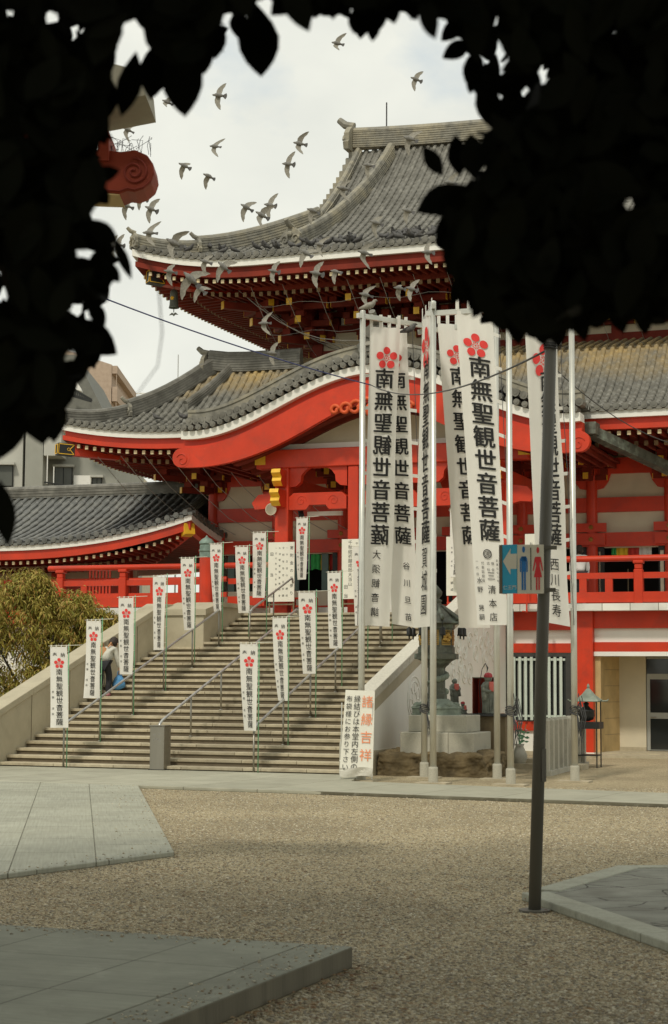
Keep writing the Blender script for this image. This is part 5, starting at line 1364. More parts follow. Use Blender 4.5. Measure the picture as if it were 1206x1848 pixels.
def rrect(mb, x0, x1, y0, y1): poly(mb, [(x0,y0),(x1,y0),(x1,y1),(x0,y1)])
rrect(man, .16, .33, .44, .76); poly(man, [(.10,.70),(.16,.76),(.33,.76),(.38,.70),(.38,.66),(.10,.66)]); rrect(man, .10, .145, .44, .66); rrect(man, .345, .39, .44, .66); rrect(man, .16, .225, .07, .44); rrect(man, .255, .32, .07, .44)
obj('man_pictogram', man, M['pictoblue'], face, fix=False)
wom = MB(); ell(wom, .775, .885, .05, .065); poly(wom, [(.68,.75),(.87,.75),(.84,.56),(.93,.33),(.62,.33),(.71,.56)]); poly(wom, [(.68,.75),(.655,.72),(.58,.47),(.615,.455),(.695,.66)]); poly(wom, [(.87,.75),(.895,.72),(.97,.47),(.935,.455),(.855,.66)]); rrect(wom, .70, .755, .07, .33); rrect(wom, .79, .845, .07, .33)
obj('woman_pictogram', wom, M['pictored'], face, fix=False)
dv = MB(); rrect(dv, .495, .525, .07, .94); obj('divider', dv, M['ink'], face, fix=False)
r0 = at(909, 982, Yp-.03) - p0; r2 = at(907, 1071, Yp-.03) - p0; d = Vector((q2.x-r2.x, q2.y-r2.y, 0)); bw = d.length; a2 = math.atan2(d.y, d.x)
bl_ = MB(); bl_.box(0, bw-.004, 0, .04, 0, hgt); bp = obj('arrow_panel', bl_, M['signblue'], sp, loc=(r2.x, r2.y, q2.z+.002), rz=a2)
g2 = lambda x, y: Vector((x*bw, -.003, y*hgt))
ar = MB(); P = [(.05,.66),(.58,.93),(.55,.81),(.98,.81),(.96,.50),(.55,.50),(.55,.38)]; ar.add([g2(*p) for p in P], [(0,1,2),(0,2,5),(0,5,6),(2,3,4,5)]); obj('arrow', ar, M['signface'], bp, fix=False)
tb_ = MB()
for i, ch in enumerate('仁王門'): put(tb_, ch, lambda x, y: Vector((x, -.003, y)), bw*(.2 + .3*i), hgt*.12, bw*.27, wide=1.05)
obj('lettering', tb_, M['signface'], bp, fix=False)
sd = MB(); sd.box(-.03, -.001, -.004, .12, 0, hgt); obj('side_panel', sd, mat('dull_edge', (.15,.12,.085), .6), bp)
mb = MB()
for k in (.08, .95): zz_ = q2.z + hgt*k; pc = top*(zz_/top.z); mb.box(pc.x-.065, pc.x+.10, pc.y-.062, pc.y-.045, zz_-.018, zz_+.018); mb.box(pc.x-.13, pc.x-.045, pc.y-.075, pc.y-.045, zz_-.018, zz_+.018)
obj('bracket', mb, M['signpole'], sp)
mb = MB(); zz_ = top.z*.935; pc = top*.935
for k in range(3): mb.tube([(pc.x+.062*math.cos(a), pc.y+.062*math.sin(a), zz_+.02*k+.006*math.sin(2*a)) for a in np.linspace(0,2*PI,13)], .006, 5)
obj('wire_tie', mb, M['wire'], sp)

# ------------------------------------------------------------------ handwritten notice in front of the leftmost flagpole
hy = 34.9
h00, h10, h01, h11 = at(613,1391,hy), at(673,1393,hy), at(624,1245,hy), at(677,1247,hy)
hs = thing('handwritten_sign', 'white handwritten sign with orange and black brush writing leaning on a flagpole', 'sign', (h00.x, hy, .06), 0)
org = Vector((h00.x, hy, .06))
a_, b_, c_, d_ = [p - org for p in (h00, h10, h01, h11)]
F_ = lambda u, v: a_*(1-u)*(1-v) + b_*u*(1-v) + c_*(1-u)*v + d_*u*v + Vector((0, .01*math.sin(5*v)*math.sin(3*u) + .12*v, 0))
mb = MB(); mb.grid(F_, 6, 12); bd = obj('sheet', mb, M['paper'], hs, fix=False); sdm = bd.modifiers.new('t','SOLIDIFY'); sdm.thickness = .012; sdm.offset = 1 if False else -1
hw, hh_ = (b_-a_).length, (c_-a_).length
fh = lambda x, y: F_(x/hw, y/hh_) + Vector((0, -.016, 0))
ik = MB(); column(ik, '縁結びは本堂内左側の', fh, hw*.42, hh_*.89, hh_*.055, hw*.21, bold=0); column(ik, '布袋様にお参り下さい', fh, hw*.155, hh_*.89, hh_*.05, hw*.19, bold=0); obj('black_lettering', ik, M['ink'], bd, fix=False)
ik = MB(); column(ik, '諸縁吉祥', fh, hw*.76, hh_*.86, hh_*.20, hw*.36, bold=0); obj('orange_lettering', ik, M['orangeink'], bd, fix=False)
mb = MB()
for x in (a_.x+.02, b_.x-.02): mb.tube([(x, .05, 0), (x + (.02), .1, 1.5)], .014, 6)
mb.tube([(a_.x, .06, .35), (b_.x, .06, .35)], .012, 6); obj('stand', mb, M['pole'], hs)
mb = MB(); mb.grid(lambda u, v: Vector((a_.x + (b_.x-a_.x)*u + .008*math.sin(20*v), -.01 + .015*math.sin(9*u+4*v), .22 - .17*v - .015*math.sin(7*u))), 12, 4)
obj('plastic_cover', mb, mat('wrinkled_plastic', (.55,.53,.45), .3, .1, 8.0, .5, 20), hs, smooth=True, fix=False)

# ------------------------------------------------------------------ rocks, plinth and bronze lantern
def rock(p, sx, sy, sz, seed, label, rz=0.0):
    rr = random.Random(seed); mb = MB(); nu, nv = 26, 16
    ph = [rr.uniform(0, 6.28) for _ in range(12)]
    def f(u, v):
        a = 2*PI*u; h = v; prof = (1.0 if h < .84 else max(0.0, 1 - ((h-.84)/.16)**3.0)) * (1 - .04*h)
        r = 1 + .10*math.sin(3*a+ph[0]) + .07*math.sin(5*a+ph[1]+2*h) + .05*math.sin(9*a+ph[2]+5*h) + .03*math.sin(17*a+ph[3]+9*h)
        c, s = math.cos(a), math.sin(a); e = .42
        x = math.copysign(abs(c)**e, c)*r*prof; y = math.copysign(abs(s)**e, s)*r*prof
        return (x*sx, y*sy, h*sz*(1 + .05*math.sin(4*a+ph[4])) + (.02*math.sin(11*a+ph[5]) if h > .6 else 0))
    mb.grid(f, nu, nv); o = obj('boulder', mb, M['rock'], loc=p, rz=rz, smooth=True)
    sb = o.modifiers.new('sub', 'SUBSURF'); sb.levels = sb.render_levels = 3
    tx = bpy.data.textures.new('rock', 'CLOUDS'); tx.noise_scale = .22; dm = o.modifiers.new('d', 'DISPLACE'); dm.texture = tx; dm.strength = .17; dm.mid_level = .5
    return tag(o, label, 'rock', 'boulders under the lantern')
def px_box(px0, px1, py, t):
    return L(px0, py, t)[0], L(px1, py, t)[0]
LT = 2.0                                          # lantern axis, behind the poles
a, b = px_box(674, 786, 1400, 1.2); rock(G((a+b)/2, 1.75, -.05), (b-a)/2*.97, .72, L(700,1353,1.2)[1]+.05, 3, 'large rough brown boulder beside the handwritten sign, under the granite plinth', -YAW)
a, b = px_box(772, 893, 1400, 1.2); rock(G((a+b)/2, 1.75, -.05), (b-a)/2*.95, .72, L(820,1355,1.2)[1]+.05, 8, 'large rough brown boulder below the wooden stand, beyond the touching poles', -YAW)
zr0 = L(790, 1352, LT-.7)[1]; zr1 = L(790, 1322, LT-.7)[1]; zr2 = L(790, 1291, LT-.6)[1]
sLn = L(788, 1300, LT)[0]
pl = thing('granite_plinth', 'two-step speckled granite plinth carrying the bronze lantern', 'plinth', G(sLn, LT, 0), -YAW)
a, b = px_box(722, 855, 1340, LT-.7); a -= sLn; b -= sLn
mb = MB(); mb.box(a, a+(b-a)*.66-.004, -.7, .7, .0, zr1); mb.box(a+(b-a)*.66, b, -.7, .7, .0, zr1); o = obj('lower_block', mb, M['granite_grey'], pl); bv = o.modifiers.new('e','BEVEL'); bv.width=.015
a2_, b2_ = px_box(736, 841, 1310, LT-.6); a2_ -= sLn; b2_ -= sLn
mb = MB(); mb.box(a2_, b2_, -.55, .55, zr1+.001, zr2); o = obj('upper_block', mb, M['granite_grey'], pl); bv = o.modifiers.new('e','BEVEL'); bv.width=.015
ln = thing('bronze_lantern', 'tall dark bronze garden lantern with gold lattice panes on the granite plinth', 'lantern', G(sLn, LT, zr2), -YAW+.12)
Z = lambda y: L(788, y, LT)[1] - zr2
R_ = lambda w: w/(FPX/38.6)/.96
oct_ = PI/8
mb = MB(); mb.lathe([(R_(44), 0), (R_(44), Z(1288)), (R_(42), Z(1287.5)), (R_(42), Z(1279)), (R_(44), Z(1278)), (R_(43), Z(1275)), (R_(33), Z(1270)), (R_(24), Z(1264)), (R_(21), Z(1261))], 8, phase=oct_); obj('base', mb, M['patina'], ln)
mb = MB()
for k in range(8): a_0 = 2*PI*k/8; mb.ball((R_(33)*math.cos(a_0), R_(33)*math.sin(a_0), Z(1272)), .09, 8, sz=.7)
obj('lotus_petal', mb, M['patina'], ln, smooth=True)
mb = MB(); mb.lathe([(R_(18), Z(1262)), (R_(18), Z(1252)), (R_(15), Z(1250)), (R_(15), Z(1206)), (R_(17), Z(1203)), (R_(22), Z(1199))], 10, phase=0); obj('pillar', mb, M['bronze'], ln)
mb = MB(); mb.lathe([(R_(19), Z(1201)), (R_(27), Z(1193)), (R_(33), Z(1190)), (R_(38.5), Z(1189)), (R_(38.5), Z(1180)), (R_(31), Z(1179))], 8, phase=oct_); obj('platform', mb, M['bronze'], ln)
mb = MB(); mb.lathe([(R_(32), Z(1179)), (R_(32), Z(1168)), (R_(30), Z(1167)), (R_(30), Z(1136)), (R_(32), Z(1134)), (R_(32), Z(1127))], 8, phase=oct_); fb = obj('fire_box', mb, M['bronze'], ln)
rf_ = R_(30)*math.cos(PI/8)
gd = MB(); dk = MB()
for k in range(8):
    an = 2*PI*k/8 - PI/2; n_ = Vector((math.cos(an), math.sin(an), 0)); s2 = Vector((-n_.y, n_.x, 0)); hwid = rf_*math.tan(PI/8)*.74
    for i in range(9):
        x = -hwid + 2*hwid*i/8; c = n_*(rf_+.008) + s2*x; gd.bar(c + Vector((0,0,Z(1164))), c + Vector((0,0,Z(1138))), .009, .009)
    for i in range(8):
        zc = Z(1164) + (Z(1138)-Z(1164))*i/7; c = n_*(rf_+.008) + Vector((0,0,zc)); gd.bar(c - s2*hwid, c + s2*hwid, .009, .009)
    if k % 2 == 1:
        for j in range(5): q = 2*PI*j/5; gd.ball(n_*(rf_+.03) + s2*(.06*math.cos(q)) + Vector((0,0,(Z(1164)+Z(1138))/2 + .06*math.sin(q))), .055, 8)
obj('gold_lattice', gd, M['goldleaf'], fb)
mb = MB(); rr0 = R_(43)
prof = [(R_(31), Z(1128)), (rr0*1.05, Z(1125)), (rr0*1.0, Z(1122)), (rr0*.82, Z(1117)), (rr0*.60, Z(1108)), (rr0*.36, Z(1098)), (rr0*.22, Z(1093)), (rr0*.2, Z(1088))]
mb.lathe(prof, 8, phase=oct_); lrf = obj('lantern_roof', mb, M['bronze'], ln)
mb = MB()
for k in range(8):
    an = 2*PI*k/8 + oct_; d_r = Vector((math.cos(an), math.sin(an), 0))
    mb.tube([d_r*(rr0*.25) + Vector((0,0,Z(1093))), d_r*(rr0*.62) + Vector((0,0,Z(1108)+.03)), d_r*(rr0*1.02) + Vector((0,0,Z(1122)+.04)), d_r*(rr0*1.15) + Vector((0,0,Z(1116))), d_r*(rr0*1.05) + Vector((0,0,Z(1110)))], [.03,.035,.04,.035,.02], 6)
obj('roof_rib', mb, M['bronze'], lrf, smooth=True)
mb = MB(); mb.lathe([(.08, Z(1090)), (.13, Z(1084)), (.06, Z(1080)), (.12, Z(1074)), (.13, Z(1068)), (.07, Z(1062)), (.01, Z(1056))], 12); obj('finial', mb, M['bronze'], lrf, smooth=True)
for k in range(8):
    an = 2*PI*k/8 + oct_; p = Vector((math.cos(an), math.sin(an), 0))*(rr0*1.1); mb = MB(); mb.tube([p + Vector((0,0,Z(1122))), p + Vector((0,0,Z(1136)))], .008, 5); mb.lathe([(.02,.13),(.055,.10),(.06,-.02),(.075,-.06),(.02,-.05),(.015,-.13)], 10, p + Vector((0,0,Z(1143)))); obj('hanging_bell', mb, M['black'], ln, smooth=True)
mb = MB()    # carved dragon coiled on the right of the pillar
for k in range(26): a = .5 + k*.33; mb.ball((R_(17)*math.cos(a)*1.0, R_(17)*math.sin(a), Z(1248) + (Z(1206)-Z(1248))*k/26), .07 if a % 6.28 < 1.4 or a % 6.28 > 4.9 else .03, 7)
obj('carved_relief', mb, M['patina'], ln, smooth=True)

# ------------------------------------------------------------------ stone statues with red caps
def figure(name, label, p, h, rz, capm=True, staff=False, seated=False, group='stone guardian figures with red bibs'):
    b = thing(name, label, 'statue', p, rz, group)
    mb = MB()
    if seated: prof = [(.30,0),(.34,.05),(.30,.16),(.20,.26),(.19,.45),(.21,.58),(.16,.66),(.08,.70)]
    else: prof = [(.145,0),(.16,.03),(.15,.2),(.165,.40),(.175,.55),(.17,.66),(.13,.72),(.07,.755)]
    n = 16; pv = len(mb.V); mb.lathe([(r*h, z*h) for r, z in prof], n, sy=.8)
    mb.ball((0, -.01*h, .83*h if not seated else .80*h), .095*h, 14, sz=1.12)
    hz = .83*h if not seated else .80*h
    for sg in (-1, 1):
        mb.ball((sg*.093*h, 0, hz), .022*h, 6, sz=1.6)
        mb.tube([(sg*.15*h, 0, .66*h), (sg*.185*h, -.04*h, .55*h), (sg*.10*h, -.15*h, .52*h), (sg*.02*h, -.16*h, .55*h)], [.05*h,.055*h,.045*h,.03*h], 8)
        mb.tube([(sg*.16*h, -.05*h, .56*h), (sg*.17*h, -.08*h, .3*h)], [.04*h, .055*h], 8)
        mb.ball((sg*.033*h, -.098*h, hz+.01*h), .011*h, 6)
    mb.ball((0, -.105*h, hz-.012*h), .014*h, 6, sz=1.5); mb.tube([(-.025*h, -.096*h, hz-.045*h), (.025*h, -.096*h, hz-.045*h)], .005*h, 5)
    for k in range(5):
        x = -.10*h + .05*h*k; mb.tube([(x, -.125*h, .05*h), (x*.8, -.13*h, .45*h)], .008*h, 5)
    obj('body', mb, M['stone'], b, smooth=True)
    if capm:
        mb = MB(); mb.lathe([(.101*h, -.0), (.106*h, .02*h), (.10*h, .06*h), (.07*h, .10*h), (.01*h, .118*h)], 14, (0, -.008*h, hz+.012*h)); obj('red_cap', mb, M['cap'], b, smooth=True)
    mb = MB(); mb.grid(lambda u, v: ((-.10 + .20*u)*h*(1-.25*abs(v-.6)), (-.145 - .02*math.sin(PI*u) - .02*v)*h, (.745 - .20*v - .03*math.sin(PI*u)*v)*h), 8, 6); o = obj('red_bib', mb, M['bib'], b, smooth=True, fix=False); sdm = o.modifiers.new('t','SOLIDIFY'); sdm.thickness=.012*h
    if staff:
        mb = MB(); mb.tube([(.19*h,-.15*h,0),(.19*h,-.15*h,1.02*h)], .009*h, 6); mb.tube([(.19*h+.045*h*math.cos(a), -.15*h, 1.06*h+.05*h*math.sin(a)) for a in np.linspace(0,2*PI,13)], .007*h, 5); obj('staff', mb, M['wire'], b)
    return b
JT = 3.0
sj, zj0 = L(881, 1288, JT); zj1 = L(881, 1214, JT)[1]
figure('jizo_statue', 'standing stone statue with crimson cap and red bib in a red shrine box', G(sj, JT, zj0), (zj1-zj0)/.955, -YAW+.95, staff=False)
mb = MB(); mb.tube([(0,0,0),(-.05,.02,.6),(.02,.02,.98),(.10,0,1.10),(.15,0,1.0),(.13,0,.9)], [.008,.008,.008,.012,.018,.004], 6)
tag(obj('pilgrim_staff', mb, M['wire'], loc=G(sj-.17, JT+.05, zj0), rz=-YAW), 'thin bent dark staff standing beside the crimson capped statue', 'staff')
bx = thing('shrine_box', 'open red painted box behind the standing statue', 'box', G(sj+.02, JT+.35, zj0), -YAW)
a, b = L(858,1250,JT+.4)[0]-sj-.02, L(899,1250,JT+.4)[0]-sj-.02; zt = L(880,1222,JT+.4)[1]-zj0
mb = MB(); mb.box(a, b, .2, .23, 0, zt); obj('back_panel', mb, M['red'], bx)
mb = MB(); mb.box(a, a+.02, -.2, .2, 0, zt); mb.box(b-.02, b, -.2, .2, 0, zt); obj('side_panel', mb, mat('brownish_red', (.30,.07,.04), .7), bx)
mb = MB(); mb.box(a, b, -.2, .2, zt-.02, zt+.0); obj('top_panel', mb, M['gatewhite'], bx)
tb = thing('wooden_stand', 'old wooden cabinet stand carrying the standing statue', 'stand', G(sj+.02, JT+.2, 0), -YAW)
mb = MB(); mb.box(-.50,.48,-.42,.42, zj0-.05, zj0-.002); obj('top', mb, M['wire'], tb)
mb = MB(); mb.box(-.36,.40,-.32,.34, .32, zj0-.06); obj('cabinet', mb, M['wood'], tb)
for x, y in ((-.33,-.29),(.37,-.29),(-.33,.31),(.37,.31)):
    mb = MB(); mb.box(x-.03,x+.03,y-.03,y+.03,.0,.319); obj('leg', mb, M['wood'], tb)
mb = MB(); mb.box(-.24,.28,-.34,-.321,.40,zj0-.2); obj('door_panel', mb, M['wood'], tb)
sg_, zg = L(808, 1262, 2.9); figure('stone_child_figure', 'small stone child figure in an orange red bib beside the lantern pillar', G(sg_+.1, 3.1, zg-.12), .62, -YAW+.8, capm=False)
sg_, zg = L(838, 1288, 2.9); figure('stone_child_figure', 'small crouching stone figure with a red cap at the foot of the lantern', G(sg_-.05, 2.95, zg-.16), .46, -YAW+1.2, seated=True)
mb = MB(); mb.lathe([(.36,0),(.38,.1),(.36,zr2-.35),(.3,zr2-.3),(.22,zr2-.25)], 14, sy=.8); mb.ball((0,0,zr2-.16),.27,12,sz=.7)
for k in range(9): mb.ball((.30*math.cos(k*.7), .28*math.sin(k*.7), zr2-.2), .10, 7, sz=.9)
tag(obj('lotus_pedestal', mb, M['patina'], loc=G(L(838,1300,3.0)[0], 3.05, 0), rz=-YAW, smooth=True), 'green stone lotus pedestal between the granite plinth and the wooden stand', 'pedestal')
# vase, flowers, bucket, wood
VT = 5.2
sv, zv = L(938, 1372, VT); vs_ = thing('flower_vase', 'pale ceramic vase of pink flowers below the barred window', 'vase', G(sv, VT, 0), -YAW)
mb = MB(); mb.lathe([(.09,0),(.11,.02),(.17,.20),(.18,.30),(.13,.42),(.09,.50),(.115,.56),(.10,.56),(.08,.5)], 16); obj('vase_body', mb, M['vase'], vs_, smooth=True)
mb = MB(); fl = MB(); rr = random.Random(2)
for k in range(7):
    q = Vector((rr.uniform(-.14,.14), rr.uniform(-.1,.1), rr.uniform(.85,1.15))); mb.tube([(0,0,.5), q*.5 + Vector((0,0,.25)), q], .008, 5); 
    if k < 4: fl.ball(q, .035, 8); [fl.ball(q + Vector((.025*math.cos(j), .025*math.sin(j), .0)), .02, 6) for j in range(6)]
    for j in range(2): c = q*(.7+.1*j); mb.add([c, c+Vector((.07,0,.03)), c+Vector((.12,.01,.0)), c+Vector((.06,0,-.02))], [(0,1,2,3)])
obj('stem', mb, M['green'], vs_); obj('flower', fl, M['flower'], vs_, smooth=True)
mb = MB(); mb.lathe([(.11,0),(.14,.42),(.15,.42),(.15,.45),(.13,.45)], 14); tag(obj('bucket', mb, M['bucket'], loc=G(L(912,1365,5.0)[0], 5.0, .1), rz=0), 'dark green bucket between two flagpoles below the barred window', 'bucket')
mb = MB(); 
for k in range(4): mb.box(-.12+.06*k, -.07+.06*k, -.02, .01, 0, 1.15-.05*k)
tag(obj('wood_bundle', mb, M['tan'], loc=G(L(915,1360,5.6)[0], 5.6, .1), rz=-YAW), 'bundle of pale wooden grave slats behind the green bucket', 'wooden bundle')
mb = MB(); mb.box(-1.5,1.6,-.4,.4,0,.12); mb.box(-1.2,1.3,-.1,.4,.121,.22); tag(obj('stone_ledge', mb, M['granite'], loc=G(sv-.1, VT+.1, 0), rz=-YAW), 'low stone ledge beneath the vase and bucket', 'ledge')
# ------------------------------------------------------------------ stone post fence
fa, fb_ = ground(985, 1400, 0), ground(1049, 1383, 0); dd = (fb_-fa); nn = 9
sf_ = thing('stone_fence', 'fence of close-set granite posts beside the flagpole with wires', 'fence', fa, math.atan2(dd.y, dd.x))
ln_ = dd.length; mb = MB(); mb.box(-.15, ln_+.3, -.14, .14, 0, .1); obj('base', mb, M['granite_grey'], sf_)
for k in range(nn):
    x = ln_*k/(nn-1); big = k == nn-1; mb = MB(); w2 = .11 if big else .085; h_ = 1.12 if not big else 1.30
    mb.lathe([(w2*1.35,0),(w2*1.35,h_-.06),(w2*.9,h_-.01),(.02,h_)], 4, (x, 0, .1), phase=PI/4); o = obj('post', mb, M['granite_grey'], sf_)
    for j in range(6): pass
# ------------------------------------------------------------------ incense burner under a little roof
ib = ground(1063, 1385, 0); it = thing('incense_burner', 'dark metal incense burner on thin legs under a small green roof, before the red column', 'incense burner', ib, -YAW)
S_ = FPX/ib.y; hz = lambda y: (1385-y)/S_
mb = MB(); mb.lathe([(.42, hz(1268)), (.43, hz(1267)), (.30, hz(1261)), (.18, hz(1255)), (.08, hz(1247)), (.03, hz(1244)), (.045, hz(1241)), (.015, hz(1236))], 4, phase=PI/4)
for k in range(4): an = PI/4 + k*PI/2; mb.tube([(.40*math.cos(an), .40*math.sin(an), hz(1267)), (.52*math.cos(an), .52*math.sin(an), hz(1266.5)), (.56*math.cos(an), .56*math.sin(an), hz(1264))], .018, 5)
obj('small_roof', mb, M['patina'], it)
for x, y in ((-.24,-.24),(.24,-.24),(-.24,.24),(.24,.24)):
    mb = MB(); mb.tube([(x,y,0),(x,y,hz(1268))], .016, 6); obj('leg', mb, M['black'], it)
mb = MB(); mb.box(-.30,.30,-.28,.28,hz(1316),hz(1304)); mb.box(-.26,.26,-.24,.24,hz(1364),hz(1362)); obj('tray', mb, M['black'], it)
mb = MB(); mb.lathe([(.06,hz(1303)),(.16,hz(1300)),(.20,hz(1293)),(.19,hz(1286)),(.21,hz(1284)),(.18,hz(1283)),(.10,hz(1279)),(.05,hz(1275)),(.07,hz(1271)),(.01,hz(1267.5))], 16, (-.05,0,0)); obj('pot', mb, M['black'], it, smooth=True)

# ------------------------------------------------------------------ people
def skin_mesh(name, pts, edges, rad, m, parent, sub=2, root=0):
    me = bpy.data.meshes.new(name); me.from_pydata([tuple(p) for p in pts], edges, []); me.update()
    o = bpy.data.objects.new(name, me); COL.objects.link(o)
    sk_ = o.modifiers.new('skin', 'SKIN'); sk_.use_smooth_shade = True
    for i, r in enumerate(rad):
        v = me.skin_vertices[0].data[i]; v.radius = (r, r) if not isinstance(r, tuple) else r; v.use_root = i == root
    ss = o.modifiers.new('sub', 'SUBSURF'); ss.levels = ss.render_levels = sub
    dg = bpy.context.evaluated_depsgraph_get(); dg.update()
    nm = bpy.data.meshes.new_from_object(o.evaluated_get(dg)); bpy.data.objects.remove(o); bpy.data.meshes.remove(me)
    nm.name = name; nm.materials.clear(); nm.materials.append(m)
    q = bpy.data.objects.new(name, nm); COL.objects.link(q); q.parent = parent; return q

def person(label, p, rz, J, top, bottom, hair=True, shoes='shoe'):
    """J: joint positions (x right, y forward, z up) of a figure facing +y"""
    b = thing('person', label, 'person', p, rz)
    n = ['pelvis','waist','chest','neck0','neck1','head','crown','shL','elL','wrL','haL','shR','elR','wrR','haR','hipL','knL','anL','toL','hipR','knR','anR','toR']
    P = [Vector(J[k]) for k in n]; ix = {k: i for i, k in enumerate(n)}
    E = [('pelvis','waist'),('waist','chest'),('chest','neck0'),('neck0','neck1'),('neck1','head'),('head','crown'),('chest','shL'),('shL','elL'),('elL','wrL'),('wrL','haL'),('chest','shR'),('shR','elR'),('elR','wrR'),('wrR','haR'),
         ('pelvis','hipL'),('hipL','knL'),('knL','anL'),('anL','toL'),('pelvis','hipR'),('hipR','knR'),('knR','anR'),('anR','toR')]
    R_b = dict(pelvis=.12,waist=.11,chest=.12,neck0=.055,neck1=.05,head=.088,crown=.06,shL=.055,elL=.038,wrL=.026,haL=.03,shR=.055,elR=.038,wrR=.026,haR=.03,hipL=.085,knL=.055,anL=.036,toL=.032,hipR=.085,knR=.055,anR=.036,toR=.032)
    pts = list(P); ed = [(ix[a], ix[c]) for a, c in E]; rad = [R_b[k] for k in n]
    for sd in 'LR':          # five fingers
        w_, h_ = Vector(J['wr'+sd]), Vector(J['ha'+sd]); d = (h_-w_).normalized(); s = d.cross(Vector((0,1,0)));  s = s.normalized() if s.length > .1 else Vector((1,0,0)); q = s.cross(d)
        for k in range(4):
            i0 = len(pts); pts += [h_ + s*(.022*(k-1.5)) + d*.02, h_ + s*(.024*(k-1.5)) + d*(.055+.008*(k in (1,2))), h_ + s*(.024*(k-1.5)) + d*(.075) + q*.02]; rad += [.010,.009,.008]; ed += [(ix['ha'+sd], i0), (i0, i0+1), (i0+1, i0+2)]
        i0 = len(pts); pts += [w_*.5 + h_*.5 + s*.03, h_ + s*.05 + q*.015]; rad += [.011,.009]; ed += [(ix['wr'+sd], i0), (i0, i0+1)]
    skin_mesh('body', pts, ed, rad, M['skin'], b)
    def cloth(name, names, rr, m):
        q = [Vector(J[k]) if isinstance(k, str) else Vector(k) for k in names]; i2 = {k: i for i, k in enumerate(names)}
        ee = [(i2[a], i2[c]) for a, c in E if a in i2 and c in i2]
        skin_mesh(name, q, ee, rr, m, b)
    cloth('jacket', ['pelvis','waist','chest','neck0','shL','elL','wrL','shR','elR','wrR'], [.165,.155,.165,.07,.085,.065,.05,.085,.065,.05], top)
    cloth('trousers', ['pelvis','hipL','knL','anL','hipR','knR','anR'], [.155,.105,.085,.068,.105,.085,.068], bottom)
    for sd in 'LR':
        a, t = Vector(J['an'+sd]), Vector(J['to'+sd]); mb = MB(); d = (t-a); d.z = 0; d = d.normalized() if d.length > .01 else Vector((0,1,0)); zb = min(a.z, t.z) - .05
        mb.tube([a - d*.07 + Vector((0,0,-.03)), a - d*.02 + Vector((0,0,-.015)), t + Vector((0,0,0)), t + d*.05 + Vector((0,0,-.012))], [.035,.052,.046,.022], 10); obj('shoe', mb, M[shoes], b, smooth=True)
    hd, cr_ = Vector(J['head']), Vector(J['crown']); fw = Vector(J.get('look', (0,1,0))).normalized(); upv = (cr_-hd).normalized()
    mb = MB(); c = hd + upv*.05 - fw*.018
    mb.ball(c, .118, 16, sz=1.05)
    mb.ball(c - fw*.03 - upv*.05, .105, 12); mb.V = [tuple(Vector(v) + upv*.006*math.sin(40*v[0])*math.cos(33*v[2])) for v in mb.V]
    obj('hair', mb, M['hair'], b, smooth=True)
    sd_ = fw.cross(upv).normalized(); mb = MB()
    fc = hd + fw*.078
    mb.ball(fc - upv*.02, .04, 10, sx=1.5, sz=1.5)
    mb.ball(fc + fw*.03 - upv*.005, .014, 8, sz=1.8)
    for k in (-1, 1): mb.ball(hd + sd_*k*.10, .02, 8, sz=1.7)
    obj('face', mb, M['skin'], b, smooth=True)
    return b
# stooping climber on the stairs, seen from behind
tp_ = 4.45; zp = stair_z(tp_)
J = dict(pelvis=(0,0,.83),waist=(0,.10,.98),chest=(0,.30,1.13),neck0=(0,.40,1.22),neck1=(.01,.46,1.26),head=(.01,.52,1.31),crown=(.01,.58,1.40),look=(0,.9,-.4),
 shL=(-.17,.30,1.15),elL=(-.20,.34,.92),wrL=(-.17,.40,.74),haL=(-.16,.42,.66),shR=(.17,.30,1.15),elR=(.23,.32,.90),wrR=(.25,.38,.70),haR=(.25,.40,.62),
 hipL=(-.09,.0,.78),knL=(-.10,.06,.42),anL=(-.10,-.10,.13),toL=(-.10,.03,.05),hipR=(.09,.02,.78),knR=(.09,.16,.50),anR=(.08,.10,.07),toR=(.08,.24,.04))
pp_ = G(-5.72, tp_, zp)
person('stooping person in a grey jacket and dark trousers climbing the stairs', pp_, -YAW, J, M['jacket'], M['trousers'])
bp_ = thing('backpack', 'small tan backpack worn by the person climbing the stairs', 'backpack', pp_ , -YAW)
mb = MB(); mb.tube([(-.10,-.02,.88),(-.11,.04,.96),(-.10,.14,1.10),(-.10,.20,1.16)], [.09,.16,.15,.10], 12); o = obj('bag_body', mb, M['pack'], bp_, smooth=True)
mb = MB(); mb.tube([(-.13,-.12,.94),(-.10,-.13,.99),(-.05,-.12,.96)], [.05,.065,.05], 8); obj('pocket', mb, M['pack'], bp_, smooth=True)
mb = MB()
for x in (-.18,.06): mb.tube([(x,.12,1.22),(x,.28,1.33),(x,.40,1.18)], .02, 6)
obj('strap', mb, M['pack'], bp_)
bb_ = thing('carrier_bag', 'blue carrier bag in the hand of the person climbing the stairs', 'bag', pp_, -YAW)
mb = MB(); mb.tube([(.24,.40,.52),(.24,.40,.44),(.23,.40,.30),(.24,.41,.20),(.25,.42,.17)], [.05,.12,.17,.15,.06], 14); obj('bag_body', mb, M['bluebag'], bb_, smooth=True)
mb = MB()
for y in (.36,.44): mb.tube([(.20,y,.50),(.22,y+.0,.60),(.25,.40,.645),(.28,y,.60),(.29,y,.50)], .01, 6)
obj('handle', mb, M['bluebag'], bb_)
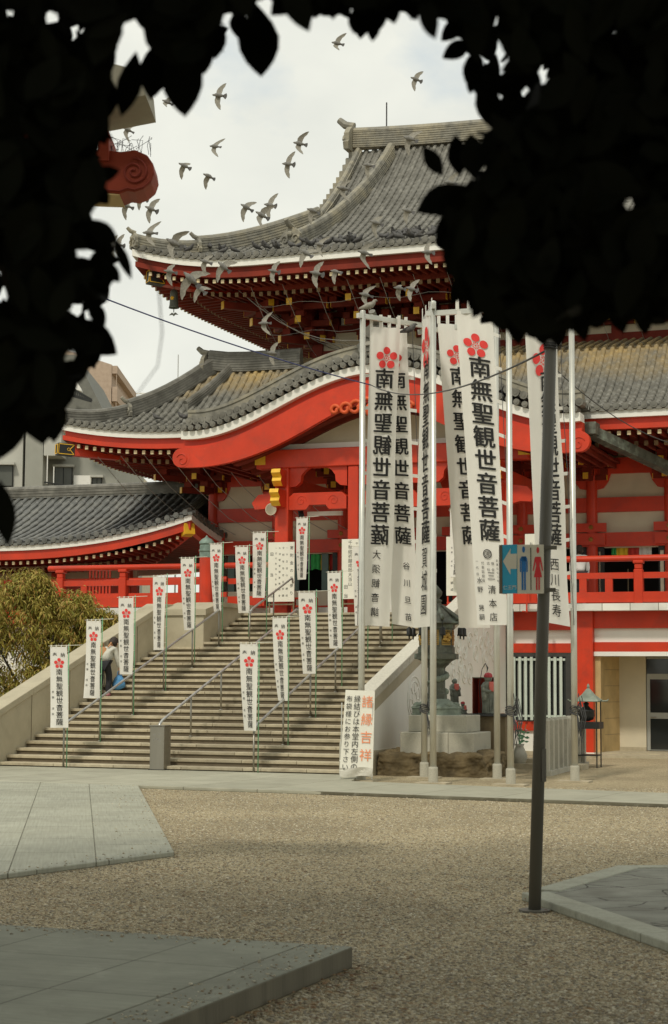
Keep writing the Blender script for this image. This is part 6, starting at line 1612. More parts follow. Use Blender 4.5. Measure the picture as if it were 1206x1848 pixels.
# person in white on the balcony
J2 = dict(pelvis=(0,0,.90),waist=(0,.02,1.05),chest=(0,.06,1.27),neck0=(0,.08,1.40),neck1=(0,.09,1.45),head=(0,.12,1.52),crown=(0,.14,1.63),look=(0,1,-.1),
 shL=(-.18,.05,1.33),elL=(-.23,.05,1.06),wrL=(-.22,.14,.84),haL=(-.22,.17,.76),shR=(.18,.05,1.33),elR=(.23,.05,1.06),wrR=(.22,.14,.84),haR=(.22,.17,.76),
 hipL=(-.09,0,.85),knL=(-.10,.03,.47),anL=(-.10,-.01,.09),toL=(-.11,.13,.04),hipR=(.09,0,.85),knR=(.10,.02,.47),anR=(.10,-.02,.09),toR=(.11,.12,.04))
sw = L(1047, 1045, 13.2)[0]
person('standing person in a white shirt on the balcony behind the red railing', G(sw, 13.2, 4.07), -YAW+.4, J2, M['shirt'], M['trousers'])

# ------------------------------------------------------------------ left corridor building
TC = 14.0
sr, zr_ = L(345, 930, TC); s0_, z0_ = L(120, 992, TC)
RC = Roof(sr - 13, TC + 4.6, 13, 4.6, z0_ + .22, 2.0, .5, max(.4, zr_ - z0_ - .05)*.9, 6.5, 4.6, dh=1.4)
cor = thing('corridor_hall', 'low red and white side hall with a dark blue-grey tiled roof', 'hall', G(0,0), -YAW)
def tr_(mb): return mb
cr_ = obj('roof', tile_side(RC, 'f', 4.6, .30, .5), mat('blue_grey_tile', (.125,.128,.118), .42, .3, 4.0, .12, 40, spec=.6, col2=(.22,.22,.19), c2scale=1.2, c2lo=.5, c2hi=.75), cor, fix=False)
for sd in 'rlb': obj('roof_slope', tile_side(RC, sd, 4.6, .32, .6), M['tile'], cr_, fix=False)
obj('eave_board', eave_strip(RC, 'frlb', -.04, .18, -.22, -.05), M['trim'], cr_)
obj('fascia', eave_strip(RC, 'frlb', .03, .3, -.50, -.222), M['red'], cr_)
obj('soffit', eave_strip(RC, 'frlb', .3, 3.2, -.50, -.42), M['red_old_shaded'], cr_)
r1 = rafters(RC, 'f', .14, 1.4, -.60, .085, .07, .26, .02, True); obj('rafter_row', r1, [M['red_old_shaded'], M['capdot']], cr_)
r1 = rafters(RC, 'f', 1.1, 2.8, -.74, .10, .08, .26, .02, True); obj('rafter_row', r1, [M['red_old_shaded'], M['capdark']], cr_)
rm = MB(); ridge_run(rm, [(RC.sc + x, RC.tc, RC.z0 + RC.rise) for x in np.linspace(-11.6, 11.6, 10)], .30, .30, 3)
ridge_run(rm, [(RC.sc + 11.6, RC.tc - 4.6 + d, RC.z('f', 11.6, d)) for d in np.linspace(4.5, 1.4, 8)], .24, .14, 2)
ridge_run(rm, [(RC.sc + (13-d), RC.tc - 4.6 + d, RC.z('f', 13-d, d)) for d in np.linspace(1.4, .1, 5)], .24, .14, 2)
obj('ridge', rm, M['tile'], cr_)
a = Vector((RC.sc+13-.1, TC+.1, RC.z0+RC.lift*.92-.42)); b = Vector((RC.sc+13-3.2, TC+3.2, RC.z0-.55))
mb = MB(); mb.bar(a, b, .3, .32); hr = obj('hip_rafter', mb, M['red'], cr_); u = (b-a).normalized(); mb = MB(); mb.bar(a-u*.06, a+u*.3, .32, .34); obj('gold_cap', mb, M['gold'], cr_)
zc_ = RC.z0
mb = MB(); mb.box(RC.sc-12, RC.sc+9.6, TC+3.2, TC+3.3, 3.9, zc_-.4); cw = obj('wall', mb, M['cream'], cor)
mb = MB()
mb.box(RC.sc-12, RC.sc+9.7, TC+3.02, TC+3.198, zc_-1.55, zc_-1.2); mb.box(RC.sc-12, RC.sc+9.7, TC+3.05, TC+3.197, 3.9, 4.5)
for x in np.arange(RC.sc-11.5, RC.sc+9.6, 2.6): mb.box(x-.16, x+.16, TC+2.98, TC+3.19, 3.9, zc_-.5)
obj('wall_beam', mb, M['red'], cw)
mb = MB()
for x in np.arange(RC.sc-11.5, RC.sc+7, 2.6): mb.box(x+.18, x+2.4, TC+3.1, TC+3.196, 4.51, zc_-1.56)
obj('dark_opening_panel', mb, M['dark'], cw)  # dark sheets on the wall, the shade of openings painted as colour
mb = MB()
sa_, za_ = L(330, 1012, TC+1.5)
for px in range(163, 205, 6):
    s_, z_ = L(px, 1030, TC+.8); mb.box(s_-.03, s_+.03, TC+.78, TC+.82, 4.1, z_+.18)
obj('picket_rail', mb, M['red'], cw)
mb = MB(); mb.box(RC.sc-12, RC.sc+9, TC+.6, TC+3.0, 3.7, 3.9); mb.tube([(RC.sc-12, TC+.75, 5.05), (-6.9, TC+.75, 5.05)], .085, 10); mb.box(RC.sc-12, -6.9, TC+.7, TC+.8, 4.5, 4.65); mb.box(RC.sc-12, -6.9, TC+.66, TC+.84, 3.9, 4.15); obj('balustrade', mb, M['red'], cw)
mb = MB(); mb.box(RC.sc-12, RC.sc+9, TC+1.2, TC+6, 0, 3.7); obj('ground_wall', mb, M['white'], cor)

# ------------------------------------------------------------------ city buildings behind, left
def wbox(mb, px0, px1, y0, y1, Y, dpt, m=0, z0=None):
    a, b = at(px0, y1, Y), at(px1, y0, Y); mb.box(a.x, b.x, Y, Y+dpt, a.z if z0 is None else z0, b.z, m)
apt = thing('apartment_block', 'pale grey apartment block with a slate mansard roof behind the side hall', 'building', (at(60, 800, 78).x, 78, 0))
def child(name, mb, m, par, **k):
    ox = apt.location if par is apt or par.parent is apt else br_.location
    mb.V = [(v[0]-ox.x, v[1]-ox.y, v[2]-ox.z) for v in mb.V]; return obj(name, mb, m, par, **k)
mb = MB(); wbox(mb, -260, 44, 700, 900, 78, 12, z0=0); child('front_wall', mb, M['apt_pale'], apt)
mb = MB(); wbox(mb, 44.1, 79, 762, 900, 78.02, 12, z0=0); child('tiled_wall', mb, M['apt_grey'], apt)
mb = MB(); wbox(mb, 79.1, 214, 768, 900, 79.5, 11, z0=0); child('recessed_wall', mb, M['apt_grey'], apt)
mb = MB(); wbox(mb, 79.1, 112, 740, 822, 77.95, 1.5); child('balcony_hood', mb, M['apt_pale'], apt)
mb = MB(); q = [at(40,640,78.5), at(136,640,79), at(192,752,79), at(192,766,79), at(40,766,78.5)]
mb.add([*q, *[p + Vector((0,10,0)) for p in q]], [(0,1,2,3,4),(9,8,7,6,5),(0,5,6,1),(1,6,7,2),(2,7,8,3),(3,8,9,4),(4,9,5,0)]); child('mansard_roof', mb, M['mansard'], apt)
for (x0, x1, y0, y1, Y) in ((-30, 24, 838, 878, 77.9), (98, 131, 842, 877, 79.4), (166, 184, 861, 882, 79.4)):
    mb = MB(); wbox(mb, x0, x1, y0, y1, Y, .2); w_ = child('window', mb, M['black'], apt)
    mb = MB(); wbox(mb, x0+1.5, (x0+x1)/2-.4, y0+1.5, y1-1.5, Y-.03, .02); wbox(mb, (x0+x1)/2+.6, x1-1.5, y0+1.5, y1-1.5, Y-.03, .02); child('pane', mb, mat('window_pane', (.10,.105,.09), .15, .3, .3), w_)
    mb = MB(); wbox(mb, x0-3, x1+2, y0-4, y0, Y-.25, .3); child('sill', mb, M['apt_pale'], w_)
mb = MB(); wbox(mb, 133, 164, 858, 882, 79.2, .1); child('white_panel', mb, M['trim'], apt)
mb = MB()
wbox(mb, 84, 86.5, 822, 873, 77.8, .1); wbox(mb, 96, 98, 842, 873, 77.8, .1); child('balcony_post', mb, M['trim'], apt)
mb = MB(); A_0, B_0 = at(80, 870, 77.7), at(165, 883, 77.7); mb.bar(A_0, B_0, .06, .06)
for k in range(12): p = A_0.lerp(B_0, k/11); mb.bar(p, p - Vector((0,0,.45)), .02, .02)
child('balcony_rail', mb, M['black'], apt)
# mansard window strip with railing
mb = MB(); q = [at(116,696,77.6), at(147,706,77.6), at(146,701,77.6), at(134,682,77.6), at(116,676,77.6)]; mb.add([*q, *[p+Vector((0,.4,0)) for p in q]], [(0,1,2,3,4),(9,8,7,6,5),(0,5,6,1),(1,6,7,2),(2,7,8,3),(3,8,9,4),(4,9,5,0)]); w_ = child('window', mb, M['trim'], apt)
mb = MB(); A_0, B_0 = at(118,694,77.3), at(166,722,77.3); A_1, B_1 = at(118,710,77.3), at(166,724,77.3); mb.bar(A_0, B_0, .1, .1); mb.bar(A_1, B_1, .12, .12)
for k in range(16): mb.bar(A_0.lerp(B_0,k/15), A_1.lerp(B_1,k/15), .05, .05)
child('railing', mb, M['black'], w_)
br_ = thing('apartment_building', 'pinkish brown tiled apartment tower with white balcony slots behind the slate roof', 'building', (at(180, 700, 92).x, 92, 0))
mb = MB(); q = [(60,612),(183,648),(212,660),(212,675)]
P0 = [at(60, 612, 92), at(184, 650, 92), at(202, 658, 92)]
mb.add([(P0[0].x,92,0),(P0[2].x,92,0),(P0[2].x,92,P0[2].z),(P0[0].x,92,P0[0].z),(P0[0].x,104,0),(P0[2].x,104,0),(P0[2].x,104,P0[2].z),(P0[0].x,104,P0[0].z)], [(0,1,2,3),(7,6,5,4),(0,4,5,1),(1,5,6,2),(2,6,7,3),(3,7,4,0)]); child('wall', mb, M['apt_brown'], br_)
mb = MB()
for y0, y1 in ((660,674),(698,724)): wbox(mb, 202.1, 212, y0, y1, 92.05, 9)
child('balcony_front', mb, M['apt_brown'], br_)
mb = MB(); wbox(mb, 202.1, 206, 674, 760, 93, 7.5); child('balcony_wall', mb, M['trim'], br_)
mb = MB(); wbox(mb, 209.3, 210, 674, 760, 92.1, .15); child('balcony_post', mb, M['apt_brown'], br_)
low = thing('distant_building', 'small far beige building peeping out beside the brown tower', 'building', (at(210, 760, 120).x, 120, 0))
mb = MB(); a, b = at(203,745,120), at(217,733,120); mb.box(a.x-low.location.x, b.x-low.location.x, 0, 8, 0, b.z); a, b = at(200,990,120), at(262,865,120); mb.box(a.x-low.location.x, b.x-low.location.x, -2, 9, 0, b.z); obj('wall', mb, mat('beige_wall', (.55,.50,.38), .8), low)
mb = MB(); p = at(212, 716, 119.5) - low.location
for k in range(5): mb.box(p.x-.9+.4*k, p.x-.7+.4*k, p.y, p.y+.1, b.z-.1, b.z+.5)
obj('roof_railing', mb, M['alu'], low)
scf = thing('rooftop_screen', 'white steel lattice screen on a far roof behind the lower hall ridge', 'screen', (at(280, 735, 110).x, 110, 0))
mb = MB(); X0, X1 = at(216,735,110).x - scf.location.x, at(350,735,110).x - scf.location.x; Zt, Zb = at(280,711,110).z, at(280,752,110).z
for k in range(15): x = X0 + (X1-X0)*k/14; mb.bar((x,0,Zb-12 if k % 7 == 0 else Zb), (x,0,Zt), .06, .06); mb.bar((x,2.5,Zb), (x,2.5,Zt), .05, .05)
for k in range(6): z = Zb + (Zt-Zb)*k/5; mb.bar((X0,0,z), (X1,0,z), .06, .06); mb.bar((X0,2.5,z), (X1,2.5,z), .05, .05)
for k in range(14):
    x, x2 = X0 + (X1-X0)*k/14, X0 + (X1-X0)*(k+1)/14; mb.bar((x,0,Zb), (x2,0,Zt), .03, .03); mb.bar((x,1.2,Zt), (x2,1.2,Zb), .03, .03)
mb.V = [(x, y, z + .012*(x-X0)*2) for x, y, z in mb.V]
obj('lattice', mb, M['trim'], scf)
mb = MB(); p = at(322, 640, 108); mb.tube([(p.x, 108, 0), (p.x, 108, p.z)], [.07,.03], 6); tag(obj('antenna_mast', mb, M['alu']), 'thin antenna mast against the sky above the lattice screen', 'antenna')

# ------------------------------------------------------------------ corner of the temple gate, near left
GY = 16.0
gt = thing('temple_gate', 'corner of a weathered red temple gate with a spiral carved beam end', 'gate', (at(60, 300, GY).x, GY, 0))
go = gt.location
gp = lambda px, py, Y=GY: at(px, py, Y) - go
c = gp(238, 308); S_ = GY/FPX
mb = MB()
# beam with rounded nose, outlined in the plane of the gate front and given its own thickness
ol = [(-260,-40),(-60,-40),(-20,-36),(5,-40),(28,-30),(39,-14),(42,4),(36,22),(22,34),(6,40),(-8,38),(-22,44),(-60,41),(-260,28)]
mb.prism([(c.x + x*S_, c.z - y*S_) for x, y in ol], 0, .42); nose = obj('carved_beam', mb, M['gate_red'], gt); bv = nose.modifiers.new('e','BEVEL'); bv.width = .012; bv.segments = 2
mb = MB(); sp_ = [((2.6 + 23*k/40)*S_, k*2*PI*2.1/40 + 1.0) for k in range(41)]
mb.tube([(c.x + 4*S_ + r*math.cos(a), -.004, c.z - 2*S_ + r*math.sin(a)) for r, a in sp_], .012, 6); mb.tube([(c.x + x*S_, -.004, c.z - y*S_) for x, y in [(36,18),(22,31),(6,36),(-8,33),(-22,39),(-62,36)]], .010, 6)
obj('spiral_carving', mb, mat('spiral_dark_red', (.22,.03,.016), .6, .2, 3.0), nose)
mb = MB(); mb.prism([(c.x + x*S_, c.z - y*S_) for x, y in [(-260,28.5),(-60,41.5),(-22,44.5),(-22,47),(-62,46),(-260,34)]], -.0, .42); obj('pale_underside', mb, M['tan'], nose)
mb = MB(); e = [gp(266,152), gp(270,194), gp(180,211), gp(-150,250), gp(-150,120), gp(180,130)]
mb.add([(p.x, -.35, p.z) for p in e] + [(p.x, .6, p.z+.05) for p in e], [(0,1,2,3,4,5),(11,10,9,8,7,6)] + [(i,(i+1)%6,(i+1)%6+6,i+6) for i in range(6)]); obj('eave', mb, M['gatewhite'], gt)
mb = MB(); a, b = gp(200,290), gp(165,235); 
for px0, px1, y0, y1 in ((178,198,240,292),(120,150,205,330),(60,84,180,330),(0,20,200,330)):
    a, b = gp(px0,y1), gp(px1,y0); mb.box(a.x, b.x, -.05, .5, a.z, b.z)
a, b = gp(-150,292), gp(160,268); mb.box(a.x, b.x, .02, .40, a.z, b.z); a, b = gp(-150,252), gp(130,232); mb.box(a.x, b.x, -.3, .5, a.z, b.z); obj('bracket_block', mb, M['gate_red'], gt)
mb = MB()
for px, py in ((52,200),(30,175),(100,188)): p = gp(px,py); mb.box(p.x-.05, p.x+.07, -.33, -.305, p.z-.1, p.z+.08)
obj('gold_cap', mb, M['gold'], gt)
mb = MB(); a, b = gp(-60, 1100), gp(-12, 330); mb.tube([((a.x+b.x)/2-.55, .2, 0), ((a.x+b.x)/2-.55, .2, b.z)], .22, 16); obj('gate_post', mb, M['gate_red'], gt)
mb = MB(); rr = random.Random(5)
for k in range(22): x = c.x + rr.uniform(-38,34)*S_; zt = c.z + (33 + rr.uniform(-4,4))*S_; mb.tube([(x, .1, zt), (x + rr.uniform(-.05,.05), .1, zt + rr.uniform(.05,.16)), (x + rr.uniform(-.12,.12), .1, zt + rr.uniform(.1,.2))], .0025, 4)
obj('bird_spike', mb, M['wire'], nose)

# ------------------------------------------------------------------ cables
def cable(name, pts, r, m, label):
    mb = MB(); mb.tube(pts, r, 6); return tag(obj(name, mb, m, smooth=True), label, 'cable')
def sagged(a, b, sag, n=16): return [a.lerp(b, k/n) - Vector((0,0,sag*4*(k/n)*(1-k/n))) for k in range(n+1)]
ca, cb_ = at(-250, 352, 24), at(670, 695, 34.5)
cable('overhead_cable', sagged(ca, cb_, .22), .012, M['bluewire'], 'blue black cable sloping across the sky down to the flagpoles')
pw = Vector((p0.x, p0.y, 0)) + top*.935
cable('overhead_cable', sagged(cb_, Vector(pw), .30), .010, M['wire'], 'thin grey cable sagging across the big banners to the dark sign pole')
cable('overhead_cable', sagged(at(1005, 668, 36), at(1230, 805, 40), .25), .011, M['wire'], 'thin cable sloping down from the wired flagpole past the lower roof gutter')
mb = MB(); mb.tube([at(250,452,3.0), at(285,500,3.05), at(293,600,3.1), at(285,660,3.1), at(245,715,3.05)], [.0018,.0016,.0014,.0011,.0008], 6)
tag(obj('bare_twig', mb, M['bark'], smooth=True), 'blurred bare twig hanging in front of the pale sky', 'twig')

# ------------------------------------------------------------------ small tree beyond the left stair wall
bt = thing('nandina_tree', 'bushy yellow green tree with drooping narrow leaves behind the stair wall', 'tree', G(-9.0, 7.0), 0)
rr = random.Random(21); V = []; Fc = []
nodes = []
tk = MB()
for k in range(7):
    a = rr.uniform(0, 6.28); q = Vector((1.6*math.cos(a), 1.2*math.sin(a), rr.uniform(2.2,4.0))); tk.tube([(.15*math.cos(a),.15*math.sin(a),0), q*.45 + Vector((0,0,.5)), q], [.07,.045,.015], 6)
obj('trunk', tk, M['bark'], bt)
cen = [(-2.5,0,2.4,1.75),(-.8,-.2,2.9,1.75),(.75,.1,2.9,1.35),(-2.2,.4,3.3,1.3),(-.5,.4,3.75,1.2),(1.45,-.2,1.9,1.05),(-3.4,.2,2.0,1.5),(.3,-.6,1.4,1.3),(-1.7,-.6,1.3,1.5),(.9,.6,3.6,.8),(-.25,.3,4.35,.55),(1.9,.3,2.7,.85),(2.35,.0,2.2,.7),(2.3,.2,1.4,.7),(1.6,.4,3.2,.7),(-3.0,-.4,.8,1.2)]
crown = MB()
for i in range(7000):
    cx, cy, cz, r = rr.choice(cen); d = Vector((rr.gauss(0,1), rr.gauss(0,1), rr.gauss(0,1))).normalized()*r*rr.uniform(.45,1.02)**.6
    p = Vector((cx, cy, cz)) + d
    if p.z < .25: continue
    a0 = rr.uniform(0, 6.28); nl = rr.randint(7, 11)
    for j in range(nl):
        a = a0 + j*2.4; l = rr.uniform(.13,.24); el = rr.uniform(-1.0,.25)
        u = Vector((math.cos(a)*math.cos(el), math.sin(a)*math.cos(el), math.sin(el))); s = u.cross(Vector((rr.uniform(-.5,.5), rr.uniform(-.5,.5), 1))).normalized()*l*.105
        b0 = p + u*.03 + Vector((0,0,rr.uniform(-.12,.12))); t1 = b0 + u*l*.5; t2 = b0 + u*l - Vector((0,0,l*.35))
        crown.add([b0, t1+s, t2, t1-s], [(0,1,2,3)])
obj('crown', crown, M['bamboo_leaf'], bt, fix=False)
# lantern at the far left edge in front of the tree
p = G(-9.6, 2.2); lt_ = thing('stone_lantern', 'weathered lantern half covered by the yellow green tree', 'lantern', p, -YAW)
mb = MB(); mb.lathe([(.34,0),(.3,.25),(.16,.35),(.15,1.5),(.3,1.65),(.3,1.72)], 12); obj('pillar', mb, M['bronze'], lt_); mb = MB(); mb.lathe([(.24,1.72),(.26,2.2),(.5,2.28),(.48,2.36),(.25,2.6),(.1,2.75),(.12,2.86),(.02,2.95)], 6); obj('lantern_roof', mb, M['bronze'], lt_)

# ------------------------------------------------------------------ pigeons
def pigeon_meshes():
    """body facing +x with wings along y, several wing poses"""
    out = []
    def body():
        mb = MB(); xs = [(-.13,.018,0),(-.09,.035,.0),(-.03,.055,.0),(.04,.058,.0),(.09,.042,.008),(.115,.028,.016),(.135,.028,.022),(.155,.022,.022),(.168,.008,.018),(.18,.003,.012)]
        b = len(mb.V); n = 8
        mb.tube([(x, 0, z) for x, r, z in xs], [r for x, r, z in xs], n); return mb
    def tail(spread):
        mb = MB(); n = 6; vs = [(-.10,-.018,.0),(-.10,.018,.0)]
        arc = [(-.10 - .115*math.cos(a), .115*math.sin(a)*1.1, -.004) for a in np.linspace(-spread, spread, n)]
        vs = vs + arc; top = [(x, y, z+.006) for x, y, z in vs]
        mb.add(vs, [(0,) + tuple(range(2, n+2)) + (1,)]); mb.add(top, [tuple(reversed((0,) + tuple(range(2, n+2)) + (1,)))]); return mb
    def wing(sgn, a1, a2, sweep):
        mb = MB()
        # inner panel then outer panel, each with dihedral
        st = [(0,.03,.075,-.055),(.10,.0,.085,-.055),(.17,.0,.08,-.05),(.24,.0,.05,-.06),(.30,.0,.01,-.06),(.335,.0,-.035,-.055)]
        y = z = 0; prev = 0; rows = []
        for i, (d, _, xf, xb) in enumerate(st):
            dd = d - prev; prev = d; ang = a1 if d <= .10 else a2
            y += dd*math.cos(ang); z += dd*math.sin(ang); sw = -sweep*max(0, d-.1)
            rows.append(((xf+sw, sgn*(y+.03), z+.02), ((xf+xb)/2+sw, sgn*(y+.03), z+.032), (xb+sw-.01*(i % 2), sgn*(y+.03), z+.016)))
        vs = [p for r in rows for p in r]; bt = [(x, y_, z_-.006) for x, y_, z_ in vs]; fs = []
        for i in range(len(st)-1):
            for j in range(2): a = i*3+j; fs.append((a, a+1, a+4, a+3))
        mb.add(vs, fs); mb.add(bt, [tuple(reversed(f)) for f in fs]); return mb
    for a1, a2, sw, ts in ((.15,.0,.25,.75), (.55,.25,.35,.5), (.9,.6,.2,.65), (-.25,-.55,.5,.55), (.35,-.15,.7,.35), (1.15,.95,.3,.7)):
        out.append((body(), tail(ts), wing(1,a1,a2,sw), wing(-1,a1,a2,sw)))
    return out
PG = []
def mesh_of(name, mb, m):
    o = obj(name, mb, m, smooth=True); me = o.data; bpy.data.objects.remove(o); return me
for bd_, tl, w1_, w2_ in pigeon_meshes():
    PG.append((mesh_of('pigeon_body', bd_, M['pigeon']), mesh_of('pigeon_tail', tl, M['pigeon_dark']), mesh_of('pigeon_wing', w1_, M['wing']), mesh_of('pigeon_wing', w2_, M['wing'])))
def pigeon(px, py, size, pose, roll, head, label, Y=None, yaw=0.0, white=False, group='pigeons flying in front of the hall'):
    """head: direction of flight in the picture plane, degrees (180 = to the left); roll: bank"""
    Y = Y or FPX*.60/size; p = at(px, py, Y)
    b = thing('pigeon', label, 'pigeon', p, 0, group)
    R0 = Matrix.Rotation(roll, 4, 'X'); R1 = Matrix.Rotation(yaw, 4, 'Z'); R2 = Matrix.Rotation(-math.radians(head), 4, 'Y')
    b.rotation_euler = (R2 @ R1 @ R0).to_euler(); b.scale = (.92,)*3
    for nm, me in zip(('body','tail','wing','wing'), PG[pose]):
        o = bpy.data.objects.new(nm, me); COL.objects.link(o); o.parent = b
    return b
rb = math.radians
FL = [
 (609,78,42,3,-70,160,'pigeon flying highest, just below the top fringe of leaves'),
 (751,143,40,0,-72,165,'lone pigeon gliding in open sky above the main ridge'),
 (395,172,48,0,-80,165,'lone pigeon with wings spread upright in open sky, highest over the eave corner'),
 (302,184,36,3,-60,150,'pigeon partly behind the tip of a dark hanging leaf'),
 (231,234,40,4,-65,155,'pigeon just above the red spiral beam end'),
 (388,264,36,4,-75,175,'pigeon alone in the sky below the one with upright wings'),
 (333,299,44,2,-65,150,'pigeon of a pair in the sky, the one closer to the spiral beam end'),
 (377,318,42,2,-60,150,'pigeon of a pair in the sky, the one farther from the spiral beam end'),
 (541,259,46,3,-75,160,'pigeon in open sky beside the stepped gable, upper of two'),
 (520,296,46,0,-85,160,'pigeon in open sky beside the stepped gable, lower of two'),
 (229,371,44,1,-75,160,'pigeon directly under the spiral beam end'),
 (257,357,40,2,-65,150,'pigeon overlapping another under the spiral beam end, upper one'),
 (273,377,46,0,-85,165,'pigeon overlapping another under the spiral beam end, lower one'),
 (445,374,46,1,-80,150,'pigeon of a bunch of three above the hip ridge, closest to the eave corner'),
 (473,388,50,3,-80,150,'pigeon of a bunch of three above the hip ridge, lowest one'),
 (487,370,46,0,-80,160,'pigeon of a bunch of three above the hip ridge, closest to the gable'),
 (565,380,44,2,-60,155,'pigeon with one raised wing where the hip ridge meets the gable'),
 (270,420,50,4,-70,170,'pigeon above the corner ornament of the upper eave'),
 (314,438,60,3,-80,155,'larger pigeon crossing the corner end of the upper roof'),
 (203,444,40,0,-85,170,'pigeon half hidden beside the dark foliage near the eave tip'),
 (214,442,38,0,-80,165,'pigeon between the half hidden one and the eave tip'),
 (345,503,70,1,-80,140,'largest pigeon, wings spread before the red upper eave'),
 (307,490,44,1,-70,165,'pigeon in front of the black and gold eave tip'),
 (362,521,48,2,-75,140,'pigeon close beside the largest pigeon, slightly lower'),
 (371,472,42,1,-65,165,'pigeon on the white eave line above the largest pigeon'),
 (404,481,52,1,-80,145,'pigeon with slanting wings over the white eave line near the corner'),
 (494,489,40,0,-75,170,'pigeon in front of the rafter ends midway to the corner'),
 (553,456,50,1,-80,140,'pigeon with long wing over the tile ends above the white line'),
 (571,493,48,0,-75,160,'pigeon with raised wings in front of the middle rafter ends'),
 (606,490,36,2,-55,155,'small pigeon beside the one with raised wings at the rafter ends'),
 (578,441,40,4,-70,165,'pigeon low over the middle of the upper roof edge'),
 (658,456,50,4,-75,170,'pigeon over the white eave line straight above the first flagpole'),
 (665,298,42,2,-60,160,'pigeon before the descending ridge near its top'),
 (620,340,48,4,-75,170,'pigeon before the stepped gable edge'),
 (740,250,52,1,-80,150,'pigeon in front of the main ridge'),
 (736,380,42,2,-60,165,'pigeon over the tile rows beside the dark leaves'),
 (679,402,46,1,-70,160,'pigeon low over the roof tiles above the flagpoles'),
 (772,455,44,0,-75,170,'pigeon at the eave edge next to the dark foliage'),
 (721,520,36,2,-65,165,'pale pigeon under the eave, wings raised, of a close pair'),
 (743,521,42,0,-85,160,'pale pigeon under the eave, wings upright, closer to the dark leaves'),
 (660,532,46,4,-75,170,'pigeon fluttering above the top of the first flagpole'),
 (477,583,42,4,-75,175,'pigeon before the gold tipped bracket arms at the corner'),
 (492,637,40,0,-80,165,'pigeon low under the eave above the lower ridge'),
 (812,330,46,3,-70,160,'brown looking pigeon between the hanging dark leaves'),
]
rr = random.Random(12)
for px, py, sz, pose, roll, hd, lab in FL:
    p_ = pigeon(px, py, sz, pose, rb(roll + rr.uniform(-8,8)), hd + rr.uniform(-8,8), 'grey ' + lab if not lab.startswith(('pale','larg','brown','small')) else lab, Y=min(FPX*.60/sz, 47), yaw=rb(rr.uniform(-20,20)))
# perched birds, copies of one
pb_ = MB(); pb_.tube([(-.17,0,.07),(-.10,0,.09),(-.02,0,.115),(.05,0,.14),(.085,0,.175),(.10,0,.21),(.125,0,.215),(.15,0,.205)], [.012,.032,.055,.055,.036,.03,.022,.004], 8); pb_.tube([(0,.02,.07),(0,.02,0)], .006, 4); pb_.tube([(0,-.02,.07),(0,-.02,0)], .006, 4)
PM = mesh_of('perched_pigeon', pb_, M['pigeon_dark']); PM2 = mesh_of('perched_pigeon', pb_, M['wing'])
def perch(s, t, z, label, pale=False, group='pigeons perched on the hall'):
    o = bpy.data.objects.new('pigeon', PM2 if pale else PM); COL.objects.link(o); o.location = G(s, t, z); o.rotation_euler = (0, 0, rr.uniform(0, 6.28)); o.scale = (rr.uniform(1.1,1.4),)*3; tag(o, label, 'pigeon', group)
# sitting on the tile rows of the upper eave
for k in range(110):
    q = rr.uniform(-7.6, 6.0) if k < 70 else rr.uniform(-.8, 2.9); d = rr.uniform(.15, 1.9) if k > 8 else .2
    n_ = int(23/.255); spq = 23/n_; q = q - 2.5; q = (round((q + 11.5)/spq - .5) + .5)*spq - 11.5
    perch(HC + q, 14 + d, RU.z('f', q, d) + .10, 'grey pigeon sitting on the tile rows of the upper roof edge', group='pigeons sitting along the upper roof edge')
for k in range(6): q = -1.3 + .28*k; perch(HC + q, 14.6 + .2*(k % 2), RU.z('f', q, .7) + .10, 'white pigeon in the pale cluster on the upper roof edge near the dark leaves', True, group='pale pigeons clustered on the roof edge')
for px, py, t, lab in ((448,650,16.0,'dark pigeon standing alone on the lower ridge'), (740,428,14.3,'dark pigeon at the eave edge below the pale cluster')):
    s_, z_ = L(px, py+5, t); perch(s_, t, z_, lab)
for px, py, lab in ((330,765,'dark pigeon on the lower roof where the curved gable begins'), (337,752,'dark pigeon higher up behind the one at the start of the curved gable'), (283,758,'dark pigeon on the lower roof halfway to the corner ornament')):
    s_, z_ = L(px, py, 13.4); perch(s_, 13.4, RL.z('f', s_-HC, .9) + .1, lab)
zt1 = PZ['p1'][1]; q = PZ['p1'][0]
o = bpy.data.objects.new('pigeon', PM2); COL.objects.link(o); o.location = (q.x+.12, q.y, zt1-.03); o.scale = (1.2,)*3; tag(o, 'pale pigeon perched on a flagpole crossbar end', 'pigeon', 'pigeons perched on the hall')
o = bpy.data.objects.new('pigeon', PM); COL.objects.link(o); q = at(738, 607, 36.0); o.location = q; o.scale = (1.2,)*3; tag(o, 'dark pigeon behind the top of the mirrored big banner', 'pigeon', 'pigeons perched on the hall')

# ------------------------------------------------------------------ dark overhanging trees round the viewer
def leaf_geo(mb, base, tip, side, wr, fold=.12, curl=.1):
    """one leaf blade from base to tip; side = unit vector across the blade"""
    base, tip = Vector(base), Vector(tip); d = tip - base; l = d.length; n_ = d.normalized().cross(side).normalized()
    prof = [(0,.0),(.10,.30),(.26,.72),(.45,.98),(.62,.92),(.78,.66),(.90,.34),(1.0,.0)]
    b = len(mb.V)
    for u, w_ in prof:
        c = base + d*u - n_*(curl*l*u*u); hw = l*wr*.5*w_
        mb.V += [tuple(c - side*hw + n_*(fold*hw)), tuple(c), tuple(c + side*hw + n_*(fold*hw))]
    for i in range(len(prof)-1):
        for j in range(2): a = b + i*3 + j; mb.F.append((a, a+1, a+4, a+3)); mb.M.append(0)
RIGHT = [(1290,-80),(690,-80),(745,28),(835,48),(850,100),(853,155),(878,205),(890,235),(890,288),(865,300),(845,342),(790,392),(805,462),(822,512),(858,560),(920,592),(1000,598),(1100,575),(1206,582),(1290,575)]
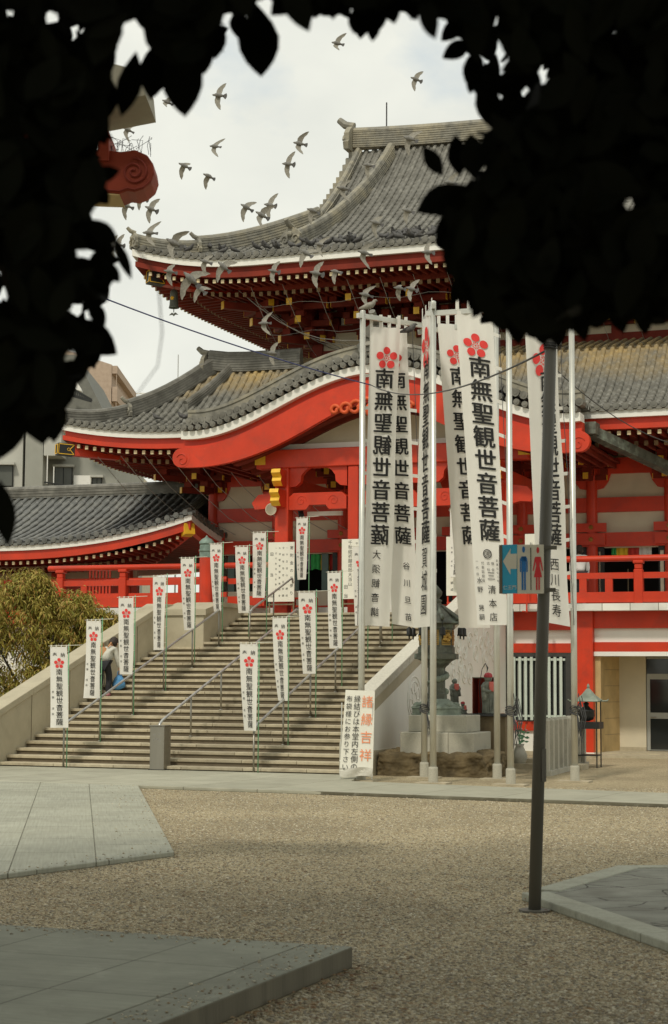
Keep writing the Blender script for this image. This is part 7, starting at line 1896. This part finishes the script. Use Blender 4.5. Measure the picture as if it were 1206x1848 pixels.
LEFT = [(-90,-80),(440,-80),(448,35),(405,62),(372,105),(340,140),(305,125),(288,88),(280,40),(225,32),(210,62),(192,108),(192,180),(188,245),(175,262),(195,300),(170,332),(162,352),(163,420),(198,440),(212,482),(188,535),(168,560),(192,615),(205,640),(132,692),(112,735),(108,792),(62,765),(35,770),(-10,800),(-90,830)]
SKYHOLES = [(895,40,1),(984,132,5),(945,165,2),(875,105,2),(905,108,1),(893,178,1),(8,498,4),(7,535,3),(153,457,4),(142,557,7),(163,570,3),(130,640,4),(20,22,3),(90,33,3),(135,67,2),(412,30,2),(1135,372,1)]
GATEVIEW = [(-10,236),(120,205),(165,235),(205,285),(150,340),(-10,345)]
TOP = [(380,-90),(860,-90),(830,18),(760,14),(690,18),(650,32),(600,16),(540,18),(500,-25),(420,30)]
def hang(mb, polys, n, d0, d1, seed, holes=()):
    rr = random.Random(seed)
    xs = [p[0] for p in polys]; ys = [p[1] for p in polys]; k = 0
    while k < n:
        x, y = rr.uniform(min(xs), max(xs)), rr.uniform(min(ys), max(ys))
        if not inside((x, y), polys): continue
        if holes and inside((x, y), holes) and rr.random() < .6: continue
        Y = d0 + (d1-d0)*rr.random()**1.3; c = at(x, y, Y); l = rr.uniform(.075,.125)
        a = rr.gauss(-PI/2, .85); el = rr.gauss(0, .45)
        ex, ey = math.cos(a)*math.cos(el)*l*.42*FPX/Y, -math.sin(a)*math.cos(el)*l*.42*FPX/Y
        if rr.random() < .93 and not (inside((x+ex, y+ey), polys) and inside((x-ex, y-ey), polys)): continue
        bad = False
        for hx_, hy_, hr in SKYHOLES:
            tt = max(-1, min(1, ((hx_-x)*ex + (hy_-y)*ey)/(ex*ex+ey*ey+1e-9))); wd_ = .26*l*FPX/Y*max(.25, 1-.8*tt*tt)
            if math.hypot(hx_-x-ex*tt, hy_-y-ey*tt) < hr + wd_: bad = True; break
        if bad: continue
        d = Vector((math.cos(a)*math.cos(el), math.sin(el), math.sin(a)*math.cos(el))); s = d.cross(Vector((rr.gauss(0,.45), -1, rr.gauss(0,.45)))).normalized()
        leaf_geo(mb, c - d*l*.5, c + d*l*.5, s, rr.uniform(.42,.56)); k += 1
def explicit(mb, lst, seed):
    rr = random.Random(seed)
    for x0, y0, x1, y1, wr in lst:
        Y = rr.uniform(3.1, 3.7); a, b = at(x0, y0, Y), at(x1, y1, Y + rr.uniform(-.02,.02)); d = (b-a).normalized(); s = d.cross(Vector((rr.gauss(0,.2), -1, rr.gauss(0,.2)))).normalized(); leaf_geo(mb, a, b, s, wr, .1, .04)
EXR = [(840,30,796,75,.55),(852,72,798,106,.55),(860,85,850,165,.5),(800,318,764,264,.5),(830,318,822,244,.5),(858,325,850,240,.6),(842,334,752,384,.55),(850,340,788,392,.6),(870,140,893,236,.5),(855,130,848,170,.5),(905,225,868,262,.5),
       (930,555,936,624,.5),(962,555,985,626,.5),(1042,552,1056,617,.5),(1108,535,1126,602,.55),(1160,535,1164,606,.5),(1190,535,1202,580,.5),(860,500,828,546,.55),(905,545,908,600,.55),(838,470,800,475,.6),(825,415,788,402,.6),(1010,545,1014,600,.5),(1080,540,1086,582,.5),(880,530,852,574,.5),(870,300,905,272,.5),(835,430,808,500,.5)]
EXL = [(160,95,178,215,.5),(185,110,165,205,.5),(150,170,192,262,.5),(120,140,168,235,.5),(170,215,150,290,.5),(462,5,472,142,.52),(322,75,336,213,.56),(246,92,221,212,.42),(288,70,272,182,.5),(430,15,432,72,.6),(385,30,388,108,.6),(365,60,368,135,.55),(345,95,352,170,.5),(122,575,212,641,.55),(175,425,206,458,.6),(205,425,238,505,.25),(180,370,158,352,.5),(62,690,78,803,.72),(18,705,-8,836,.7),(0,865,16,986,.35),(110,660,112,745,.6),(160,320,218,308,.55),(165,330,196,370,.6),(155,395,214,440,.5),(150,235,152,300,.6),(180,470,218,510,.5),(160,540,190,590,.5),(95,700,98,800,.5),(40,690,44,770,.6),(205,50,185,120,.5),(180,230,205,255,.3)]
EXT = [(556,5,549,54,.5),(600,-5,602,36,.6),(640,12,640,62,.5),(657,15,651,72,.55),(676,25,672,76,.5),(525,-10,531,34,.6),(700,-15,712,44,.6),(760,-30,770,36,.7),(800,-15,822,42,.6),(500,-40,498,12,.6),(580,-10,566,34,.6)]
def branch(mb, pts, r0, r1): 
    n = len(pts); mb.tube(pts, [r0 + (r1-r0)*i/(n-1) for i in range(n)], 7)
def canopy(mb, cx, cy, cz, rx, ry, rz, n, seed, lo=.16, hi=.30, ymax=None):
    rr = random.Random(seed); k = 0
    while k < n:
        d = Vector((rr.gauss(0,1), rr.gauss(0,1), rr.gauss(0,1))).normalized()*rr.random()**.45
        p = Vector((cx + d.x*rx, cy + d.y*ry, cz + d.z*rz))
        if p.z < 2.4: continue
        if p.y > -.5 and p.z < 2.5 + .445*max(0, p.y) : k += 1; continue
        l = rr.uniform(lo, hi); a = rr.uniform(0, 6.28); el = rr.uniform(-.8,.3); dd = Vector((math.cos(a)*math.cos(el), math.sin(a)*math.cos(el), math.sin(el))); s = dd.cross(Vector((rr.gauss(0,.5), rr.gauss(0,.5), 1))).normalized()
        leaf_geo(mb, p, p + dd*l, s, .5); k += 1
tr1 = thing('evergreen_tree', 'black looking broad-leaved tree with the larger solid mass of foliage, above the dark sign pole', 'tree', (3.1, 1.2, 0))
tr2 = thing('evergreen_tree', 'black looking broad-leaved tree hanging over the spiral gate beam', 'tree', (-3.4, 1.0, 0))
def shift(mb, o): mb.V = [(v[0]-o.location.x, v[1]-o.location.y, v[2]-o.location.z) for v in mb.V]; return mb
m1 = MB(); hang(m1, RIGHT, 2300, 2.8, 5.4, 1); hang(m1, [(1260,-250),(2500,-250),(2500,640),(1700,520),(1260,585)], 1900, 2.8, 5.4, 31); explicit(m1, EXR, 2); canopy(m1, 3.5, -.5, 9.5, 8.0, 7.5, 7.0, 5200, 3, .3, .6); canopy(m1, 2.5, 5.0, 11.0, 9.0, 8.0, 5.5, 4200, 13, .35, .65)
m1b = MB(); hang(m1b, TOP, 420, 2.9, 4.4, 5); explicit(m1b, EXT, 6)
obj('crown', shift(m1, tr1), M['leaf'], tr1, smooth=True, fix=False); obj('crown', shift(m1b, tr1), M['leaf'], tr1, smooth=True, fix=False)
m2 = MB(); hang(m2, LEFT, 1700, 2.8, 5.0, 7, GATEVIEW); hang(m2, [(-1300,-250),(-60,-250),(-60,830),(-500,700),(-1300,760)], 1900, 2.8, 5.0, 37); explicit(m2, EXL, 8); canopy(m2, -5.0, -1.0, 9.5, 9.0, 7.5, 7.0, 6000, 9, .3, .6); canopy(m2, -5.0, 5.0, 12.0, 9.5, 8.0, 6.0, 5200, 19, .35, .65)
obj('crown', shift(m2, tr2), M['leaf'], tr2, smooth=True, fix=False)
t_ = MB(); branch(t_, [(3.1,1.2,0),(3.0,1.25,2.0),(2.9,1.4,4.5),(3.3,.6,8.5)], .22, .09)
branch(t_, [(2.95,1.4,3.0),(1.9,2.6,3.5),(1.15,3.6,3.35),(.55,3.9,3.1)], .06, .012); branch(t_, [(2.95,1.4,3.2),(1.5,2.9,3.9),(.6,3.5,3.85),(-.1,3.6,3.75)], .06, .012); branch(t_, [(2.0,2.5,3.5),(1.3,3.9,2.9),(.9,4.2,2.7)], .03, .008); branch(t_, [(2.9,1.4,4.2),(0,-1,6.5),(-2,-2,8)], .09, .02); branch(t_, [(2.9,1.4,4.2),(5,-2,7),(6,-3,9)], .09, .02)
obj('trunk', shift(t_, tr1), M['bark'], tr1, smooth=True)
t_ = MB(); branch(t_, [(-3.4,1.0,0),(-3.3,1.1,2.2),(-3.1,1.2,4.5),(-4,-.2,9)], .24, .1)
branch(t_, [(-3.25,1.1,2.6),(-1.9,2.6,3.3),(-.95,3.4,3.6),(-.35,3.6,3.62)], .06, .01); branch(t_, [(-3.2,1.1,2.3),(-2.0,2.6,2.7),(-.9,3.5,2.75)], .05, .01); branch(t_, [(-1.9,2.6,3.3),(-.75,3.5,3.1),(-.6,3.6,2.6)], .025, .006); branch(t_, [(-3.1,1.2,4.2),(-6,-2,8),(-8,-3,9)], .1, .02); branch(t_, [(-3.1,1.2,4.2),(-1,-3,8),(0,-4,10)], .1, .02)
obj('trunk', shift(t_, tr2), M['bark'], tr2, smooth=True)
